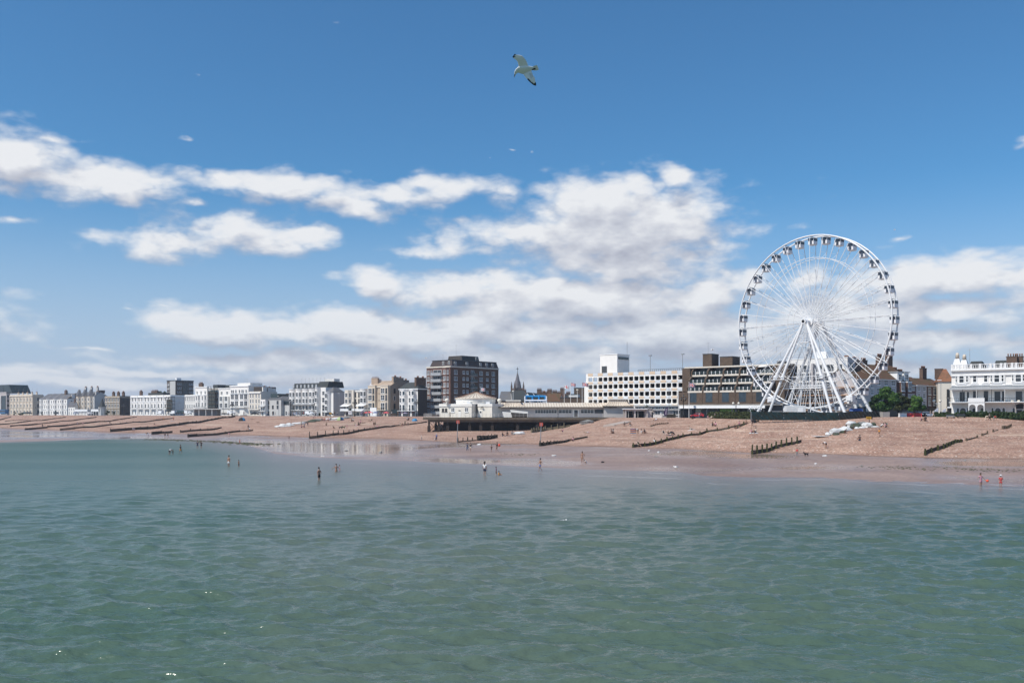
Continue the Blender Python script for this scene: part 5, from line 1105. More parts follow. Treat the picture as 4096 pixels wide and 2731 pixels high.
hg_me = MB().tube((0,-1.3,0),(0,1.3,0),.09).tube((0,-.6,0),(0,-.6,-.4),.06).tube((0,.6,0),(0,.6,-.4),.06).mesh('hanger', DGREY)
for k in range(NS):
    p = circ(RR-.15, 0, k); o = link('cabin', cab_me, fw, (p.x, 0, p.z)); o.scale = (.78,.80,.88)
    for n_, m_ in (('glazing', gz_me), ('mullion', mu_me), ('roof', rf_me), ('door', dr_me), ('hanger', hg_me)): link(n_, m_, o)
# legs
for s in (-1, 1):
    for fy in (-1, 1):
        for A, r0 in ((14.0,.38),(10.0,.36)):
            top = Vector((s*.45, fy*3.7, hub-.2)); ft = Vector((s*A, fy*6.5, 0)); q = MB(); mid = top.lerp(ft, .56)
            q.tube(top, mid, r0*.80, r0*1.02, 10).tube(mid, ft, r0*1.02, r0*.92, 10).tube(mid+(top-ft).normalized()*.25, mid-(top-ft).normalized()*.25, r0*1.35, n=10).box(ft.x-.8,ft.x+.8,ft.y-.8,ft.y+.8,-.2,.15)
            q.build('leg', WM, fw)
            # ladder on the leg
            q = MB(); off = Vector((0, .0, .55)); n_ = 34
            q.tube(top+off, ft+off, .025, n=4, caps=False).tube(top+off+Vector((0,.4,0)), ft+off+Vector((0,.4,0)), .025, n=4, caps=False)
            for i in range(n_): c = top.lerp(ft, i/n_)+off; q.tube(c, c+Vector((0,.4,0)), .018, n=4, caps=False)
            if A > 11: q.build('ladder', WM, fw)
        for A in (14.0, 10.0):
            m_ = Vector((s*.45, fy*3.7, hub-.2)).lerp(Vector((s*A, fy*6.5, 0)), .56)
            if s < 0 or A < 11:
                q = MB().box(m_.x-1.1,m_.x+1.1,m_.y-1,m_.y+1,m_.z-.7,m_.z-.55)
                for a_, b_ in ((-1,-1),(1,-1),(1,1),(-1,1)): q.box(m_.x+a_*1.1-.04,m_.x+a_*1.1+.04,m_.y+b_-.04,m_.y+b_+.04,m_.z-.55,m_.z+.55)
                for h in (0,.5): q.box(m_.x-1.1,m_.x+1.1,m_.y-1,m_.y-.93,m_.z+h-.03,m_.z+h+.03).box(m_.x-1.1,m_.x+1.1,m_.y+.93,m_.y+1,m_.z+h-.03,m_.z+h+.03).box(m_.x-1.1,m_.x-1.03,m_.y-1,m_.y+1,m_.z+h-.03,m_.z+h+.03)
                q.build('service_platform', WM, fw)
# cross braces between the leg pairs, central drive frame
for fy in (-1, 1):
    q = MB()
    for s in (-1, 1):
        for f in (.35,.56,.78):
            a_ = Vector((s*.45, fy*3.7, hub-.2)).lerp(Vector((s*14.0, fy*6.5, 0)), f); b_ = Vector((s*.45, fy*3.7, hub-.2)).lerp(Vector((s*10.0, fy*6.5, 0)), f); q.tube(a_, b_, .09, n=5)
    q.build('leg_brace', WM, fw)
q = MB()
for x in (-4.5,-1.5,1.5,4.5):
    for y in (-3.6, 3.6): q.tube((x*1.15,y,.2),(x*.55,y*.8,13.5),.10,n=5)
for z, y in ((9.0,-3.2),(9.0,3.2),(11.4,-3.0)): q.tube((-5.5,y,z),(5.5,y,z),.09,n=5)
for x in (-4.5,1.5): q.tube((x,-3.6,3),(x+3,-3.3,9),.06,n=5).tube((x+3,-3.6,3),(x,-3.3,9),.06,n=5)
q.build('drive_frame', WM, fw)
q = MB().box(-6.5,6.5,-3.8,-2.2,8.2,8.45); 
for i in range(14): x = -6.4+12.8*i/13; q.box(x-.04,x+.04,-3.8,-3.72,8.45,10.0)
for h in (8.95,9.45,9.95): q.box(-6.5,6.5,-3.8,-3.72,h-.04,h+.04)
q.build('walkway', WM, fw)
q = MB().box(-.9,1.5,-4.4,-3.2,20.3,20.5)
for x in (-.9,-.1,.7,1.5): q.box(x-.04,x+.04,-4.4,-4.32,20.5,22.3)
for h in (21.1,21.7,22.3): q.box(-.9,1.5,-4.4,-4.32,h-.04,h+.04)
q.build('upper_cage', WM, fw)
for x in (-11.4, 12.2): MB().box(x-.9,x+.9,-2.8,-1.2,4.6,6.2).box(x-.6,x+.6,-3,-1.0,4.9,5.9).build('drive_motor', WM, fw)
q = MB().box(-11,11,-6,6,.05,1.15); q.build('platform', STEEL, fw)
for sx in (-1,1):
    q = MB(); q.tube((sx*13,-6.5,.3),(sx*3,-5,2.6),.16,n=6).tube((sx*11,-6,.3),(sx*2.4,-4.4,2.6),.13,n=6); q.build('base_strut', WM, fw)
# container and plant standing at the wheel's foot
def onwheel(x, y, z=0.0): v = Matrix.Rotation(-th, 3, 'Z') @ Vector((x, y, 0)); return (WC.x+v.x, WC.y+v.y, ZG+z)
c = P(3180, 1650, 227); ct = tag(empty('shipping_container', (c.x, c.y, ZG), R(-6)), 'white corrugated container standing behind the dark green screen under the wheel', 'container')
q = MB().box(-2.4,2.4,-1.2,1.2,0,3.55)
for i in range(24): x = -2.3+4.6*i/23; q.box(x-.05,x+.05,-1.26,-1.2,.25,3.4)
q.build('body', mat('container_white', (.72,.73,.72), .5, var=.08), ct); MB().box(.5,1.8,-1.33,-1.24,1.2,3.0).build('door', TRIM, ct)
c = P(3110, 1650, 231); bx = tag(empty('generator_cabinet', (c.x, c.y, ZG), R(-10)), 'grey generator cabinet left of the white container', 'cabinet'); MB().box(-1.3,1.3,-1,1,0,2.2).build('cabinet_body', STEEL, bx); MB().box(-1,1,-1.06,-1,.4,1.9).build('vent_panel', DGREY, bx)
c = P(3448, 1650, 246); bx = tag(empty('ticket_cabin', (c.x, c.y, ZG), R(-30)), 'plain grey ticket cabin behind the right end of the green screen', 'cabin'); MB().box(-1.6,1.6,-1.5,1.5,0,4.2).build('cabin_body', GREYR, bx); MB().box(-1.2,1.2,-1.58,-1.5,2,3.4).build('window', GLASS, bx)
c = P(3424, 1650, 233); bx = tag(empty('tarpaulin', (c.x, c.y, ZG), R(-20)), 'blue tarpaulin bundle on top of crates at the wheel base', 'tarpaulin'); MB().box(-1.5,1.5,-.8,.8,0,2.2).build('crate', WOOD, bx); MB().prism([(-1.7,-1),(1.7,-1),(1.7,1),(-1.7,1)],2.2,2.9,0,False,[(-1.3,-.6),(1.5,-.5),(1.2,.6),(-1.5,.4)]).build('cover', mat('blue_tarp', (.03,.09,.30), .5), bx)
# screen round the wheel: real corner posts and rails with cloth stretched between
def screen_run(px0, D0, z0, px1, D1, z1, h0, h1, n, rt):
    a = Vector((U(px0)*D0, D0, z0)); b_ = Vector((U(px1)*D1, D1, z1)); rows = 10; X = np.zeros((rows, n, 3)); d = (b_-a); nrm = Vector((d.y, -d.x, 0)).normalized()
    for i in range(n):
        f = i/(n-1); p = a.lerp(b_, f); h = h0+(h1-h0)*f
        for j in range(rows):
            g_ = j/(rows-1); w_ = .10*math.sin(f*n*.19)*math.sin(g_*3.14)+.05*math.sin(f*n*.7+g_*9)+.04*math.sin(f*n*1.7-g_*14)+random.gauss(0,.012)
            X[j, i] = (p.x+nrm.x*w_, p.y+nrm.y*w_, p.z+g_*h)
    me = gridmesh('screen_cloth', X, mat('green_screen_cloth', (.012,.026,.022), .32, var=.35, scale=1.2, spec=.5)); link('screen_cloth', me, rt)
    q = MB(); m_ = max(2, int(d.length/2.4))
    for i in range(m_+1): p = a.lerp(b_, i/m_)-nrm*.12; q.tube((p.x,p.y,p.z-.2),(p.x,p.y,p.z+h0+(h1-h0)*i/m_),.05)
    return q.build('fence_post_row', STEEL, rt)
fs = tag(empty('screen_fence', (0,0,0)), 'dark green cloth screen fence wrapped round the foot of the ferris wheel', 'fence')
screen_run(3004, 222, 6.85, 3356, 221, 6.8, 2.15, 1.95, 150, fs); screen_run(3356, 221, 6.8, 3528, 232, 6.9, 2.0, 2.15, 110, fs); screen_run(2999, 262, 7, 3004, 222, 6.85, 1.8, 2.15, 60, fs)
# ---------------------------------------------------------------- seaside pavilion on its deck
PD = 308.0; PX = lambda px, D=PD: U(px)*D
PZ = lambda py, D=PD: HC-(py-HZ)/F*D
pv = tag(empty('seaside_pavilion', (0,0,0)), 'white seaside pavilion with ribbed conical roof and long low wing on a piled deck', 'pavilion')
dz = PZ(1669); PW = mat('pavilion_white', (.74,.69,.60), .7, var=.10); PT = mat('pavilion_trim', (.80,.77,.71), .6, var=.08); PR = mat('ribbed_metal_roof', (.66,.58,.47), .55, var=.14, scale=.25); RUST = mat('rust_seam', (.22,.12,.08), .7)
DECK = mat('stained_deck_edge', (.14,.115,.085), .85, var=.45, scale=.6)
xa, xb = PX(1693), PX(2462)
MB().box(xa,xb,PD,PD+42,dz-.75,dz).build('deck', CONC, pv); MB().box(xa-.1,xb,PD-.12,PD,dz-.8,dz+.06).build('deck_edge', DECK, pv)
MB().box(PX(1711),xb,PD+.6,PD+1.3,dz-1.6,dz-.78).box(PX(1711),PX(1711)+.7,PD+1.3,PD+40,dz-1.6,dz-.78).build('deck_beam', DECK, pv)
IRON = mat('rusty_iron', (.035,.026,.02), .8, var=.4)
for px, dd in [(1715,1)]+[(p,1) for p in (1754,1790,1878,1923,1969,2070,2150,2240,2330,2410)]+[(p,14) for p in (1730,1775,1830,1900,1980,2060,2140,2230)]+[(p,28) for p in (1760,1850,1940,2030,2120)]:
    x = PX(px); D = PD+dd; ppx = CX+F*x/D; g0 = float(prof(ppx, D)); g0 = min(g0, dz-1.8)
    q = MB().box(x-.28,x+.28,D-.28,D+.28,g0-.6,dz-1.2)
    if dz-g0 > 3.5: q.box(x-.5,x+.5,D-.5,D+.5,g0-.6,g0+(dz-g0)*.42)
    q.build('pile', IRON, pv)
for px in (1715,1730,1754): x = PX(px); MB().tube((x,PD+1,dz-1.5),(x+3.2,PD+1,dz-5),.09).tube((x+3.2,PD+1,dz-1.5),(x,PD+1,dz-5),.09).build('cross_brace', IRON, pv)
# added wall under the deck, put in to make the void read black
MB().box(PX(1765),xb+4,PD+9,PD+9.6,-1,dz-.8).build('added_dark_wall', DARKW, pv)
# dome block: plan follows an angular front
z1 = PZ(1614); blk = [(PX(1752),PD+6.6),(PX(1885),PD+2.6),(PX(1909),PD+7.2),(PX(1909),PD+5.2),(PX(1967),PD+3.0),(PX(2004)+.4,PD+8),(PX(2004)+.4,PD+22),(PX(1752),PD+22)]
MB().prism(blk, dz, z1-.9).build('wall', PW, pv)
cap = [(PX(1752)-.2,PD+6.4),(PX(1885)+.1,PD+2.4),(PX(1909)-.1,PD+7.0),(PX(1909)-.1,PD+5.0),(PX(1967)+.1,PD+2.8),(PX(2004)+.6,PD+7.9),(PX(2004)+.6,PD+22.2),(PX(1752)-.2,PD+22.2)]
MB().prism(cap, z1-.9, z1).build('parapet', PT, pv)
def fy_(px): return (PD+6.6-4.0*(px-1752)/133) if px < 1900 else (PD+5.2-2.2*(px-1909)/58)
FR1 = math.atan2(-4.0, PX(1885)-PX(1752)); FR2 = math.atan2(-2.2, PX(1967)-PX(1909))
def pwin(px, py, w_, h, st='plain', name='window'):
    D = fy_(px); f, p = win_mesh(w_, h, st); o = link(name, f, pv, (PX(px), D, PZ(py, D)), FR1); link('pane', p, o); return o
for px in (1766.5, 1779.5): pwin(px, 1639.5, .85, 1.15, 'brown')
pwin(1807.5, 1638.5, 1.25, 1.5, 'pair'); pwin(1864, 1638, 1.3, 1.5, 'pair')
dw = MB().box(-.5,.5,-.1,.05,0,2.55).build('door', PT, pv, (PX(1836), fy_(1836), dz), FR1); MB().box(-.42,.42,-.14,-.09,2.2,2.5).build('transom', BLACK, dw)
dw = MB().box(-.5,.5,-.1,.05,0,2.6).build('door', PT, pv, (PX(1921), fy_(1921), dz), FR2); MB().box(-.3,.3,-.14,-.09,1.5,2.1).build('transom', DGREY, dw)
MB().tube((PX(1906),PD+5.2,dz),(PX(1906),PD+5.2,z1),.16).build('drainpipe', BLACK, pv); MB().tube((PX(1920),PD+4.8,dz+2.9),(PX(1920)+.6,PD+4.0,dz+3.8),.07).lathe([(.4,0),(.1,.3),(.05,.4)],8,0,(PX(1920)+.6,PD+4.0,dz+3.5)).build('swan_neck_lamp', BLACK, pv)
# drum and cone
cx_, cy_ = PX(1903, PD+12), PD+12; rd = (PX(1983, PD+12)-PX(1821, PD+12))/2; Dm_ = PD+12-rd*.5
ev, ap = PZ(1592, PD+8), PZ(1567, PD+12)
MB().lathe([(rd*.97,z1-.1),(rd*.97,ev-1.3),(rd*.985,ev-1.3),(rd*.985,ev-.1)], 24, 0, (cx_,cy_,0), False).build('drum', PT, pv)
cr = MB().lathe([(rd*1.03,ev-.25),(rd*1.03,ev),(rd*.6,ev+(ap-ev)*.38),(rd*.3,ev+(ap-ev)*.70),(.35,ap)], 32, 0, (cx_,cy_,0), False).build('conical_roof', PR, pv)
q = MB()
for k in range(32):
    a_ = 2*math.pi*(k+.5)/32; ca, sa = math.cos(a_), math.sin(a_)
    q.path([(cx_+r*ca, cy_+r*sa, z+.06) for r, z in ((rd*1.03,ev),(rd*.6,ev+(ap-ev)*.38),(rd*.3,ev+(ap-ev)*.70),(.35,ap))], .07, 4)
q.build('roof_rib', RUST, cr); MB().lathe([(.45,ap-.1),(.3,ap+.3),(.7,ap+.5),(.1,ap+.9),(.05,ap+2)], 8, 0, (cx_,cy_,0)).build('finial', GREENG, cr)
for px in (1872,1950): MB().box(PX(px)-.7,PX(px)+.7,PD+4.4,PD+5.2,z1,z1+.75).build('air_conditioner', TRIM, pv)
for px, D in ((1788,PD+5),(1998,PD+9)):
    MB().lathe([(.55,0),(.35,.3),(.3,.5),(.75,.9),(.85,1.3),(.6,1.7),(.2,1.9)], 10, 0, (PX(px,D),D,z1)).build('urn', PW, pv)
# long wing
wy0 = PD+7.5; wl, wr = PX(2004, wy0), PX(2448, wy0); we = PZ(1629, wy0); wrz = PZ(1620.5, wy0+6)
MB().box(wl,wr,wy0,wy0+12,dz,we).build('wing_wall', mat('wing_render', (.58,.52,.49), .75, var=.10), pv)
wrf = MB().xprism([(wy0-1.4,we-.12),(wy0-1.4,we+.1),(wy0+6,wrz+.9),(wy0+13.4,we+.1),(wy0+13.4,we-.12)], wl-1.2, wr+1.5).build('wing_roof', PR, pv)
q = MB(); n_ = 44
for i in range(n_+1): x = wl-1.2+(wr-wl+2.7)*i/n_; q.tube((x,wy0-1.42,we+.13),(x,wy0+6,wrz+.93),.05,n=4)
q.build('roof_rib', RUST, wrf); MB().box(wl-1.2,wr+1.5,wy0-1.55,wy0-1.4,we-.16,we+.12).build('gutter', DARKW, wrf)
def turret(px0, px1, pyt, D, name='roof_turret'):
    x0, x1 = PX(px0, D), PX(px1, D); xm = (x0+x1)/2; hw = (x1-x0)/2; zt_ = PZ(pyt, D+4); zb_ = we+.5; pr = [(1.0,0),(.78,.12),(.64,.34),(.56,.62),(.53,1.0)]; q = MB()
    for (f0, g0), (f1, g1) in zip(pr[:-1], pr[1:]):
        q.prism([(xm-hw*f0,D+4-hw*f0*.8),(xm+hw*f0,D+4-hw*f0*.8),(xm+hw*f0,D+4+hw*f0*.8),(xm-hw*f0,D+4+hw*f0*.8)], zb_+(zt_-zb_)*g0, zb_+(zt_-zb_)*g1, 0, False, [(xm-hw*f1,D+4-hw*f1*.8),(xm+hw*f1,D+4-hw*f1*.8),(xm+hw*f1,D+4+hw*f1*.8),(xm-hw*f1,D+4+hw*f1*.8)])
    o = q.build(name, PR, pv); r = MB()
    for i in range(11):
        s = -1+2*i/10
        r.path([(xm+hw*f*s, D+4-hw*f*.8-.04, zb_+(zt_-zb_)*g_+.03) for f, g_ in pr], .055, 4)
    r.build('roof_rib', RUST, o); MB().box(xm-hw*.6,xm+hw*.6,D+4-hw*.5,D+4+hw*.5,zt_,zt_+.35).build('turret_cap', PT, o)
turret(2002, 2104, 1604, wy0); turret(2411, 2538, 1598, wy0-2)
MB().box(PX(2416,wy0-2),PX(2536,wy0-2),wy0-1.2,wy0+10,ZP-.4,we+.45).build('end_hall', mat('end_hall_grey', (.46,.43,.41), .75, var=.1), pv)
for l_, r_ in ((2140,2227),(2235,2287),(2323,2375),(2379,2418)):
    f = MB(); p = MB(); x0, x1 = PX(l_,wy0), PX(r_,wy0); za, zb_ = PZ(1652,wy0), PZ(1638,wy0); n_ = max(3, int((x1-x0)/.95))
    p.box(x0,x1,wy0-.04,wy0+.02,za,zb_)
    for i in range(n_+1): x = x0+(x1-x0)*i/n_; f.box(x-.05,x+.05,wy0-.12,wy0+.01,za,zb_)
    f.box(x0-.05,x1+.05,wy0-.11,wy0,za-.12,za).box(x0-.05,x1+.05,wy0-.11,wy0,zb_,zb_+.1).box(x0,x1,wy0-.09,wy0,(za+zb_)/2+.2,(za+zb_)/2+.28)
    link('pane', p.mesh('pane', GLASS), f.build('window', BLACK if l_ > 2370 else PT, pv))
dw = MB().box(PX(2292,wy0),PX(2316,wy0),wy0-.08,wy0+.02,dz,PZ(1638,wy0)).build('door', PT, pv); MB().box(PX(2297,wy0),PX(2311,wy0),wy0-.13,wy0-.07,dz+.2,PZ(1640,wy0)).build('door_glass', GLASS, dw)
for l_, r_, yt in ((2015,2110,1646),(2048,2112,1638)): MB().add([(PX(l_),PD+4,dz),(PX(r_),PD+4,dz),(PX(r_),PD+4,PZ(yt+8)),(PX(l_)-.6,PD+4,PZ(yt)),(PX(l_),PD+4.4,dz),(PX(r_),PD+4.4,dz),(PX(r_),PD+4.4,PZ(yt+8)),(PX(l_)-.6,PD+4.4,PZ(yt))],[(0,1,2,3),(5,4,7,6),(0,3,7,4),(1,5,6,2),(3,2,6,7)]).build('windbreak_wall', PT, pv)
for px in (2045, 2232, 2446): q = MB().tube((PX(px,wy0)-.5,wy0-1.5,we-.1),(PX(px,wy0),wy0-.15,we-1.2),.08).tube((PX(px,wy0),wy0-.15,we-1.2),(PX(px,wy0),wy0-.15,dz),.08); q.build('drainpipe', BLACK, pv)
q = MB(); n_ = 46
for i in range(n_+1): x = xa+.1+(xb-xa-.2)*i/n_; q.box(x-.045,x+.045,PD+.1,PD+.18,dz,dz+1.35)
for h in (.5,.9,1.33): q.box(xa+.1,xb-.1,PD+.11,PD+.17,dz+h-.035,dz+h+.035).box(xa+.1,xa+.16,PD+.11,PD+30,dz+h-.035,dz+h+.035)
for i in range(12): y = PD+2.5*i+.1; q.box(xa+.09,xa+.17,y,y+.08,dz,dz+1.35)
q.build('railing', mat('railing_paint', (.52,.49,.45), .5), pv)
# inflatable slide
c = P(2143, 1650, 335); sl_ = tag(empty('inflatable_slide', (c.x, c.y, ZP), R(-3)), 'bright blue inflatable slide with rounded top columns behind the pavilion roof', 'inflatable slide')
BL1 = mat('bright_blue_vinyl', (.02,.22,.50), .35, var=.1); BL2 = mat('navy_vinyl', (.008,.02,.07), .35); hw = 3.85; z_ = lambda py: HC-(py-HZ)/F*335-ZP
MB().box(-hw,hw,0,4,0,z_(1608)).build('base', BL2, sl_)
for i, py in enumerate((1612.5,1617.5,1622)): MB().tube((-hw,-.5-i*.4,z_(py)),(hw,-.5-i*.4,z_(py)),.24,n=10).build('tube', BL1, sl_)
MB().tube((-hw-.2,-.2,z_(1601.5)),(hw+.2,-.2,z_(1601.5)),.34,n=10).tube((-hw-.15,-.2,0),(-hw-.15,-.2,z_(1584)),.25,n=8).tube((hw+.15,-.2,0),(hw+.15,-.2,z_(1584)),.25,n=8).build('white_edging', mat('white_vinyl', (.75,.76,.8), .35), sl_)
MB().box(-hw,hw,1.5,1.8,z_(1602),z_(1586)).build('back_panel', GREENG, sl_); MB().tube((-hw,.6,z_(1585)),(hw,.6,z_(1585)),.42,n=10).build('top_tube', BL1, sl_)
for s in (-.93,-.31,.31,.93): MB().tube((s*hw,.2,z_(1601)),(s*hw,.2,z_(1585)),.36,n=10).ball((s*hw,.2,z_(1585)),.38,8).build('column', BL1, sl_)
# ---------------------------------------------------------------- beach kiosks and huts
def gz(px, D): return float(prof(px, D))
KR = mat('kiosk_render', (.47,.43,.41), .8, var=.12)
k = tag(empty('beach_store', P(2501,1650,300), 0), 'grey beach store with two dark open bays under a white flat roof edge', 'beach store'); k.location.z = ZP-.3
mm = 300/F; 
MB().box(0,(2580-2501)*mm,0,.5,2.55,3.1).box((2536-2501)*mm,(2543-2501)*mm,0,.5,0,2.55).box((2586-2501)*mm,(2592-2501)*mm,0,.5,0,3.1).box(0,.4,0,.5,0,2.6).box((2580-2501)*mm,(2607-2501)*mm,.5,6,0,3.2).box(0,(2607-2501)*mm,5.6,6,0,3).build('wall', KR, k)
MB().box(-.3,(2589-2501)*mm,-.6,6,3.1,3.35).build('roof', TRIM, k); MB().box((2589-2501)*mm,(2608-2501)*mm,.3,6,3.2,3.45).build('roof', KR, k)
for l_, r_ in ((2506,2534),(2544,2585)): MB().box((l_-2501)*mm,(r_-2501)*mm,3.0,3.1,0,2.55).build('bay_dark_sheet', BLACK, k); MB().box((l_-2501)*mm+.6,(l_-2501)*mm+.68,-.02,.1,0,2.5).build('door_frame', PT, k)  # black sheets stand in for the shade inside the bays
k = tag(empty('beach_kiosk', P(2612,1650,303), 0), 'long grey beach kiosk with white framed windows and a serving hatch', 'kiosk'); k.location.z = ZP-.2
mm = 303/F; L_ = (2755-2612)*mm
MB().box(0,L_,0,5,0,3.0).build('wall', KR, k); MB().box(-.3,L_+.2,-.5,5.2,3.0,3.2).build('roof', DGREY, k); MB().box(-.3,L_+.2,-.55,-.48,2.8,3.05).build('fascia', TRIM, k)
for px, w_, st in ((2631,1.9,'pair'),(2658,1.0,'plain'),(2703,1.9,'pair'),(2738,1.5,'pair')):
    f, p = win_mesh(w_, 1.25, st); o = link('window', f, k, ((px-2612)*mm, 0, 1.8)); link('pane', p, o)
MB().box((2640-2612)*mm,(2646-2612)*mm,-.1,.02,0,2.2).build('door', TRIM, k)
for px, l, c_ in ((2675,'dark slatted bin store on the left in front of the beach kiosk',0),(2693,'dark slatted bin store on the right in front of the beach kiosk',0)):
    o = tag(MB().box(-.75,.75,-.4,.4,0,1.05).box(-.8,.8,-.45,.45,1.05,1.15).build('bin_store', WETW, None, P(px,1650,299)), l, 'bin store'); o.location.z = gz(px,299)
o = tag(MB().box(-1.4,1.4,-.08,.08,0,1.0).box(-1.5,1.5,-.12,.12,1.0,1.1).build('low_fence', PT, None, P(2630,1650,294)), 'low pale boarded fence panel before the serving hatch', 'fence'); o.location.z = gz(2630,294)
# restaurant terrace strip between car park and kiosks
k = tag(empty('terrace_cafe', P(2540,1650,312), R(-30)), 'row of white glazed cafe bays below the car park', 'cafe'); k.location.z = ZP; mm = 312/F*1.15
MB().box(0,22,0,6,0,3.9).build('wall', KR, k); MB().box(-.3,22.3,-.6,6,3.9,4.3).build('roof', GREYR, k)
for i in range(9): f, p = win_mesh(1.9, 1.3, 'pair'); o = link('window', f, k, (1.3+i*2.4, 0, 3.0)); link('pane', p, o)
# seafront shelter on the left
S0 = DL(900, -14); k = tag(empty('seafront_shelter', P(754,1650,DL(754,-16)), R(-16)), 'long low seafront shelter with a thin white slab roof on slender posts', 'shelter'); k.location.z = ZP
L_ = (906-754)*S0/F*1.12; MB().box(0,L_,-2.5,4,3.5,3.95).build('roof', GREYR, k); MB().box(L_*.16,L_*.80,0,3.6,0,3.5).build('wall', mat('shelter_grey', (.20,.19,.19), .8), k)
for f in (.03,.22,.36,.55,.72,.97): MB().box(L_*f-.1,L_*f+.1,-2.3,-2.1,0,3.5).build('post', TRIM, k)
for xl, w_, lab, wm in ((298,8.7,'white flat roofed seafront shelter in front of the turreted house',TRIM),(364,6.6,'dark fronted seafront cafe beside the white shelter',DGREY)):
    D = DL(xl, -12); k = tag(empty('seafront_shelter', P(xl,1650,D), R(-20)), lab, 'shelter'); k.location.z = ZP; L_ = (366-300)*D/F*1.0 if xl < 300 else 50*D/F
    MB().box(0,L_,0,5,2.4,3.9).build('roof', TRIM, k); MB().box(.2,L_-.2,.6,4.6,0,2.4).build('wall', WHITE if xl < 300 else DGREY, k)
    for i in range(5): MB().box(L_*i/4-.12,L_*i/4+.12,-.02,.2,0,2.4).build('post', TRIM, k)
k = tag(empty('corner_pavilion', P(409,1650,DL(409,-8)), R(-36)), 'small pale turret house with a pointed slate spire beside the stone terrace', 'house'); k.location.z = ZP
MB().prism([(2.3*math.cos(R(60*i)),2.3*math.sin(R(60*i))) for i in range(6)],0,5.6).build('wall', GREYR, k); MB().lathe([(2.7,5.5),(1.4,7.4),(.05,11)],6,0,(0,0,0),False).build('spire', SLATED, k); MB().box(-.4,.4,-2.3,-1.9,2.5,4.4).build('window', GLASS, k)
# boardwalk ramp
q = MB(); t_ = [P(2413,1699.5,272), P(2457,1699.5,270), P(2549,1679.5,292), P(2526,1677.5,296)]
q.add(t_+[v-Vector((0,0,.9)) for v in t_], [(0,1,2,3),(0,4,5,1),(1,5,6,2),(2,6,7,3),(3,7,4,0)])
tag(q.build('boardwalk', mat('boardwalk_timber', (.42,.35,.30), .85, var=.2)), 'pale timber boardwalk sloping down the shingle from the beach store', 'boardwalk')
# ---------------------------------------------------------------- flags
def flag_mats(): return [mat('flag_white', (.75,.75,.75), .8), mat('flag_red', (.50,.02,.03), .8), mat('flag_blue', (.015,.025,.20), .8)]
def flag(px, D, pyt, pyb, zb, kind, label, fw_=2.6, fh=1.5, pole=True, drop=.3):
    """kind: union or cross; cloth is a rippled double sided sheet cut into coloured cells"""
    zt_ = HC-(pyt-HZ)/F*D; r = tag(empty('flagpole', (U(px)*D, D, zb)), label, 'flagpole')
    MB().tube((0,0,-.3),(0,0,zt_-zb),.09,.05,8).ball((0,0,zt_-zb+.08),.12,6).build('pole', TRIM, r)
    nx, ny = 40, 24; V = []; Fc = []; mi = []
    for j in range(ny+1):
        for i in range(nx+1):
            u, v = i/nx, j/ny; V.append((u*fw_*.93, .22*math.sin(u*7+v*1.2)*u+.05*math.sin(u*15), zt_-zb-.15-v*fh-drop*u*u+.10*math.sin(u*6.5)*u))
    for j in range(ny):
        for i in range(nx):
            u, v = (i+.5)/nx, (j+.5)/ny; x, y = u*2-1, v*2-1
            if kind == 'cross': c = 1 if abs(x) < .13 or abs(y) < .2 else 0
            else:
                d1 = abs(x-y)/1.414; d2 = abs(x+y)/1.414; d = min(d1, d2); c = 2
                if d < .20: c = 0
                if d < .085: c = 1
                if abs(x) < .20 or abs(y) < .34: c = 0
                if abs(x) < .12 or abs(y) < .20: c = 1
            a = j*(nx+1)+i; Fc.append((a, a+1, a+nx+2, a+nx+1)); mi.append(c)
    q = MB(); q.v = V; q.f = Fc; q.mi = mi; q.sm = [True]*len(Fc); q.build('flag', flag_mats(), r); return r
flag(1923.5, PD+16, 1550, 1575, ZP+6, 'cross', 'flagpole with a red cross flag on the pavilion dome roof', 1.7, 1.1, drop=.05)
flag(2257, 330, 1539, 1622, ZP, 'cross', 'flagpole with a red cross flag behind the pavilion wing', 1.8, 1.15, drop=.35)
flag(2282.4, 325, 1529, 1622, ZP, 'union', 'tall flagpole with a union flag right of the red cross flag', 2.0, 1.25)
flag(2328.6, 318, 1528, 1622, ZP, 'union', 'flagpole with a union flag against the left edge of the car park', 2.4, 1.3)
flag(2756, 285, 1529.5, 1672, 6.9, 'union', 'flagpole with a union flag standing on the beach edge before the brown apartments', 2.2, 1.3)
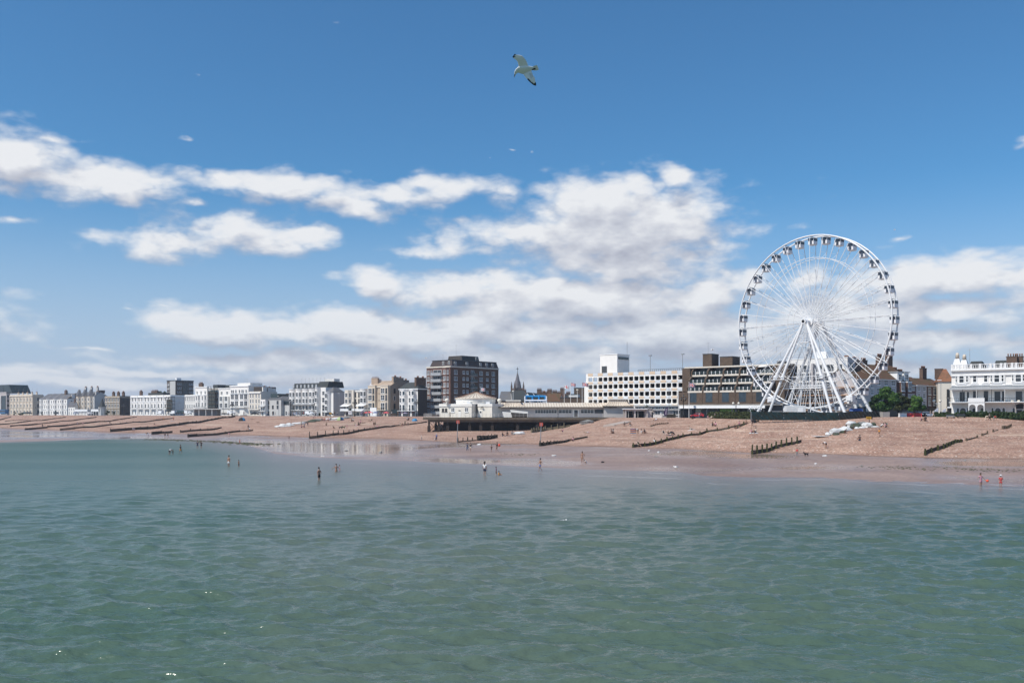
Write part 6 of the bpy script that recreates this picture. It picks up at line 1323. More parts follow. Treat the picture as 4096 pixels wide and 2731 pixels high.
def pole(px, D, pyt, zb, label, kind, name='street_light'):
    zt_ = HC-(pyt-HZ)/F*D; h = zt_-zb; r = tag(empty(name, (U(px)*D, D, zb)), label, 'street lamp' if 'lamp' in name or 'light' in name else 'pole')
    if kind == 'slim': MB().tube((0,0,-.3),(0,0,h),.10,.06,8).build('post', STEEL, r); MB().box(-.9,.1,-.12,.12,h-.08,h+.08).build('lamp_head', TRIM, r)
    if kind == 'ball': MB().tube((0,0,-.3),(0,0,h-.35),.09,.06,8).build('post', TRIM, r); MB().lathe([(.1,h-.4),(.5,h-.2),(.35,h),(.05,h+.08)],10).build('lamp_head', mat('lamp_globe', (.75,.70,.60), .3), r)
    if kind == 'ornate':
        MB().lathe([(.35,-.2),(.3,1),(.14,1.3),(.11,h*.8),(.16,h*.81),(.06,h)],10).build('post', BLACK, r)
        for i in range(5):
            a_ = 2*math.pi*i/5+.3; rr = .95 if i < 4 else 0; x, y = rr*math.cos(2*math.pi*i/4+.5), rr*math.sin(2*math.pi*i/4+.5); zz_ = h*.86 if i < 4 else h
            if i < 4: MB().path([(0,0,h*.78),(x*.6,y*.6,h*.80),(x,y,h*.84)],.05,5).build('arm', BLACK, r)
            o = MB().lathe([(.10,zz_-.1),(.28,zz_+.5),(.32,zz_+.55),(.06,zz_+.8),(.03,zz_+1)],8,0,(x,y,0)).build('lantern', BLACK, r)
            MB().lathe([(.12,zz_+.0),(.27,zz_+.46)],8,0,(x,y,0)).build('lantern_glass', GREYR, o)
    if kind == 'globes':
        MB().lathe([(.2,-.2),(.16,.8),(.12,1),(.11,h-1.0),(.14,h-.9)],10).build('post', DGREY if px < 3500 else CONC, r)
        for s in (-1,1): MB().path([(0,0,h-1.1),(s*.5,0,h-1.0),(s*.8,0,h-.75)],.07,6).build('arm', TRIM, r); MB().ball((s*.8,0,h-.35),.36,12).build('globe', mat('lamp_globe', (.75,.70,.60), .3), r)
    return r
pole(2309, 330, 1557, ZP, 'white mast lamp with a flat round head between two flags', 'ball')
pole(1699.5+403-50, 335, 1563, ZP, 'thin white mast rising in front of the grey hall roof', 'ball')
pole(1358, DL(1358,-14), 1573, ZP, 'slim grey street light before the lilac flank wall', 'slim'); pole(1545, DL(1545,-14), 1575, ZP, 'slim grey street light before the tan mansion', 'slim'); pole(1115, DL(1115,-12), 1584, ZP, 'slim street light before the grey flank house', 'slim')
pole(2676, 300, 1550, ZP, 'slim dark street light before the car park right end', 'slim'); pole(2714, 290, 1508, 6.9, 'tall white mast on the beach edge right of the kiosk', 'ball', 'mast')
pole(3763.6, 231, 1520, ZP, 'tall white street light at the corner of the white villa', 'slim')
for px, D, pyt, lab in ((1419,DL(1419,-16),1606,'black ornate cluster lamp post beside the purple feather banner'),(1161,DL(1161,-16),1612,'black ornate cluster lamp post at the left end of the bow fronted terrace'),(1667,DL(1667,-16),1604,'black ornate cluster lamp post by the dark side wall'),(929,DL(929,-16),1617,'black ornate cluster lamp post right of the long shelter'),(149,DL(149,-14),1627,'black ornate cluster lamp post by the cream terrace'),(495,DL(495,-14),1621,'black ornate cluster lamp post by the stone terrace'),(2734,292,1588,'black ornate cluster lamp post by the beach flagpole')):
    pole(px, D, pyt, ZP, lab, 'ornate', 'ornate_lamp')
for px, D, pyt, lab in ((2944,268,1608,'twin globe lamp over the hedge before the brown apartments'),(3748,232,1598,'pale twin globe lamp before the brick shop house'),(4062,226,1599,'pale twin globe lamp before the white villa')):
    pole(px, D, pyt, ZP, lab, 'globes', 'globe_lamp')
def festoon(px, D, label):
    r = tag(empty('festoon_frame', (U(px)*D, D, ZP)), label, 'light frame'); MB().tube((-1.4,0,-.2),(-1.4,0,2.6),.06).tube((1.4,0,-.2),(1.4,0,2.6),.06).tube((-1.6,0,2.5),(1.6,0,2.5),.05).build('frame', TRIM, r); q = MB()
    for i in range(16): q.ball((-1.6+3.2*(i%8)/7, random.uniform(-.2,.2), 2.6+.55*(i//8)+random.uniform(0,.3)), .19, 6)
    q.build('bulb_cluster', TRIM, r)
festoon(3022, 240, 'frame of round bulbs just left of the wheel'); festoon(3503, 262, 'frame of round bulbs right of the wheel by the trees'); festoon(3363, 238, 'frame of round bulbs among the wheel legs')
# feather banners
def banner(px, D, pyt, pyb, m, label, lean=.5):
    zb = gz(px, D) if D < 300 else ZP; zt_ = HC-(pyt-HZ)/F*D-zb; r = tag(empty('feather_banner', (U(px)*D, D, zb)), label, 'banner')
    pts = [(lean*(i/9)**1.6*1.2, 0, zt_*i/9) for i in range(10)]; MB().path(pts, .04, 5).build('pole', DGREY, r); q = MB()
    ol = [(p[0], p[2]) for p in pts[2:]]+[(p[0]-.95*math.sin(min(1,(9-i)/3.2)*1.57)-.05, p[2]) for i, p in reversed(list(enumerate(pts)))][:-2]
    q.yprism(ol[::-1], -.02, .02); q.build('banner_cloth', m, r); q = MB()
    for i in range(5): z = zt_*(.32+.11*i); x = lean*((z/zt_)**1.6)*1.2-.45; q.box(x-.2,x+.2,-.05,-.03,z,z+.16)
    q.build('emblem', mat('banner_print', (.60,.55,.62)), r)
PUR = mat('purple_banner', (.05,.025,.09), .7)
banner(2668, 296, 1627, 1660, PUR, 'purple feather banner in front of the beach kiosk', .3); banner(1448, DL(1448,-16), 1637, 1660, PUR, 'purple feather banner leaning beside the red parasols', .9)
banner(3752, 231, 1631, 1650, mat('white_banner', (.7,.72,.78), .7), 'white feather banner left of the tall street light', .1); banner(3786, 231, 1633, 1650, mat('white_banner', (.7,.72,.78), .7), 'white feather banner right of the tall street light', -.2)
# ---------------------------------------------------------------- planting
def leafmat(name, c1, c2, c3):
    m, t, b = nt(name); N = t.nodes; L = t.links
    g_ = N.new('ShaderNodeNewGeometry'); tc = N.new('ShaderNodeTexCoord'); n = N.new('ShaderNodeTexNoise'); n.inputs['Scale'].default_value = .8; n.inputs['Detail'].default_value = 4
    L.new(tc.outputs['Object'], n.inputs['Vector']); a = N.new('ShaderNodeMath'); a.operation = 'MULTIPLY_ADD'; a.inputs[1].default_value = .5
    L.new(g_.outputs['Random Per Island'], a.inputs[0]); s = N.new('ShaderNodeMath'); s.operation = 'SUBTRACT'; s.inputs[1].default_value = .25; L.new(n.outputs['Fac'], s.inputs[0]); L.new(s.outputs[0], a.inputs[2])
    cr = N.new('ShaderNodeValToRGB'); e = cr.color_ramp.elements; e[0].position = .15; e[0].color = (*c1,1); e[1].position = .85; e[1].color = (*c3,1); x = e.new(.5); x.color = (*c2,1)
    L.new(a.outputs[0], cr.inputs['Fac']); L.new(cr.outputs[0], b.inputs['Base Color']); b.inputs['Roughness'].default_value = .6; b.inputs['Specular IOR Level'].default_value = .3
    tr = N.new('ShaderNodeBsdfTranslucent'); mx = N.new('ShaderNodeMixShader'); mx.inputs[0].default_value = .25; L.new(cr.outputs[0], tr.inputs['Color']); L.new(b.outputs[0], mx.inputs[1]); L.new(tr.outputs[0], mx.inputs[2]); L.new(mx.outputs[0], N['Material Output'].inputs['Surface']); return m
LF1 = leafmat('leaf_green', (.03,.075,.015), (.075,.155,.03), (.14,.23,.05)); LF2 = leafmat('leaf_olive', (.03,.045,.015), (.07,.085,.028), (.12,.125,.045)); LF3 = leafmat('leaf_dark', (.014,.032,.012), (.032,.062,.02), (.07,.105,.032)); LF4 = leafmat('leaf_bright', (.04,.09,.018), (.09,.18,.035), (.15,.25,.06))
BARK = mat('bark', (.13,.10,.07), .9, var=.3, scale=2, bump=.6)
def leaves(cents, n, size, rs):
    """cents: list of (centre, radius xyz) ; n leaf quads over the clump surfaces"""
    w_ = np.array([c[1][0]*c[1][2] for c in cents]); k = rs.choice(len(cents), n, p=w_/w_.sum())
    C = np.array([c[0] for c in cents])[k]; Rr = np.array([c[1] for c in cents])[k]
    d = rs.normal(size=(n,3)); d /= np.linalg.norm(d, axis=1)[:, None]; f = rs.uniform(.55,1.08,(n,1))
    p = C+d*Rr*f; nrm = d+rs.normal(0,.55,(n,3)); nrm /= np.linalg.norm(nrm, axis=1)[:, None]
    u = np.cross(nrm, rs.normal(size=(n,3))); u /= np.linalg.norm(u, axis=1)[:, None]; v = np.cross(nrm, u)
    s = size*rs.uniform(.6,1.4,(n,1)); return np.stack([p-u*s-v*s*.6, p+u*s-v*s*.6, p+u*s*.7+v*s, p-u*s*.7+v*s], 1)
def tree(px, D, pyt, pyb, wpx, m, label, seed, name='tree', trunk=True, zb=ZP, n=4200, size=.22, nc=26, cone=False):
    rs = np.random.RandomState(seed); x, y = U(px)*D, D; zt_ = HC-(pyt-HZ)/F*D-zb; z0 = HC-(pyb-HZ)/F*D-zb; r = wpx*D/F/2; h = zt_-z0
    root = tag(empty(name, (x, y, zb)), label, 'tree'); cs = []
    for i in range(nc):
        a = rs.uniform(0,6.28); g_ = rs.uniform(.05,.98); env = math.sin(math.pi*min(1,max(.03,(g_*.85+.13))))**.6 if not cone else (1-g_)**.7+.12
        q = r*env*rs.uniform(.25,.80); rr = r*rs.uniform(.24,.40)*(1-.3*g_)
        cs.append(((q*math.cos(a), q*math.sin(a), z0+h*.10+g_*h*.80), (rr, rr, rr*.75)))
    link('crown', quads('crown', leaves(cs, n, size, rs), m), root)
    q = MB(); q.tube((0,0,-.3),(.15,.1,z0+h*.25),.24,.16,8).tube((.15,.1,z0+h*.25),(0,0,z0+h*.7),.16,.05,6)
    for c, rr in cs[::3]: q.tube((.1,.05,z0+h*rs.uniform(.05,.4)), c, .09,.02,5)
    q.build('trunk', BARK, root); return root
tree(3542, 246, 1542, 1645, 112, LF1, 'large rounded green tree right of the wheel', 1, n=8500, nc=38)
tree(3608, 252, 1562, 1645, 82, LF2, 'darker olive tree with a bare forked trunk between two greener trees', 2, n=5500)
tree(3666, 247, 1576, 1655, 80, LF4, 'bright green bushy tree before the grey tiled house', 3, n=4600, cone=True)
tree(3500, 256, 1582, 1650, 52, LF3, 'dark tree between the wheel fence and the large green tree', 4, n=3000)
tree(3007, 258, 1625, 1668, 15, LF1, 'small conical shrub tree just left of the wheel screen', 5, n=900, size=.12, nc=12, cone=True)
for i, (px, wpx, yt, lab) in enumerate(((640,44,1562,'broad dark tree top rising over the roof of the long white terrace'),(660,36,1564,'dark tree top beside the distant tower block'))): tree(px, 600, yt, 1600, wpx, LF3, lab, 20+i, n=1500, size=.4, nc=14)
for i, (px, D, yt, wpx, lab) in enumerate(((430,DL(430,-7),1634,20,'dark rounded shrub in front of the stone terrace left end'),(455,DL(455,-7),1640,12,'small dark shrub before the stone terrace'),(222,DL(222,-7),1640,8,'narrow dark conifer before the slate roofed terrace'),(168,DL(168,-7),1644,8,'tiny shrub before the slate roofed terrace left end'),(58,DL(58,-7),1641,12,'low shrub before the cream terrace'),(85,DL(85,-7),1646,24,'low dark bushes before the cream terrace'),(695,DL(695,-10),1646,12,'spiky shrub right of the parked vans'),(1400,DL(1400,-7),1630,14,'spiky palm shrub under the white canopy house'),(1587,DL(1587,-6),1634,12,'climbing shrub at the corner of the tan mansion'),(1278,DL(1278,-7),1651,10,'low round bush before the white bow end house'))):
    tree(px, D, yt, 1662, wpx, LF3 if i != 9 else LF2, lab, 40+i, 'shrub', n=500, size=.2, nc=9)
pr = tree(2589, 301, 1621, 1640, 26, LF2, 'small bushy palm behind the flat beach kiosk roofs', 60, 'palm_tree', n=10, nc=3)
bpy.data.objects.remove([c for c in pr.children if c.name.startswith('crown')][0]); rs = np.random.RandomState(5); Q = []
for h_ in (0, .5, 1.0):
    for i in range(26):
        a = rs.uniform(0,6.28); L_ = rs.uniform(.7,1.2); c0 = np.array([h_*.6-.5, 0, 3.4+h_*.5]); d = np.array([math.cos(a), math.sin(a), rs.uniform(-.4,.9)])*L_; s = np.array([-math.sin(a), math.cos(a), 0])*.07
        Q.append([c0-s, c0+s, c0+d+s*.2, c0+d-s*.2])
link('crown', quads('crown', np.array(Q), LF2), pr)
def hedge(px0, D0, px1, D1, pyt, zb, dep, m, label, seed, n=6000, size=.16):
    a = Vector((U(px0)*D0, D0, zb)); b_ = Vector((U(px1)*D1, D1, zb)); d = b_-a; L_ = d.length; h = HC-(pyt-HZ)/F*((D0+D1)/2)-zb; rs = np.random.RandomState(seed)
    root = tag(empty('hedge', a, math.atan2(d.y, d.x)), label, 'hedge'); cs = []; k = int(L_/.55)
    for i in range(k):
        for _ in range(2): cs.append(((L_*(i+rs.rand())/k, rs.uniform(0,dep), h*rs.uniform(.35,.80)), (.55, .5, h*rs.uniform(.20,.34))))
    for i in range(k): cs.append(((L_*(i+rs.rand())/k, 0, h*.25), (.5,.4,h*.25)))
    link('foliage', quads('foliage', leaves(cs, n, size, rs), m), root); MB().box(0,L_,.1,dep-.1,-.2,h*.62).build('stem_core', mat('hedge_stems', (.012,.016,.008), .9), root)
hedge(2833, 268, 3003, 238, 1645, ZP, 1.6, LF2, 'long clipped hedge between the shop row and the wheel screen', 11, 7500)
hedge(3736, 229, 3866, 224, 1645, 7.0, 1.8, LF3, 'dark clipped hedge running left from the white villa', 12, 6000)
hedge(3870, 224, 4250, 208, 1643.5, 7.0, 1.8, LF3, 'long dark clipped hedge right of a small gap before the white villa', 13, 14000)
# ---------------------------------------------------------------- vehicles
def vehicle(kind, body, px, D, heading, label, zb=None, cat=None):
    """x forward"""
    zb = ZP if zb is None else zb; v = Vector((U(px)*D, D, zb)); name = {'van':'parked_van','car':'parked_car','bus':'bus'}[kind]
    r = tag(empty(name, v, heading), label, cat or kind, 'vehicles on the sea front road')
    if kind == 'van': L_, W_, pr = 5.0, 1.9, [(-2.5,.35),(2.45,.35),(2.5,.95),(1.85,1.2),(1.15,1.95),(.6,2.1),(-2.45,2.1),(-2.5,1.9)]; gl = [(1.7,1.25),(1.1,1.88),(.55,1.9),(.55,1.25)]
    elif kind == 'bus': L_, W_, pr = 10.5, 2.5, [(-5.2,.35),(5.2,.35),(5.25,1.5),(5.1,3.0),(4.9,3.15),(-5.1,3.15),(-5.2,3.0)]; gl = [(5.0,1.35),(4.95,2.6),(-4.9,2.6),(-4.9,1.35)]
    else: L_, W_, pr = 4.2, 1.75, [(-2.1,.3),(2.05,.3),(2.1,.72),(1.1,.92),(.45,1.4),(.1,1.48),(-1.1,1.46),(-1.75,1.05),(-2.1,.95)]; gl = [(.98,.95),(.4,1.36),(-1.05,1.38),(-1.55,1.0)]
    h = W_/2; n = len(pr); vs = []
    for s in (-1,1):
        for (x, z) in pr: t = 1-.10*max(0,(z-.95))/1.0 if kind != 'bus' else 1; vs.append((x, s*h*t, z))
    MB().add(vs, [tuple(range(n)), tuple(range(2*n-1,n-1,-1))]+[(i,n+i,n+(i+1)%n,(i+1)%n) for i in range(n)]).build('body', body, r)
    for s in (-1,1):
        tt = [1-.10*max(0,(z-.95)) if kind != 'bus' else 1 for x, z in gl]; q = MB().add([(x, s*(h*t+.01), z) for (x,z), t in zip(gl,tt)]+[(x, s*(h*t-.1), z) for (x,z), t in zip(gl,tt)], [(0,1,2,3) if s < 0 else (3,2,1,0)]+[(i,(i+1)%4,4+(i+1)%4,4+i) for i in range(4)]); q.build('side_window', GLASS, r)
    f0, f1 = gl[0], gl[1]; q = MB().add([(f0[0]+.06,-h*.82,f0[1]+.03),(f0[0]+.06,h*.82,f0[1]+.03),(f1[0]+.09,h*.76,f1[1]+.03),(f1[0]+.09,-h*.76,f1[1]+.03)], [(0,1,2,3)]); q.build('windscreen', GLASS, r)
    for x in (-L_*.31, L_*.31):
        for s in (-1,1): MB().tube((x,s*h-.12,.33),(x,s*h+.03,.33),.33,n=12).build('wheel', BLACK, r); 
    for s in (-1,1): MB().ball((L_/2-.02,s*h*.72,.68),.12,8).build('headlight', TRIM, r)
    return r
CW = mat('white_car_paint', (.75,.76,.77), .25, var=.03); CBK = mat('black_car_paint', (.015,.015,.018), .2, var=.05); CSI = mat('silver_car_paint', (.42,.46,.56), .25, var=.04, metal=.3); CRD = mat('red_car_paint', (.40,.03,.04), .25, var=.05); CBL = mat('blue_bus_paint', (.02,.12,.28), .3, var=.1); CDG = mat('dark_green_paint', (.03,.06,.05), .3)
hd = R(-36); ZR = ZP+.75
vehicle('bus', CBL, 14, DL(14,-9), hd, 'blue bus at the far left end of the sea front', ZR)
vehicle('van', CW, 641, DL(641,-12), hd+3.14, 'white van parked left of another white van', ZR); vehicle('van', CW, 693, DL(693,-12), hd+3.14, 'white van parked right of another white van', ZR)
vehicle('car', CBK, 716, DL(716,-12), hd, 'dark car parked just right of the white vans', ZR); vehicle('van', CDG, 724, DL(724,-9), hd, 'dark green van behind the dark parked car', ZR)
vehicle('van', CW, 752, DL(752,-10), hd, 'white van half hidden by the long shelter roof', ZR); vehicle('car', CSI, 304, DL(304,-14), hd, 'silver car before the white flat roofed shelter', ZR); vehicle('car', CW, 360, DL(360,-14), hd, 'white car before the dark fronted cafe', ZR); vehicle('car', CBK, 118, DL(118,-10), hd, 'black car before the cream terrace', ZR); vehicle('car', CDG, 102, DL(102,-10), hd, 'dark green car left of the black car', ZR); vehicle('car', CBK, 225, DL(225,-12), hd, 'black car before the slate roofed terrace', ZR)
vehicle('van', CW, 925, DL(925,-10), hd, 'white minibus behind the ornate lamp right of the shelter', ZR)
for px, m, l in ((1238,CW,'white van before the bow fronted terrace'),(1225,CBK,'black car behind the white van before the bow fronted terrace')): vehicle('van' if m is CW else 'car', m, px, DL(px,-10), hd, l, ZR-.3)
vehicle('car', CBK, 1318, DL(1318,-10), hd, 'black car before the lilac flank house', ZR-.3); vehicle('car', CSI, 1186, DL(1186,-10), hd, 'silver car at the left end of the bow fronted terrace', ZR-.3); vehicle('car', CBK, 1020, DL(1020,-10), hd, 'black car before the cream side house', ZR-.2)
vehicle('car', CRD, 2790, 288, R(160), 'red car between kiosk and hedge', ZP+.2)
D0 = 236; vehicle('car', CBK, 3634, D0, R(-65), 'black taxi on the left before the old houses', ZP+.6); vehicle('car', CBK, 3650, D0+2, R(-65), 'black taxi in the middle of the taxi row', ZP+.6); vehicle('car', CBK, 3672, D0, R(-65), 'black taxi on the right before the old houses', ZP+.6); vehicle('car', CSI, 3712, D0, R(-20), 'silver blue car at the road end before the hedge', ZP+.5)
# ---------------------------------------------------------------- groynes
GR = 'timber groynes down the beach'
def groyne(pts, label, hp=.9, hw=.55, sp=2.6, wallm=WETW, postm=WETW, tall=None, skip=0, gaps=(), plank=True):
    W = [hit(*p) for p in pts]; root = tag(empty('timber_groyne', W[0]), label, 'groyne', GR); o = W[0]; pl = MB(); n = 0
    L_ = sum((b-a).length for a, b in zip(W[:-1], W[1:])); acc = 0
    for a, b in zip(W[:-1], W[1:]):
        d = b-a; seg = d.length; k = max(1, int(seg/sp)); nrm = Vector((-d.y, d.x, 0)).normalized()
        for i in range(k):
            p = a.lerp(b, i/k)-o; q = a.lerp(b, (i+1)/k)-o; f = (acc+seg*i/k)/L_
            px = CX+F*(p.x+o.x)/(p.y+o.y); p.z = float(prof(px, p.y+o.y))-o.z; px = CX+F*(q.x+o.x)/(q.y+o.y); q.z = float(prof(px, q.y+o.y))-o.z
            if not any(g0 <= f <= g1 for g0, g1 in gaps) and plank:
                h1 = hw*(1-.45*f); hj = random.uniform(-.05,.05)
                for (z0, z1) in ((-.35, h1*.55), (h1*.57, h1)):
                    pl.add([p+nrm*.08+Vector((0,0,z0)),q+nrm*.08+Vector((0,0,z0)),q-nrm*.08+Vector((0,0,z0)),p-nrm*.08+Vector((0,0,z0)),p+nrm*.08+Vector((0,0,z1+hj)),q+nrm*.08+Vector((0,0,z1+hj)),q-nrm*.08+Vector((0,0,z1+hj)),p-nrm*.08+Vector((0,0,z1+hj))],[(0,3,2,1),(4,5,6,7),(0,1,5,4),(1,2,6,5),(2,3,7,6),(3,0,4,7)])
            h = (tall(f) if tall else hp*(1-.4*f))*random.uniform(.88,1.12)
            if h > .05:
                w_ = random.uniform(.13,.18); tl = random.uniform(-.06,.06); m = MB(); c = p-nrm*.22
                m.prism([(c.x-w_,c.y-w_),(c.x+w_,c.y-w_),(c.x+w_,c.y+w_),(c.x-w_,c.y+w_)], c.z-.5, c.z+h, 0, False, [(c.x-w_*.8+tl,c.y-w_*.8),(c.x+w_*.8+tl,c.y-w_*.8),(c.x+w_*.8+tl,c.y+w_*.8),(c.x-w_*.8+tl,c.y+w_*.8)])
                if n < 95: m.build('post', postm, root)
                n += 1
        acc += seg
    if pl.v: pl.build('planking', wallm, root)
    return root
groyne([(-30,1683),(44,1668)], 'shortest dark groyne at the far left edge of the beach', .8, .65, 5)
groyne([(20,1686),(120,1678)], 'thin low groyne line near the far left edge', .5, .3, 5)
groyne([(-20,1699),(70,1692),(262,1669)], 'long dark groyne starting at the left picture edge below the cream terrace', .8, .65, 5)
groyne([(42,1706),(200,1692),(386,1669)], 'long dark groyne leading up towards the turreted house', .8, .65, 5)
groyne([(100,1719),(190,1712)], 'detached seaward groyne stub left of the bathers', .7, .8, 5)
groyne([(190,1709),(380,1690),(547,1669)], 'long dark groyne leading up towards the white paired-window terrace', .95, .75, 4.5)
groyne([(241,1722),(300,1716)], 'low detached groyne stub at the wet sand on the left', .8, .9, 5)
groyne([(295,1715),(480,1697),(692,1673)], 'long dark groyne ending below the parked white vans', .95, .75, 4.5)
groyne([(441,1727),(560,1718),(700,1703),(830,1684),(940,1667)], 'longest heavy dark groyne rising to the long seafront shelter', 1.3, 1.15, 4.2, tall=lambda f: 1.35-.4*f)
groyne([(606,1737),(690,1731)], 'short isolated dark groyne section on the wet sand', 1.0, 1.0, 4)
groyne([(720,1730),(800,1723),(886,1712)], 'medium groyne tapering into shingle right of the isolated section', 1.2, .8, 4)
groyne([(750,1748),(818,1743),(900,1735),(1012,1722)], 'low seaward groyne with a dark stub leading to the child in the shallows', 1.1, .9, 4)
groyne([(1236,1754),(1330,1742),(1433,1727),(1500,1716),(1578,1705),(1640,1698),(1708,1689)], 'tall posted groyne running from the reflecting sand up to the pavilion deck', 1.5, .8, 3.6, WOOD, WETW, tall=lambda f: 2.1*(1-f*1.25) if f < .62 else .35)
groyne([(1829,1769),(1905,1762)], 'row of four bare posts by the left marker pole', 1.4, .35, 2.6)
groyne([(1908,1762),(1990,1750)], 'boxy plank groyne section behind the left marker pole posts', 1.6, 1.5, 2.2, tall=lambda f: 1.5)
groyne([(2124,1730),(2180,1722),(2280,1706)], 'bleached grey stepped groyne of thick boards in front of the pavilion shadow', 1.7, 1.2, 2.0, mat('bleached_timber', (.20,.17,.11), .9, var=.3), mat('bleached_timber', (.20,.17,.11)), tall=lambda f: 1.6)
groyne([(2157,1784),(2276,1764),(2350,1750)], 'dark groyne below the right marker pole with one person sitting on it', 1.2, .8, 2.4, tall=lambda f: 1.35*(1-.9*f))
groyne([(2529,1789),(2641,1772),(2730,1748),(2830,1729),(2914,1715),(2975,1700),(3036,1687)], 'longest right hand groyne climbing to the left corner of the green screen', 1.1, .7, 2.4, WETW, ALGAE, tall=lambda f: 1.2-.4*f)
groyne([(3005,1816),(3100,1793),(3205,1768)], 'tall algae covered groyne of spaced posts right of centre', 1.8, .8, 1.9, WETW, ALGAE, tall=lambda f: 1.75-.35*f)
groyne([(3697,1821),(3770,1795),(3850,1766)], 'algae covered groyne on the right nearest the wet sand', 1.1, .8, 2.0, WETW, ALGAE, tall=lambda f: 1.2-.6*f)
groyne([(3862,1762),(3905,1752),(3945,1735),(3992,1720)], 'line of half buried stumps continuing the right hand groyne', .5, .3, 2.4, WOOD, WOOD, tall=lambda f: .6, gaps=((.2,.3),(.55,.65)))
groyne([(4008,1716),(4046,1702)], 'small bleached board groyne at the top of the right stump line', .8, .7, 1.8, WOOD, WOOD)
groyne([(2602,1706),(2675,1693)], 'row of low dark stumps high on the shingle below the beach kiosk', .55, .3, 1.6, WOOD, WOOD)
for px, yb, yt, lab in ((1828,1770,1683,'tall left marker pole with a red square topmark'),(2161,1778,1692,'tall right marker pole with a red square topmark')):
    p = hit(px, yb); h = (yb-yt)*p.y/F; r = tag(empty('marker_pole', p), lab, 'marker pole'); MB().tube((0,0,-.5),(.25,0,h),.12,.09,8).build('pole', STEEL, r); MB().box(-.2,.7,-.06,.06,h-.75,h+.15).build('topmark', mat('red_topmark', (.50,.10,.07)), r)
# ---------------------------------------------------------------- boulders, sacks and beach gear
def rock(px, py, s, m, label, sq=(1,.9,.6), group=None, name='boulder', cat='boulder', rz=0):
    p = hit(px, py); bm = bmesh.new(); bmesh.ops.create_icosphere(bm, subdivisions=2, radius=1)
    for v in bm.verts:
        k = 1+.22*math.sin(v.co.x*3.1+px)+.18*math.sin(v.co.y*4.3+py)+.12*math.sin(v.co.z*5+px*.3); v.co *= k; v.co = Vector((v.co.x*s*sq[0], v.co.y*s*sq[1], max(-.25*s, v.co.z*s*sq[2])))
    me = bpy.data.meshes.new(name); bm.to_mesh(me); bm.free(); me.materials.append(m); return tag(link(name, me, None, (p.x,p.y,p.z+s*.15), rz), label, cat, group)
RW = mat('white_plastic_sack', (.60,.60,.585), .55, var=.12, scale=1.5); RG = mat('grey_boulder', (.22,.22,.21), .85, var=.3, scale=1.2, bump=.4); RGN = mat('dark_green_boulder', (.06,.075,.05), .85, var=.3, scale=1.2)
RK = 'pale boulders and sacks heaped below the wheel'
for px, py, s, m, lab, sq in ((3314,1740,.62,RW,'round white boulder at the left end of the heap',(1,1,.9)),(3326,1735,.6,RW,'second round white boulder from the left end of the heap',(1,1,.8)),(3343,1739,.7,RGN,'dark green flat boulder at the front left of the heap',(1.2,.8,.5)),(3352,1731,1.25,RW,'long white boulder bulging over the dark flat one',(1.5,.8,.7)),(3375,1724,1.2,RW,'pale white sheet covered boulder in the middle of the heap left half',(1.6,.9,.65)),(3368,1731,.7,RGN,'dark rock behind the crouching sunbather',(1.1,.9,.6)),
  (3408,1706,1.15,RW,'tallest white boulder left of the yellow sign',(1.5,.9,.85)),(3423,1710,1.0,RGN,'olive boulder leaning on the tallest white one',(1,.9,.9)),(3424,1715,.55,RW,'small white stone at the front of the heap middle',(1.1,.9,.7)),(3440,1705,.9,RG,'grey boulder directly left of the yellow sign',(1.1,.9,.9)),(3443,1713,.7,RW,'low white stone in front of the grey boulder',(1.2,.8,.5)),(3458,1702,.95,RG,'dark grey boulder behind the yellow sign post',(1.3,.9,.9)),(3470,1708,1.15,RW,'broad white boulder below the yellow sign',(1.4,.9,.7)),(3484,1709,.8,RG,'grey boulder right of the broad white one',(1.3,.8,.6)),(3495,1702,.7,RGN,'dark green boulder at the right end of the heap',(1,.8,.9)),(3500,1709,.7,RW,'flat white stone at the right end of the heap',(1.5,.8,.35)),(3290,1747,.8,RW,'flat pale patch stone left of the heap',(2.2,.8,.12))):
    rock(px, py, s, m, lab, sq, RK)
p = hit(3399,1717); r = tag(empty('timber_baulk', p), 'stub of old timber groyne stuck in the boulder heap', 'timber stub'); MB().box(-.8,.9,-.1,.1,.1,.5).build('plank', WETW, r)
for x in (-.8,.9): MB().box(x-.12,x+.12,-.14,.14,-.4,1.1).build('post', WOOD, r)
p = hit(3477,1702); r = tag(empty('warning_sign', p), 'small yellow warning sign on a post above the boulder heap', 'sign'); MB().box(-.06,.06,-.06,.06,-.3,1.9).build('post', DARKW, r); MB().box(-.75,.45,-.1,-.06,1.5,2.1).build('board', mat('yellow_sign', (.62,.33,.03), .5), r); MB().box(-.6,.3,-.115,-.1,1.85,1.93).box(-.6,.1,-.115,-.1,1.68,1.75).build('lettering', BLACK, r); MB().box(.46,.75,-.1,.1,1.55,1.9).build('lamp', BLACK, r)
LK = 'pale rocks in the old groyne on the left beach'
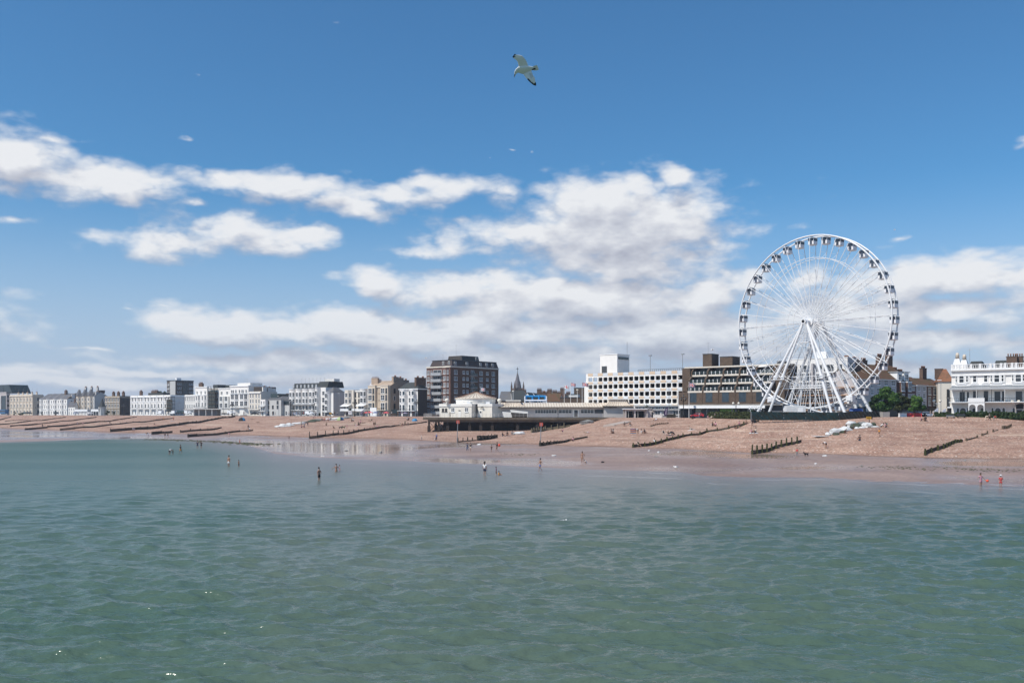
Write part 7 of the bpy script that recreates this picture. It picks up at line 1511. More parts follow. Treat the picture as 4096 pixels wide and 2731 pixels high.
for px, py, s, m, lab, sq in ((1120,1708,1.6,RW,'lowest flat white rock of the left rock line',(2,.7,.25)),(1140,1706,1.7,RW,'second white rock from the bottom of the left rock line',(1.5,.7,.45)),(1158,1703,1.6,RW,'bulky white rock low on the left rock line',(1.4,.7,.5)),(1193,1697,1.6,RW,'white rock beside the standing group on the left beach',(1.5,.7,.5)),(1213,1693,1.4,RG,'grey rock halfway up the left rock line',(1.3,.7,.5)),(1244,1688,1.5,RGN,'dark rock above the middle of the left rock line',(1.4,.7,.5)),(1260,1685,1.4,RGN,'dark flat rock higher up the left rock line',(1.5,.7,.5)),(1280,1682,1.5,RG,'grey rock behind the sitting row of bathers',(1.5,.7,.5)),(1338,1680,1.8,RW,'long white rock left of the blue tent',(2,.7,.5)),(1350,1678,1.4,RW,'white rock touching the blue tent',(1.2,.7,.6)),(1376,1674,1.3,RG,'grey rock right of the blue tent',(1.6,.7,.4)),(1392,1672,1.3,RG,'last grey rock of the line near the bicycle',(1.6,.7,.4)),(2075,1737,1.4,RW,'white blanket covered heap right of the seated group by the pavilion',(1.6,.7,.45)),(2088,1733,.9,RW,'small white heap beside the blanket heap',(1.3,.7,.5)),(2344,1694,1.9,RG,'grey upturned boat shaped hump at the edge of the pavilion shadow',(1.4,.7,.5))):
    rock(px, py, s, m, lab, sq, LK if px < 1500 else None)
# tents, windbreak, parasols, chairs
def tent(px, py, cols, label, s=1.0):
    p = hit(px, py); r = tag(empty('beach_tent', p), label, 'tent'); n = 12
    for k, (m, a0, a1) in enumerate(cols):
        V = []; Fc = []
        for i in range(n+1):
            for j in range(7): a = R(a0+(a1-a0)*j/6); t = math.pi/2*i/n; V.append((1.35*s*math.cos(t)*math.cos(a), 1.1*s*math.cos(t)*math.sin(a), 1.35*s*math.sin(t)))
        for i in range(n):
            for j in range(6): Fc.append((i*7+j, i*7+j+1, i*7+j+8, i*7+j+7))
        q = MB(); q.add(V, Fc, 0, True); q.build('panel', m, r)
C_BLUE = mat('tent_blue', (.03,.22,.42), .5); C_GRN = mat('tent_lime', (.35,.45,.20), .5); C_NAVY = mat('tent_navy', (.02,.04,.10), .5); C_RED = mat('cloth_red', (.50,.05,.05), .7); C_WHT = mat('cloth_white', (.70,.70,.70), .8); C_BLK = mat('cloth_black', (.015,.015,.018), .8)
tent(1361, 1681, ((C_BLUE,-40,60),(C_GRN,200,320),(C_NAVY,-80,-40),(C_BLUE,60,200)), 'small blue and lime pop-up tent near the top of the shingle', 1.15)
tent(968, 1683, ((C_BLUE,-60,100),(C_BLK,180,300),(C_BLUE,100,180)), 'teal beach tent with a dark open mouth below the white hotels', 1.25)  # black panel stands in for the shade of the open mouth
tent(1659, 1684, ((C_BLUE,0,360),), 'low blue beach shelter left of the pavilion deck', .85)
p = hit(2533,1735); r = tag(empty('windbreak', p), 'striped blue red and yellow windbreak on the shingle', 'windbreak'); SC_ = [mat('stripe_blue', (.03,.10,.30)), C_RED, mat('stripe_yellow', (.55,.45,.2))]; q = MB()
for i in range(7): q.box(-.75,.75,-.02,.02,.15+i*.17,.15+(i+1)*.17,(0,2,1,0,2,1,0)[i])
q.build('cloth', SC_, r)
for x in (-.75,0,.75): MB().tube((x,.03,-.2),(x,.03,1.45),.025).build('stake', WOOD, r)
def parasol(px, D, pyt, m, label, zb=ZP, rad=1.5):
    h = HC-(pyt-HZ)/F*D-zb; r = tag(empty('parasol', (U(px)*D, D, zb)), label, 'parasol'); MB().tube((0,0,0),(0,0,h),.04).build('pole', TRIM, r); MB().lathe([(rad,h-.65),(rad*.98,h-.6),(rad*.55,h-.25),(.05,h)],8,0,(0,0,0),False).build('canopy', m, r)
PK = mat('parasol_red', (.65,.10,.11), .7)
for px, yt, m, lab, rad in ((1466,1646,PK,'red parasol on the left of the cafe terrace',1.6),(1479,1645,PK,'red parasol in the middle of the cafe terrace',1.5),(1545,1646,PK,'red parasol on its own right of the blue parasol',1.6),(1501,1646,mat('parasol_blue', (.03,.06,.22), .7),'dark blue parasol between the red ones',1.6),(1620,1648,mat('parasol_grey', (.25,.22,.30), .7),'grey striped parasol before the white corner house',1.4)): parasol(px, DL(px,-16), yt, m, lab, ZP, rad)
p = hit(2690,1737); r = tag(empty('beach_umbrella', p, 0), 'dark umbrella tipped over beside a sunbather', 'umbrella'); r.rotation_euler = (R(60),0,R(30)); MB().lathe([(.95,0),(.6,.28),(.03,.42)],10,0,(0,0,0),False).tube((0,0,-1),(0,0,.45),.02).build('canopy', C_BLK, r)
def deckchair(px, py, m, label, rz=0.):
    p = hit(px, py); r = tag(empty('folding_chair', p, rz), label, 'chair'); q = MB()
    for x in (-.28,.28): q.tube((x,-.35,0),(x,.25,.95),.025).tube((x,.35,0),(x,-.3,.45),.025)
    q.build('frame', STEEL, r); MB().add([(-.27,-.3,.40),(.27,-.3,.40),(.27,.02,.36),(-.27,.02,.36),(-.27,.25,.93),(.27,.25,.93)],[(0,1,2,3),(3,2,5,4)]).build('seat', m, r)
deckchair(2655,1737,C_BLK,'empty folding chair left of the tipped dark umbrella',.4); deckchair(2577,1733,C_BLK,'folding chair at the right of the windbreak party',-.6); deckchair(3545,1708,mat('cloth_green',(.03,.06,.03)),'dark green folding chair right of the boulder heap',-.5)
# bicycle at the top of the beach
D = DL(1424,-20); r = tag(empty('bicycle', (U(1424)*D, D-1, gz(1424, D-1)+.02), R(-10)), 'black bicycle parked on the crest of the shingle', 'bicycle'); s = 1.35
for x in (-.52*s,.52*s):
    q = MB(); n = 16
    for i in range(n): a, b_ = 2*math.pi*i/n, 2*math.pi*(i+1)/n; q.tube((x+.34*s*math.cos(a),0,.34*s+.34*s*math.sin(a)),(x+.34*s*math.cos(b_),0,.34*s+.34*s*math.sin(b_)),.035,n=5)
    for i in range(6): a = math.pi*i/6; q.tube((x-.33*s*math.cos(a),0,.34*s-.33*s*math.sin(a)),(x+.33*s*math.cos(a),0,.34*s+.33*s*math.sin(a)),.008,n=3)
    q.build('wheel', BLACK, r)
q = MB(); J = {'r':(-.52*s,0,.34*s),'f':(.52*s,0,.34*s),'b':(-.05*s,0,.32*s),'s':(-.18*s,0,.85*s),'h':(.36*s,0,.85*s)}
for a, b_ in (('r','b'),('b','s'),('s','r'),('b','h'),('s','h'),('h','f')): q.tube(J[a],J[b_],.03,n=6)
q.tube(J['h'],(.33*s,0,1.02*s),.025); q.build('frame', BLACK, r); MB().box(-.30*s,-.08*s,-.06,.06,.88*s,.93*s).build('saddle', BLACK, r); MB().tube((.33*s,-.25*s,1.02*s),(.33*s,.25*s,1.02*s),.025).build('handlebar', BLACK, r)
# road barriers, boards, poster, bench
for px, m, lab, w_ in ((3630,C_RED,'red and white plastic road barrier on the left',3.0),(3610,mat('barrier_white',(.7,.68,.66)),'white and red plastic barrier at the left end of the row',2.0),(3645,mat('barrier_yellow',(.65,.50,.03)),'yellow plastic barrier between the red ones',1.4),(3660,C_RED,'long red plastic road barrier before the black taxis',3.2)):
    D = 231; tag(MB().xprism([(-.3,0),(.3,0),(.12,.3),(.12,.95),(-.12,.95),(-.12,.3)],-w_/2,w_/2).build('road_barrier', m, None, (U(px)*D, D, float(prof(px,D))), R(-20)), lab, 'barrier', 'plastic barriers')
p = Vector((U(3540)*229,229,float(prof(3540,229)))); tag(MB().prism([(-.9,-.6),(.9,-.6),(.9,.6),(-.9,.6)],0,1.3,0,False,[(-1.1,-.7),(.9,-.7),(.9,.7),(-1.1,.7)]).build('concrete_block', CONC, None, p, R(10)), 'pale tapered concrete block at the right end of the green screen', 'block')
for px, lab in ((3802,'white backed bench in front of the hedge'),(3845,'grey bench in front of the hedge gap')):
    D = 221; r = tag(empty('bench', (U(px)*D, D, float(prof(px,D)))), lab, 'bench'); MB().box(-1,1,-.3,.2,.4,.47).build('seat', TRIM if px < 3810 else DGREY, r); MB().box(-1,1,.2,.26,.5,.95).build('backrest', DGREY, r); MB().box(-.9,-.8,-.25,.2,0,.4).box(.8,.9,-.25,.2,0,.4).build('leg_frame', BLACK, r)
D = DL(1400,-17); r = tag(empty('poster_board', (U(1400)*D, D, ZP+.6), R(-10)), 'white poster board with large lettering by the ornate lamp', 'sign'); MB().box(-.85,.85,-.05,.05,.2,2.1).build('board', C_WHT, r)
MB().box(-.6,-.5,-.06,-.05,1.1,1.7).box(-.6,-.1,-.06,-.05,1.1,1.2).box(-.2,-.1,-.06,-.05,.6,1.8).box(.15,.25,-.06,-.05,.6,1.8).box(.25,.6,-.06,-.05,1.7,1.8).box(.25,.6,-.06,-.05,1.15,1.25).box(.5,.6,-.06,-.05,1.25,1.7).build('lettering', mat('poster_ink', (.12,.10,.18)), r)
D = DL(1575,-17); r = tag(empty('notice_board', (U(1577)*D, D, ZP)), 'dark green notice board right of the lone red parasol', 'sign'); MB().box(-1.3,1.3,-.06,.06,1.4,3.2).build('board', GREENG, r); MB().box(-1.1,-1,-.1,.1,-.2,1.4).box(1,1.1,-.1,.1,-.2,1.4).build('post', BLACK, r)
p = hit(1322,1670); r = tag(empty('warning_sign', p), 'small yellow sign on a post near the top of the left rock line', 'sign'); MB().box(-.05,.05,-.05,.05,-.2,2.3).build('post', WOOD, r); MB().box(-.55,.55,-.08,-.05,1.7,2.3).build('board', mat('yellow_sign', (.62,.33,.03)), r)
# weed covered stones on the sand bars
def weed(pts, n, s, label, seed):
    rs = np.random.RandomState(seed); q = MB(); W = [hit(*p) for p in pts]
    for i in range(n):
        k = rs.randint(len(W)-1); p = W[k].lerp(W[k+1], rs.rand()); x, y = p.x+rs.normal(0,1.6), p.y+rs.normal(0,2.6); px = CX+F*x/y; z = max(float(prof(px,y)), -.02); r = s*rs.uniform(.4,1.3)
        q.ball((x,y,z), r, 6, 0, (1.5,1.2,.38))
    tag(q.build('weed_covered_stones', mat('weed_stone', (.075,.075,.035), .7, var=.5, scale=.8)), label, 'stones', None, 'stuff')
weed([(590,1757),(700,1760),(850,1766),(960,1773),(1060,1778)], 420, .34, 'long bar of weed covered stones between the pools on the left', 1)
weed([(3530,1871),(3620,1870),(3800,1873),(3950,1878),(4090,1881)], 260, .13, 'thin dark line of weed and stones across the wet sand on the right', 2)
weed([(3010,1822),(3080,1822),(3120,1820)], 50, .12, 'dark weed patch at the foot of the spaced post groyne', 3)
weed([(2000,1816),(2080,1818),(2150,1817)], 70, .12, 'dark weed streak on the wet sand below the left marker pole', 4)
# ---------------------------------------------------------------- people
SKIN = mat('skin', (.33,.185,.125), .6, var=.06); SKIN2 = mat('tanned_skin', (.19,.10,.065), .6, var=.06); HAIRD = mat('dark_hair', (.025,.018,.014), .6); HAIRB = mat('fair_hair', (.25,.16,.08), .6)
def cm(name, c): return mat('cloth_'+name, c, .8, var=.1)
CL = {'white':C_WHT,'black':C_BLK,'red':C_RED,'navy':cm('navy',(.02,.03,.08)),'blue':cm('blue',(.04,.12,.38)),'grey':cm('grey',(.22,.22,.23)),'pink':cm('pink',(.60,.30,.36)),'orange':cm('orange',(.70,.28,.03)),'green':cm('olive',(.07,.09,.04)),'cream':cm('cream',(.58,.50,.40)),'purple':cm('purple',(.10,.05,.16)),'skin':SKIN,'denim':cm('denim',(.08,.12,.20)),'lilac':cm('lilac',(.35,.30,.42))}
def skin_mesh(name, verts, edges, radii, sub=1):
    me = bpy.data.meshes.new(name); me.from_pydata(verts, edges, []); o = bpy.data.objects.new(name, me); COL.objects.link(o)
    sm_ = o.modifiers.new('s', 'SKIN'); sm_.use_smooth_shade = True
    for i, r in enumerate(radii):
        r = r if isinstance(r, tuple) else (r, r); me.skin_vertices[0].data[i].radius = r; me.skin_vertices[0].data[i].use_root = (i == 0)
    if sub: ss = o.modifiers.new('b', 'SUBSURF'); ss.levels = sub; ss.render_levels = sub
    dg = bpy.context.evaluated_depsgraph_get(); out = bpy.data.meshes.new_from_object(o.evaluated_get(dg)); out.name = name
    bpy.data.objects.remove(o); bpy.data.meshes.remove(me); return out
def pose(kind):
    """joints, figure faces -y, feet (or seat) at z=0, 1.75 m tall"""
    J = {'pel':(0,0,.95),'wai':(0,0,1.10),'che':(0,0,1.34),'nec':(0,.01,1.50),'chi':(0,-.02,1.58),'hea':(0,-.01,1.70),
         'hl':(.10,0,.92),'kl':(.11,-.03,.50),'al':(.11,.02,.09),'tl':(.12,-.14,.03),'hr':(-.10,0,.92),'kr':(-.11,-.03,.50),'ar':(-.11,.02,.09),'tr':(-.12,-.14,.03),
         'sl':(.19,0,1.43),'el':(.25,.03,1.15),'wl':(.26,-.06,.90),'fl':(.26,-.09,.78),'sr':(-.19,0,1.43),'er':(-.25,.03,1.15),'wr':(-.26,-.06,.90),'fr':(-.26,-.09,.78)}
    if kind == 'walk': J.update(kl=(.10,-.20,.52),al=(.10,-.22,.10),tl=(.11,-.38,.06),kr=(-.10,.02,.50),ar=(-.10,.30,.16),tr=(-.11,.22,.03),el=(.24,.16,1.18),wl=(.25,.12,.93),fl=(.25,.10,.82),er=(-.24,-.10,1.16),wr=(-.24,-.28,.98),fr=(-.24,-.36,.91))
    if kind == 'arms': J.update(el=(.40,.02,1.22),wl=(.52,-.12,1.02),fl=(.56,-.18,.94),er=(-.40,.02,1.25),wr=(-.58,-.06,1.12),fr=(-.66,-.08,1.06))
    if kind == 'hips': J.update(el=(.42,.08,1.20),wl=(.20,-.08,1.02),fl=(.16,-.10,.98))
    if kind == 'bend': 
        J.update(wai=(0,-.10,1.03),che=(0,-.32,1.10),nec=(0,-.48,1.06),chi=(0,-.56,1.02),hea=(0,-.66,.98),sl=(.19,-.40,1.08),sr=(-.19,-.40,1.08),el=(.20,-.46,.80),wl=(.14,-.52,.56),fl=(.12,-.54,.46),er=(-.20,-.46,.80),wr=(-.14,-.52,.56),fr=(-.12,-.54,.46))
    if kind in ('sit','crouch'):
        dz_ = -.82 if kind == 'sit' else -.72
        for k in ('pel','wai','che','nec','chi','hea','hl','hr','sl','sr'): x, y, z = J[k]; J[k] = (x, y+(.10 if k in ('che','nec') else .0), z+dz_)
        J.update(kl=(.16,-.42,.44),al=(.13,-.62,.08),tl=(.14,-.78,.04),kr=(-.16,-.40,.42),ar=(-.13,-.60,.08),tr=(-.14,-.76,.04))
        J.update(el=(.27,-.20,.40),wl=(.18,-.42,.48),fl=(.14,-.50,.46),er=(-.27,-.20,.40),wr=(-.18,-.40,.46),fr=(-.14,-.48,.44))
        if kind == 'crouch': J.update(kl=(.17,-.36,.48),al=(.12,-.10,.08),tl=(.13,-.26,.03),kr=(-.17,-.36,.48),ar=(-.12,-.10,.08),tr=(-.13,-.26,.03),che=(0,-.22,.58),nec=(0,-.36,.66),chi=(0,-.42,.68),hea=(0,-.48,.76),wai=(0,-.08,.36),sl=(.19,-.30,.62),sr=(-.19,-.30,.62),el=(.25,-.40,.38),wl=(.14,-.52,.20),fl=(.12,-.56,.10),er=(-.25,-.40,.38),wr=(-.14,-.52,.2),fr=(-.12,-.56,.1))
    if kind == 'lie':
        L = {}
        for k, (x, y, z) in J.items(): L[k] = (z-.95, x, .14+(y if k in ('kl','kr') else 0)*-1.5)
        J = L
    if kind == 'recline':
        J.update(pel=(0,0,.13),wai=(.02,.14,.22),che=(.03,.32,.42),nec=(.03,.42,.56),chi=(.03,.40,.64),hea=(.03,.40,.74),hl=(.11,0,.12),kl=(.13,-.38,.32),al=(.12,-.78,.07),tl=(.13,-.84,.16),hr=(-.10,0,.12),kr=(-.12,-.42,.15),ar=(-.12,-.84,.07),tr=(-.12,-.90,.16),sl=(.20,.36,.50),el=(.27,.56,.28),wl=(.25,.60,.05),fl=(.25,.52,.03),sr=(-.15,.36,.50),er=(-.24,.54,.28),wr=(-.24,.58,.05),fr=(-.24,.50,.03))
    return J
RAD = {'pel':(.15,.11),'wai':(.125,.095),'che':(.15,.105),'nec':.055,'chi':.065,'hea':(.085,.10),'hl':.088,'kl':.058,'al':.038,'tl':.028,'hr':.088,'kr':.058,'ar':.038,'tr':.028,'sl':.058,'el':.042,'wl':.030,'fl':.024,'sr':.058,'er':.042,'wr':.030,'fr':.024}
BONES = [('pel','wai'),('wai','che'),('che','nec'),('nec','chi'),('chi','hea'),('pel','hl'),('hl','kl'),('kl','al'),('al','tl'),('pel','hr'),('hr','kr'),('kr','ar'),('ar','tr'),('che','sl'),('sl','el'),('el','wl'),('wl','fl'),('che','sr'),('sr','er'),('er','wr'),('wr','fr')]
def lerp3(a, b, t): return tuple(a[i]+(b[i]-a[i])*t for i in range(3))
def sub_skin(name, J, bones, scale, add=.012, cut=None):
    J = dict(J); rad = dict(RAD)
    if cut:
        for new, (a, b, t) in cut.items(): J[new] = lerp3(J[a], J[b], t); r0 = rad[a] if not isinstance(rad[a], tuple) else min(rad[a]); r1 = rad[b] if not isinstance(rad[b], tuple) else min(rad[b]); rad[new] = r0+(r1-r0)*t
    ks = []
    for a, b in bones:
        for k in (a, b):
            if k not in ks: ks.append(k)
    rr = [tuple(x*scale+add for x in rad[k]) if isinstance(rad[k], tuple) else rad[k]*scale+add for k in ks]
    return skin_mesh(name, [J[k] for k in ks], [(ks.index(a), ks.index(b)) for a, b in bones], rr)
PM = {}
def person_meshes(kind):
    if kind in PM: return PM[kind]
    J = pose(kind); d = {}
    d['body'] = sub_skin('person', J, BONES, 1, 0)
    d['top'] = sub_skin('top', J, [('pel','wai'),('wai','che'),('che','sl2'),('sl2','sl'),('sl','em'),('che','sr2'),('sr2','sr'),('sr','er2')], 1.12, .014, {'em':('sl','el',.62),'er2':('sr','er',.62),'sl2':('che','sl',.6),'sr2':('che','sr',.6)})
    d['short'] = sub_skin('shorts', J, [('pel','wm'),('pel','hl'),('hl','km'),('pel','hr'),('hr','kn')], 1.12, .018, {'km':('hl','kl',.7),'kn':('hr','kr',.7),'wm':('pel','wai',.5)})
    d['long'] = sub_skin('trousers', J, [('pel','wm'),('pel','hl'),('hl','kl'),('kl','am'),('pel','hr'),('hr','kr'),('kr','an')], 1.12, .018, {'am':('kl','al',.85),'an':('kr','ar',.85),'wm':('pel','wai',.5)})
    h = Vector(J['hea']); n_ = Vector(J['chi']); up = (h-n_).normalized(); back = Vector((0,.035,0)) if kind != 'lie' else Vector((0,0,-.01))
    d['hair'] = MB().ball(tuple(h+up*.045+back), .112, 10, 0, (.92,1.0,.95)).mesh('hair', HAIRD)
    q = MB().ball(tuple(h+up*.045+back), .115, 10, 0, (.95,1.0,.95)); q.ball(tuple(h-up*.10+back*2.2), .105, 8, 0, (1,.6,1.6)); d['longhair'] = q.mesh('hair', HAIRD)
    d['hat'] = MB().lathe([(.20,.02),(.13,.04),(.115,.11),(.03,.15)], 10, 0, tuple(h+up*.03+back*.5)).mesh('hat', C_WHT)
    for m in d.values():
        if not m.materials: m.materials.append(SKIN)
    PM[kind] = d; return d
def setmat(o, m):
    o.material_slots[0].link = 'OBJECT'; o.material_slots[0].material = m
def person(loc, kind, rz, top, bottom, label, s=1.0, skin=SKIN, hair='hair', hm=None, group=None, hat=False, long_=False):
    d = person_meshes(kind); o = link('person', d['body'], None, loc, R(rz)); o.scale = (s,s,s); setmat(o, skin); tag(o, label, 'person', group)
    if top: setmat(link('top', d['top'], o), CL[top])
    if bottom: setmat(link('trousers' if long_ else 'shorts', d['long' if long_ else 'short'], o), CL[bottom])
    x = link('hair', d[hair], o); setmat(x, hm or HAIRD)
    if hat: link('hat', d['hat'], o)
    return o
def pp(px, py, kind, rz, top, bottom, label, s=1.0, dip=0.0, **k):
    p = hit(px, py); p.z -= dip; return person(p, kind, rz, top, bottom, label, s*1.08, **k)
B_, S_I = 'bathers and paddlers', 'people sitting on the shingle'
# in the water and on the wet sand
pp(1276,1920,'hips',60,None,'black','shirtless man in black shorts standing knee deep, nearest figure in the water',1.05,.38,group=B_)
pp(1345,1886,'arms',20,None,'skin','bare shouldered adult waist deep beside a child in lilac',1.0,.80,group=B_); pp(1358,1884,'stand',-60,'lilac','lilac','small child in lilac waist deep beside an adult',.72,.48,group=B_)
pp(915,1866,'stand',-30,None,'white','shirtless man in white shorts standing beside a boy in the shallows',1.05,.22,group=B_); pp(955,1866,'hips',80,None,'black','boy in black shorts wading right of the man in white shorts',.68,.22,group=B_)
pp(678,1818,'bend',60,'white','black','stooping adult in a white top paddling with a toddler',1.0,.12,group=B_); pp(692,1818,'stand',-40,'green','green','toddler in dark clothes beside the stooping adult',.62,.12,group=B_); pp(722,1813,'walk',70,'black','orange','woman in black top and orange skirt wading towards the toddler',1.0,.1,group=B_,long_=False)
pp(790,1794,'arms',15,'navy','navy','left one of the couple holding hands in the pool',1.02,.06,group=B_); pp(805,1793,'arms',-10,'black','black','right one of the couple holding hands in the pool',1.0,.06,group=B_)
pp(532,1727,'walk',20,'white','denim','left walker of a pair in white tops below the heavy groyne',1.0,group=B_); pp(538,1727,'walk',30,'lilac','grey','right walker of a pair below the heavy groyne',.95,group=B_)
pp(593,1745,'bend',-60,'black','white','stooping person in black top and white shorts by the isolated groyne section',1.1,group=B_); pp(660,1749,'stand',0,'black','black','left one of two dark figures on the wet sand',1.05,.05,group=B_); pp(671,1749,'walk',60,'green','black','right one of two dark figures on the wet sand',1.05,.05,group=B_)
pp(916,1748,'walk',-30,'pink','cream','child in pink walking by the seaward end of the low groyne',.9,group=B_); pp(959,1774,'hips',-20,None,'red','small child in red trunks at the edge of the pool',.75,.1,group=B_); pp(170,1712,'stand',0,'black','black','lone dark figure on the far left groyne',1.1,group=B_)
pp(1156,1758,'stand',30,None,'green','toddler with bare chest on the sand left of the tall posted groyne',.62,group=B_); pp(1686,1764,'walk',40,'cream','white','small child in a white hat walking on the shingle foot',.75,hat=True,group=B_); pp(1746,1762,'stand',-20,'blue','navy','man in a blue top and white cap standing over a seated child',1.05,hat=True,long_=True,group=B_); pp(1738,1762,'crouch',50,'white','white','crouching child in white beside the man in blue',.8,group=B_)
pp(1869,1805,'walk',20,'denim','denim','left walker of a couple below the left marker pole',1.0,long_=True,group=B_); pp(1882,1805,'walk',-20,'black','cream','right walker of a couple carrying a towel below the left marker pole',1.0,group=B_); pp(1966,1809,'walk',-40,'black','black','child in black walking behind the man with a red ball',.8,group=B_)
mb_ = pp(1988,1807,'walk',-70,'black','black','man in black carrying a bright red beach ball',1.08,group=B_); p = hit(1995,1806); tag(MB().ball((0,0,0),.30,14).build('beach_ball', mat('red_ball', (.75,.08,.04), .35), None, (p.x+.1,p.y-.25,p.z+1.42)), 'bright red beach ball under a man\'s arm', 'ball')
pp(1939,1900,'stand',150,'white','navy','woman in a white top and dark skirt standing ankle deep',1.08,.2,hair='longhair',group=B_); pp(1985,1901,'stand',100,'purple','black','boy in a purple top standing beside a child sitting in the water',.72,.2,group=B_); pp(1996,1899,'sit',60,'orange','orange','small child in orange sitting in the water',.75,.25,group=B_)
pp(2161,1885,'walk',-70,None,'blue','shirtless boy in blue shorts running along the water edge',1.0,group=B_); pp(2329,1853,'hips',-10,None,'skin','woman in a pale swimsuit standing by a crouching child',1.05,hair='longhair',group=B_); pp(2345,1853,'crouch',-60,'white','white','crouching child in white digging in the wet sand',.72,group=B_)
pp(3188,1825,'stand',150,'red','grey','child in a red top standing by a black dog',.86,long_=True,group=B_); pp(3305,1792,'bend',-80,'white','black','stooping person in white looking for shells on the shingle',1.0,group=B_); pp(3923,1946,'arms',20,'pink','pink','girl in pink splashing with a red paddle',.86,.08,hair='longhair',group=B_); pp(4003,1948,'stand',-20,'red','red','small child in a red vest and white hat in the shallows',.78,.1,hat=True,group=B_)
p = hit(3937,1938); r = tag(empty('bat', (p.x-.05,p.y-.2,p.z+.62), .3), 'small red bat held by the girl in pink', 'bat'); MB().lathe([(.02,0),(.03,.16),(.15,.24),(.17,.34),(.12,.44),(.02,.47)],10).build('blade', mat('red_plastic', (.75,.09,.03), .4), r); r.rotation_euler = (.3,2.0,0)
p = hit(3225,1824); 
def dog(loc, m, label, rz=0., s=1.0):
    v = [(-.30,0,.40),(-.05,0,.42),(.25,0,.43),(.40,0,.55),(.52,0,.62),(.64,0,.58),(-.42,0,.50),(-.50,0,.66)]; e = [(0,1),(1,2),(2,3),(3,4),(4,5),(0,6),(6,7)]; rd = [.11,.12,.135,.075,.08,.045,.03,.02]
    for x, y in ((.22,.09),(.22,-.09),(-.28,.09),(-.28,-.09)):
        i = len(v); b_ = x < 0; v += [(x+(.04 if b_ else 0),y,.28),(x-(.06 if b_ else 0),y,.15),(x,y,.02)]; rd += [.055,.035,.03]; e += [(2 if x > 0 else 0,i),(i,i+1),(i+1,i+2)]
    v += [(.50,.05,.72),(.50,-.05,.72)]; rd += [.025,.025]; n = len(v); e += [(4,n-2),(4,n-1)]
    me = skin_mesh('dog', v, e, rd); me.materials.append(m); o = link('dog', me, None, loc, R(rz)); o.scale = (s,)*3; return tag(o, label, 'dog')
dog(p, CL['black'], 'black dog digging in the sand beside the child in red', 200, 1.15); dog(hit(1362,1715), CL['black'], 'dark dog standing left of another dog on the shingle', 30, 1.5); dog(hit(1374,1714), CL['green'], 'dark dog standing right of another dog on the shingle', -20, 1.5)
pp(1337,1714,'crouch',-40,'green','black','crouching person in olive by the two dogs',1.1,group=S_I); pp(1388,1713,'stand',0,'pink','pink','small child standing right of the two dogs',.7,group=S_I)
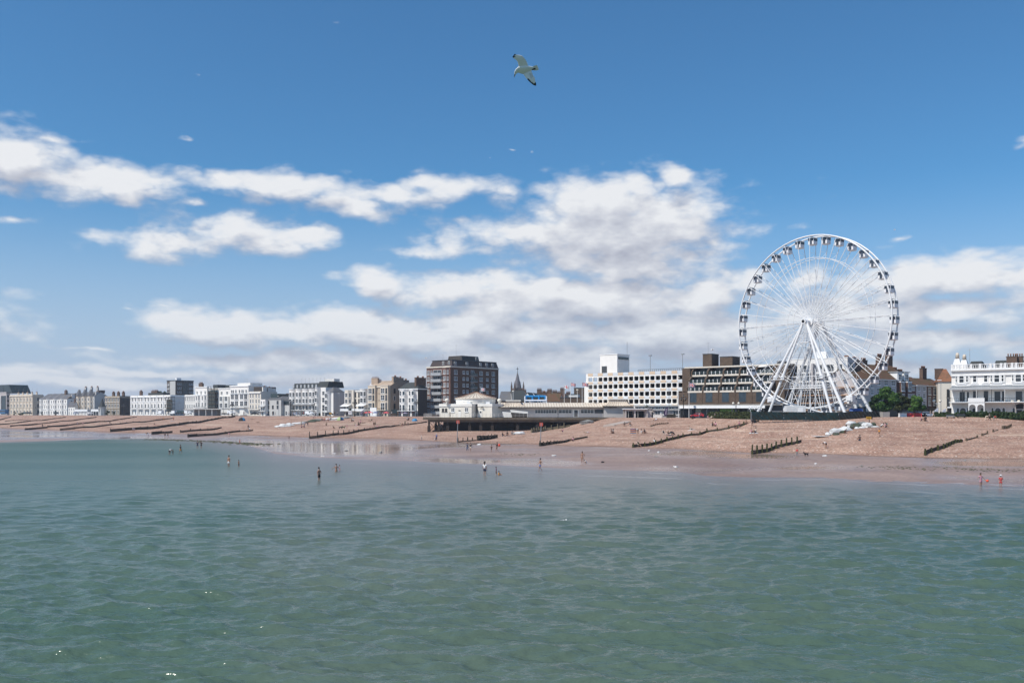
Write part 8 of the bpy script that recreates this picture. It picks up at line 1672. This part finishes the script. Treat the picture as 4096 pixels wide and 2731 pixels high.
# groups on the shingle
ST = [(1205,1702,'stand',30,'cream','cream','person in cream standing at the left of a group by the rock line',1.0),(1206,1710,'sit',20,'pink','black','person sitting in front of the standing group by the rock line',1.1),(1218,1709,'sit',-30,'grey','pink','person sitting at the right of the group by the rock line',1.1),(1231,1706,'stand',-20,'black','navy','person in black standing at the right of the group by the rock line',1.1),
 (1288,1683,'sit',20,'black','black','leftmost of three bathers sitting in a row by the rocks',1.2),(1297,1683,'sit',0,'red','black','middle one of three bathers sitting in a row by the rocks',1.2),(1313,1682,'sit',-20,'pink','red','rightmost of three bathers sitting in a row by the rocks',1.2),(1323,1682,'stand',10,'cream','denim','person standing under the small yellow sign',1.0),
 (1306,1701,'sit',-10,'green','black','lone person sitting on the shingle below the three bathers',1.2),(1407,1685,'sit',30,'green','black','left one of a pair sitting below the bicycle',1.2),(1413,1684,'sit',-10,'white','black','right one of a pair sitting below the bicycle',1.2),(1442,1692,'sit',0,'pink','black','person in pink sitting beside a reclining friend',1.25),(1434,1701,'sit',60,'black','black','dark figure sitting up beside a pale reclining sunbather',1.4),(1425,1702,'recline',80,'cream','pink','pale sunbather reclining left of the dark sitting figure',1.2),(1452,1692,'lie',10,None,'black','sunbather lying flat right of the person in pink',1.1),
 (1482,1684,'recline',-70,'green','cream','sunbather reclining below the red parasols',1.2),(1495,1699,'sit',20,'black','black','left one of a pair sitting below the tan mansion',1.15),(1501,1698,'sit',-30,'green','grey','right one of a pair sitting below the tan mansion',1.2),(1629,1680,'sit',10,'white','black','left one of a close couple sitting left of the deck',1.2),(1635,1680,'sit',-30,'black','black','right one of a close couple sitting left of the deck',1.25),
 (1503,1712,'recline',80,'cream','cream','pale sunbather leaning back by the posted groyne',1.1),(1510,1711,'sit',-20,'pink','white','person sitting up right by the posted groyne',1.1),(1601,1704,'sit',40,'cream','cream','leftmost of a party sitting at the landward end of the posted groyne',1.2),(1610,1704,'sit',0,'black','pink','second of the party at the landward end of the posted groyne',1.2),(1620,1703,'stand',180,'green','black','standing member of the party at the end of the posted groyne',1.0),(1632,1702,'sit',-20,'black','cream','rightmost of the party sitting at the end of the posted groyne',1.2),
 (2010,1744,'sit',60,'black','denim','left figure of three sitting in front of the pavilion piles',1.15),(2029,1741,'sit',20,'black','black','middle figure of three sitting in front of the pavilion piles',1.35),(2049,1739,'sit',-10,'grey','white','right figure of three sitting in front of the pavilion piles',1.3),(2251,1727,'sit',-80,'pink','navy','person sitting alone on pale sand right of the bleached groyne',1.15),(2346,1731,'lie',0,'black','cream','sunbather lying flat on pale sand',1.1),(2355,1731,'lie',180,'white','pink','second sunbather lying flat head to head on pale sand',1.0),(2446,1733,'sit',60,'black','black','left one of a pair on camping seats on pale sand',1.25),(2452,1733,'sit',-40,'grey','black','right one of a pair on camping seats on pale sand',1.25),
 (2552,1735,'bend',-70,'white','black','person in white stooping next to the striped windbreak',1.1),(2566,1735,'sit',60,'white','cream','person with a white hat sitting beside the windbreak',1.2),(2577,1734,'sit',40,'black','black','person in black sitting in the folding chair by the windbreak',1.2),(2680,1739,'recline',60,'black','cream','sunbather reclining against the tipped dark umbrella',1.2),(2622,1681,'recline',-60,'white','white','person in white reclining before the beach kiosk fence',1.1),(2498,1703,'sit',-20,'black','cream','left one of two people sitting far apart below the boardwalk',1.1),(2520,1703,'sit',40,'black','white','right one of two people sitting far apart below the boardwalk',1.1),(2765,1719,'recline',80,'cream','black','sunbather propped up above the long right groyne',1.15),(2850,1704,'sit',30,'black','black','left one of a pair sitting below the hedge',1.15),(2862,1704,'sit',-20,'pink','black','right one of a pair sitting below the hedge',1.15),
 (2552,1787,'sit',70,'cream','black','person sitting against the seaward end of the long right groyne',1.1),(2618,1774,'sit',0,'white','black','person in white sitting on the middle of the long right groyne',1.2),(2292,1764,'sit',-60,'pink','black','person sitting on the groyne below the right marker pole',1.1),(2940,1714,'sit',40,'black','black','left figure of three resting against the upper long groyne',1.1),(2950,1713,'recline',-60,'green','black','middle figure of three resting against the upper long groyne',1.1),(2957,1711,'stand',10,'pink','navy','standing figure of the three by the upper long groyne',.9),(2985,1697,'sit',10,None,'black','bare backed person sitting high on the long groyne',1.0),
 (3009,1707,'walk',-70,'black','black','person all in black walking at the top of the long groyne',1.05),(3005,1732,'sit',70,'pink','black','left one of two sunbathers sitting face to face below the green screen',1.1),(3023,1731,'sit',-70,'cream','navy','right one of two sunbathers sitting face to face below the green screen',1.2),(3375,1733,'crouch',50,'black','green','crouching red haired sunbather in dark clothes against the white boulders',1.1),(3439,1763,'sit',-60,'black','denim','lone long haired person in black sitting on the shingle',1.2),(3517,1744,'walk',-60,'orange','black','boy in an orange shirt walking across the shingle',.82),(3523,1710,'crouch',70,'white','black','person in a white shirt bending at the right end of the boulder heap',1.15),(3542,1709,'sit',40,'pink','black','person sitting in the green chair right of the boulders',1.1),(3683,1683,'sit',60,'pink','black','left one of a pair at the top of the shingle before the taxis',1.15),(3702,1684,'sit',-30,'black','black','right one of a pair at the top of the shingle before the taxis',1.3),
 (2772,1675,'lie',0,'black','black','dark sunbather lying at the foot of the beach flagpole',1.2),(2832,1674,'sit',60,'pink','cream','left one of two reclining at the crest before the hedge',1.1),(2842,1674,'recline',-60,'cream','cream','right one of two reclining at the crest before the hedge',1.1),
 (655,1678,'sit',10,'orange','red','person in orange sitting by the groyne below the vans',1.1),(695,1682,'stand',0,'red','navy','person in red standing beside a blue beach pitch',1.0),(993,1718,'stand',20,'black','grey','adult standing beside a person seated in white on the left shingle',1.05),(998,1719,'sit',-40,'white','white','person in white seated beside a standing adult on the left shingle',1.1),(440,1692,'sit',0,'black','black','lone dark figure sitting between two left groynes',1.1),(1010,1677,'lie',5,None,'navy','sunbather lying flat below the grey flank house',1.1),(1030,1690,'lie',-5,'green','green','sunbather lying lower down below the grey flank house',1.1),(1255,1671,'recline',-40,'pink','black','sunbather near the crest before the bow fronted terrace',1.1),(735,1702,'lie',8,None,'pink','pale sunbather lying beside the heavy groyne',1.1),
 (310,1703,'walk',30,'lilac','grey','left figure of a pair standing on the far left shingle',1.0),(332,1703,'stand',-20,'pink','grey','right figure of a pair standing on the far left shingle',1.0),(620,1700,'recline',60,'black','pink','sunbather between the two longest left groynes',1.1)]
for (px, py, kd, rz, t, bt, lab, s) in ST:
    pp(px, py, kd, rz, t, bt, lab, s, skin=SKIN2 if (px*7) % 3 == 0 else SKIN, hair='longhair' if (px*5) % 4 == 0 else 'hair', hm=HAIRB if (px*3) % 5 == 0 else HAIRD, group=S_I)
# towels
for px, py, m, lab in ((2680,1740,C_NAVY,'dark blue towel under the reclining sunbather by the umbrella'),(2765,1720,C_WHT,'white towel under the propped up sunbather'),(1425,1703,C_WHT,'pale towel under the reclining sunbather beside the dark figure'),(690,1684,C_BLUE,'blue beach mat beside the person in red'),(2030,1743,C_NAVY,'dark blanket under the three by the pavilion piles'),(3014,1732,C_WHT,'white towel between the two face to face sunbathers')):
    p = hit(px, py); q = MB()
    X = np.zeros((5,8,3)); 
    for j in range(5):
        for i in range(8): x, y = p.x-1.0+2.0*i/7, p.y-.5+1.0*j/4; X[j,i] = (x, y, float(prof(CX+F*x/y, y))+.06+.02*math.sin(i*2.1+j))
    tag(link('towel', gridmesh('towel', X, m)), lab, 'towel')
# promenade strollers
q0 = [(1155,'white','denim','left of the leftmost ornate lamp of the bow terrace'),(1170,'cream','black','right of the leftmost ornate lamp of the bow terrace'),(1180,'white','white','below the second rounded bow'),(1192,'grey','black','below the third rounded bow'),(1206,'black','cream','in front of the rounded bows right end'),(1215,'red','grey','by the white van before the bow terrace'),(1262,'white','navy','right of the white van before the bow terrace'),(1290,'green','black','before the bow end house'),(1338,'black','black','at the foot of the lilac flank wall'),(1350,'white','denim','beside the slim street light by the lilac wall'),(1378,'black','black','left of the poster board under the white canopy'),(1387,'navy','black','close to the poster board on its left'),(1412,'white','cream','between the poster board and the ornate lamp'),(1455,'black','grey','under the leaning purple banner'),(1471,'white','white','between the two left red parasols'),(1490,'pink','white','between red and blue parasols'),(1513,'black','cream','right of the blue parasol'),(1530,'white','white','left of the lone red parasol'),(1558,'black','denim','right of the lone red parasol'),(1567,'white','black','left of the dark notice board'),(1592,'cream','black','right of the dark notice board'),(1612,'black','black','left of the grey parasol'),(1634,'grey','black','in front of the white corner house shop'),(1648,'black','grey','near the right shop front of the white corner house'),(1604,'purple','navy','before the corner of the tan mansion'),(826,'black','cream','under the long shelter roof'),(915,'navy','black','left of the ornate lamp by the shelter'),(975,'black','navy','before the big white hotel'),(1042,'grey','black','before the cream side house'),(1090,'black','black','before the grey flank house'),(1070,'white','navy','beside the black arched door of the flank house'),(1102,'white','grey','below the slim street light by the flank house'),(735,'navy','black','between the dark van and the shelter')]
for i, (px, t, bt, where) in enumerate(q0):
    D = DL(px, -18); z = max(ZP, float(prof(px, D))); person((U(px)*D, D, z+.35), 'walk' if i % 2 else 'stand', (i*67) % 360, t, bt, f'person in {t} top {where}', 1.05, long_=i % 3 == 0, hair='longhair' if i % 4 == 1 else 'hair', group='strollers on the promenade')
for px, t, bt, D, lab in ((2797,'white','denim',283,'person in white walking by the red car'),(2860,'grey','black',262,'person in grey walking before the hedge left half'),(2873,'blue','navy',262,'person in blue before the hedge'),(2883,'white','cream',262,'person in white before the hedge'),(2896,'green','black',262,'child in green before the hedge'),(2975,'lilac','black',248,'person with a rucksack before the hedge right end'),(3943,'cream','cream',216,'person in cream stooping before the villa hedge'),(3975,'red','grey',215,'person in red stooping before the villa hedge'),(3958,'grey','black',216,'person in grey between two others before the villa hedge'),(3733,'white','cream',228,'person in white at the left end of the villa hedge'),(3722,'grey','grey',230,'person in grey beside the silver car')):
    person((U(px)*D, D, float(prof(px, D))), 'bend' if 'stooping' in lab else 'walk', 70, t, bt, lab, 1.0 if 'child' not in lab else .7, long_=True, group='strollers by the hedges')
p_ = P(1800, 1668, PD+1.2); person((p_.x, p_.y, dz), 'arms', 150, 'black', 'black', 'dark figure leaning on the pavilion deck railing', 1.05, skin=SKIN2, long_=True)
# ---------------------------------------------------------------- gulls
def gull_flying(c, s=1.0):
    """big gull banking overhead, built in metres about its breast"""
    GW = mat('gull_white', (.86,.85,.82), .7, var=.05, scale=3); GB = mat('gull_black', (.02,.02,.02), .7); GY = mat('gull_bill', (.30,.22,.08), .5)
    pv_ = Vector((1165,800)); k = 1/9.8*36/3600*s
    def W(x, y, d=0.): return ((x-pv_.x)*k, d+(y-pv_.y)*k*1.35, -(y-pv_.y)*k)
    # body: loft along a curved spine
    sp_ = [(750,985,4),(775,920,16),(800,870,52),(850,820,66),(920,790,84),(1000,795,100),(1100,800,112),(1200,790,108),(1300,770,88),(1400,758,64),(1480,755,42),(1540,750,26)]
    V = []; n = 14
    for i, (x, y, r) in enumerate(sp_):
        a = Vector(sp_[max(0,i-1)][:2]); b_ = Vector(sp_[min(len(sp_)-1,i+1)][:2]); t = (b_-a).normalized(); nn = Vector((-t.y, t.x))
        for j in range(n): an = 2*math.pi*j/n; q = Vector((x,y))+nn*(r*.90*math.cos(an)); V.append(W(q.x, q.y, r*k*math.sin(an)*1.0))
    Fc = [(i*n+j, i*n+(j+1)%n, (i+1)*n+(j+1)%n, (i+1)*n+j) for i in range(len(sp_)-1) for j in range(n)]
    root = tag(empty('flying_gull', c), 'large white gull with black wing tips gliding high in the blue sky', 'gull'); root.scale = (20/36,)*3
    MB().add(V, Fc+[tuple(range(n))[::-1]], 0, True).build('body', GW, root)
    # the bill
    MB().add([W(762,905,.03),(W(800,925,.03)),W(742,1000,0),W(762,905,-.03),W(800,925,-.03),W(735,985,0),W(765,985,0)], [(0,1,2),(3,2,4),(0,2,3),(0,3,4,1),(1,4,2)], 0).build('bill', GY, root)
    for d in (-.052,.052): MB().ball(W(790,872,d), .012, 8).build('eye', GB, root)
    def wing(lead, trail, depths, tipn, name, sect=10):
        """lead/trail: outlines root->tip ; cambered thin wing with thickness"""
        m = len(lead); V = []; 
        for i in range(m):
            l, t = Vector(lead[i]), Vector(trail[i]); d = depths[i]
            for j in range(sect+1):
                f = j/sect; q = l.lerp(t, f); th_ = .020*(1-i/m*.75)*math.sin(math.pi*min(1,f*1.0+.12))**.8*(1-f*.8)+.002; cam_ = .022*math.sin(math.pi*f)*(1-i/m*.5)
                V.append((W(q.x,q.y,d-cam_-th_), W(q.x,q.y,d-cam_+th_)))
        vs = [v[0] for v in V]+[v[1] for v in V]; N_ = len(V); Fc = []; mi = []
        for i in range(m-1):
            for j in range(sect):
                a = i*(sect+1)+j; b_ = a+sect+1; tip = 1 if (i >= tipn[0] and j < tipn[1](i)) or (i >= m-2) else 0
                Fc.append((a,b_,b_+1,a+1)); mi.append(tip); Fc.append((N_+a,N_+a+1,N_+b_+1,N_+b_)); mi.append(tip)
            a = i*(sect+1); b_ = a+sect+1; Fc.append((a,N_+a,N_+b_,b_)); mi.append(1 if i >= tipn[0] else 0); a += sect; b_ += sect; Fc.append((a,b_,N_+b_,N_+a)); mi.append(0)
        q = MB(); q.v = vs; q.f = Fc; q.mi = mi; q.sm = [True]*len(Fc); q.build('wing', [GW, GB], root)
    wing([(935,720),(905,620),(870,560),(800,515),(745,490),(715,468),(695,448),(688,436)], [(1310,700),(1275,640),(1215,545),(1130,470),(1050,415),(960,400),(830,383),(775,362)], [.0,.01,.02,.03,.05,.07,.08,.09], (5, lambda i: 4 if i == 5 else 7), 'far')
    wing([(1110,905),(1150,960),(1205,1040),(1260,1095),(1330,1165),(1410,1225),(1500,1285),(1595,1318)], [(1420,820),(1455,880),(1480,960),(1530,1030),(1565,1085),(1578,1170),(1600,1210),(1628,1300)], [-.02,-.10,-.18,-.26,-.33,-.38,-.42,-.45], (3, lambda i: (1,1,2,2,3,5,7)[min(6,i-1)]), 'near')
    q = MB().add([W(1480,700,-.02),W(1640,675,-.03),W(1690,740,-.02),W(1712,785,0),W(1590,800,.03),W(1480,790,.02),W(1480,700,.02),W(1640,675,.01),W(1690,740,.02),W(1712,785,.03),W(1590,800,.05),W(1480,790,.05)], [(0,5,4,3,2,1),(6,7,8,9,10,11)]+[(i,(i+1)%6,6+(i+1)%6,6+i) for i in range(6)]); q.build('tail', GW, root)
    MB().add([W(1440,800,-.06),W(1530,758,-.05),W(1600,768,-.04),W(1580,792,-.04),W(1460,812,-.05)], [(0,1,2,3,4)]).build('foot', GB, root)
    # flight feathers: fine ribs on the near wing
    q = MB()
    for i in range(9):
        f = i/8; a = Vector((1335,945)).lerp(Vector((1460,1205)), f); b_ = Vector((1450,945)).lerp(Vector((1590,1205)), f); q.tube(W(a.x,a.y,-.24-.14*f), W(b_.x,b_.y,-.22-.16*f), .006, .003, 4)
    q.build('flight_feather', mat('feather_grey', (.35,.33,.33)), root)
gull_flying(P(2098.9, 281.6, 20))
def small_gull(loc, label, flying=True, rz=0., s=1.0):
    GW = mat('gull_white', (.74,.73,.71)); r = tag(empty('gull', loc, rz), label, 'gull'); r.scale = (s,s,s)
    MB().ball((0,0,0),.12,8,0,(2.2,.9,.9)).ball((.27,0,.06),.08,8).build('body', GW, r); MB().tube((.33,0,.06),(.42,0,.04),.02,.008,5).build('bill', mat('gull_bill', (.30,.22,.08)), r)
    g_ = mat('gull_grey', (.30,.31,.33), .7)
    if flying:
        for sgn in (-1,1): MB().add([(.12,sgn*.05,.03),(.15,sgn*.35,.16),(-.02,sgn*.7,.08),(-.10,sgn*.35,.14),(-.12,sgn*.05,.02)],[(0,1,2,3,4)] if sgn > 0 else [(4,3,2,1,0)]).build('wing', GW, r)
    else:
        MB().ball((-.06,0,.03),.11,8,0,(2.1,1.0,.7)).build('wing', g_, r)
        for y in (-.04,.04): MB().tube((0,y,-.1),(0,y,-.26),.012,.01,5).build('leg', mat('gull_bill', (.30,.22,.08)), r)
small_gull(P(1703,1432,300), 'tiny white gull flying left of the brick apartment tower', s=1.4); small_gull(P(2848,1399,260), 'tiny white gull flying over the brown apartments roof', s=1.5, rz=.5); small_gull(P(3578,919,180), 'tiny white speck of a gull high above right of the wheel', s=.6)
p = hit(2705,1876); small_gull(p+Vector((0,0,.34)), 'gull standing on the wet sand', False, 2.8, 1.3)
p = hit(2411,1850); rock(2411, 1850, .22, C_BLK, 'small dark stone on the wet sand right of the crouching child', (1,1,1.2), None, 'stone', 'stone')
for i, (px, py, s) in enumerate(((1385,1803,.3),(1337,1814,.3),(1292,1826,.3),(1521,1810,.35),(2596,1803,.25),(2633,1809,.25),(2625,1827,.3),(1916,1779,.4),(2216,1823,.3),(3860,1842,.2),(3298,1824,.3),(3262,1855,.2),(3447,1864,.2))):
    rock(px, py, s, RW if i % 3 else RG, ['pale','white','grey'][i % 3]+' stone on the wet sand, '+['near the left reflections','below the tall posted groyne','lowest by the left reflections','dark one among the reflections','above the sand pool at centre','left of the pool at centre','right of the pool at centre','just below the left marker pole','right of the left marker pole','in the right hand pool','beside the black dog','below the black dog','alone between dog and right pool'][i], (1.3,1,.6), 'scattered stones on the wet sand', 'stone', 'stone')
small_gull(Vector((U(2252)*252.,0,0))*0+Vector((U(2252)*(HC*F/(2089-HZ)), HC*F/(2089-HZ), .12)), 'white gull floating on the open water', False, .3, 1.0)

# ---------------------------------------------------------------- sea air
hz_ = MB().box(-1700,1700,-930,1500,-12,70).build('haze', BLACK); hm_ = bpy.data.materials.new('sea_haze'); hm_.use_nodes = True; ht = hm_.node_tree; ht.nodes.remove(ht.nodes['Principled BSDF'])
pvn = ht.nodes.new('ShaderNodeVolumePrincipled'); pvn.inputs['Density'].default_value = .00016; pvn.inputs['Color'].default_value = (.80,.87,1,1); pvn.inputs['Anisotropy'].default_value = .3
ht.links.new(pvn.outputs[0], ht.nodes['Material Output'].inputs['Volume']); hz_.data.materials.clear(); hz_.data.materials.append(hm_); tag(hz_, kind='stuff')
sc.cycles.volume_bounces = 0
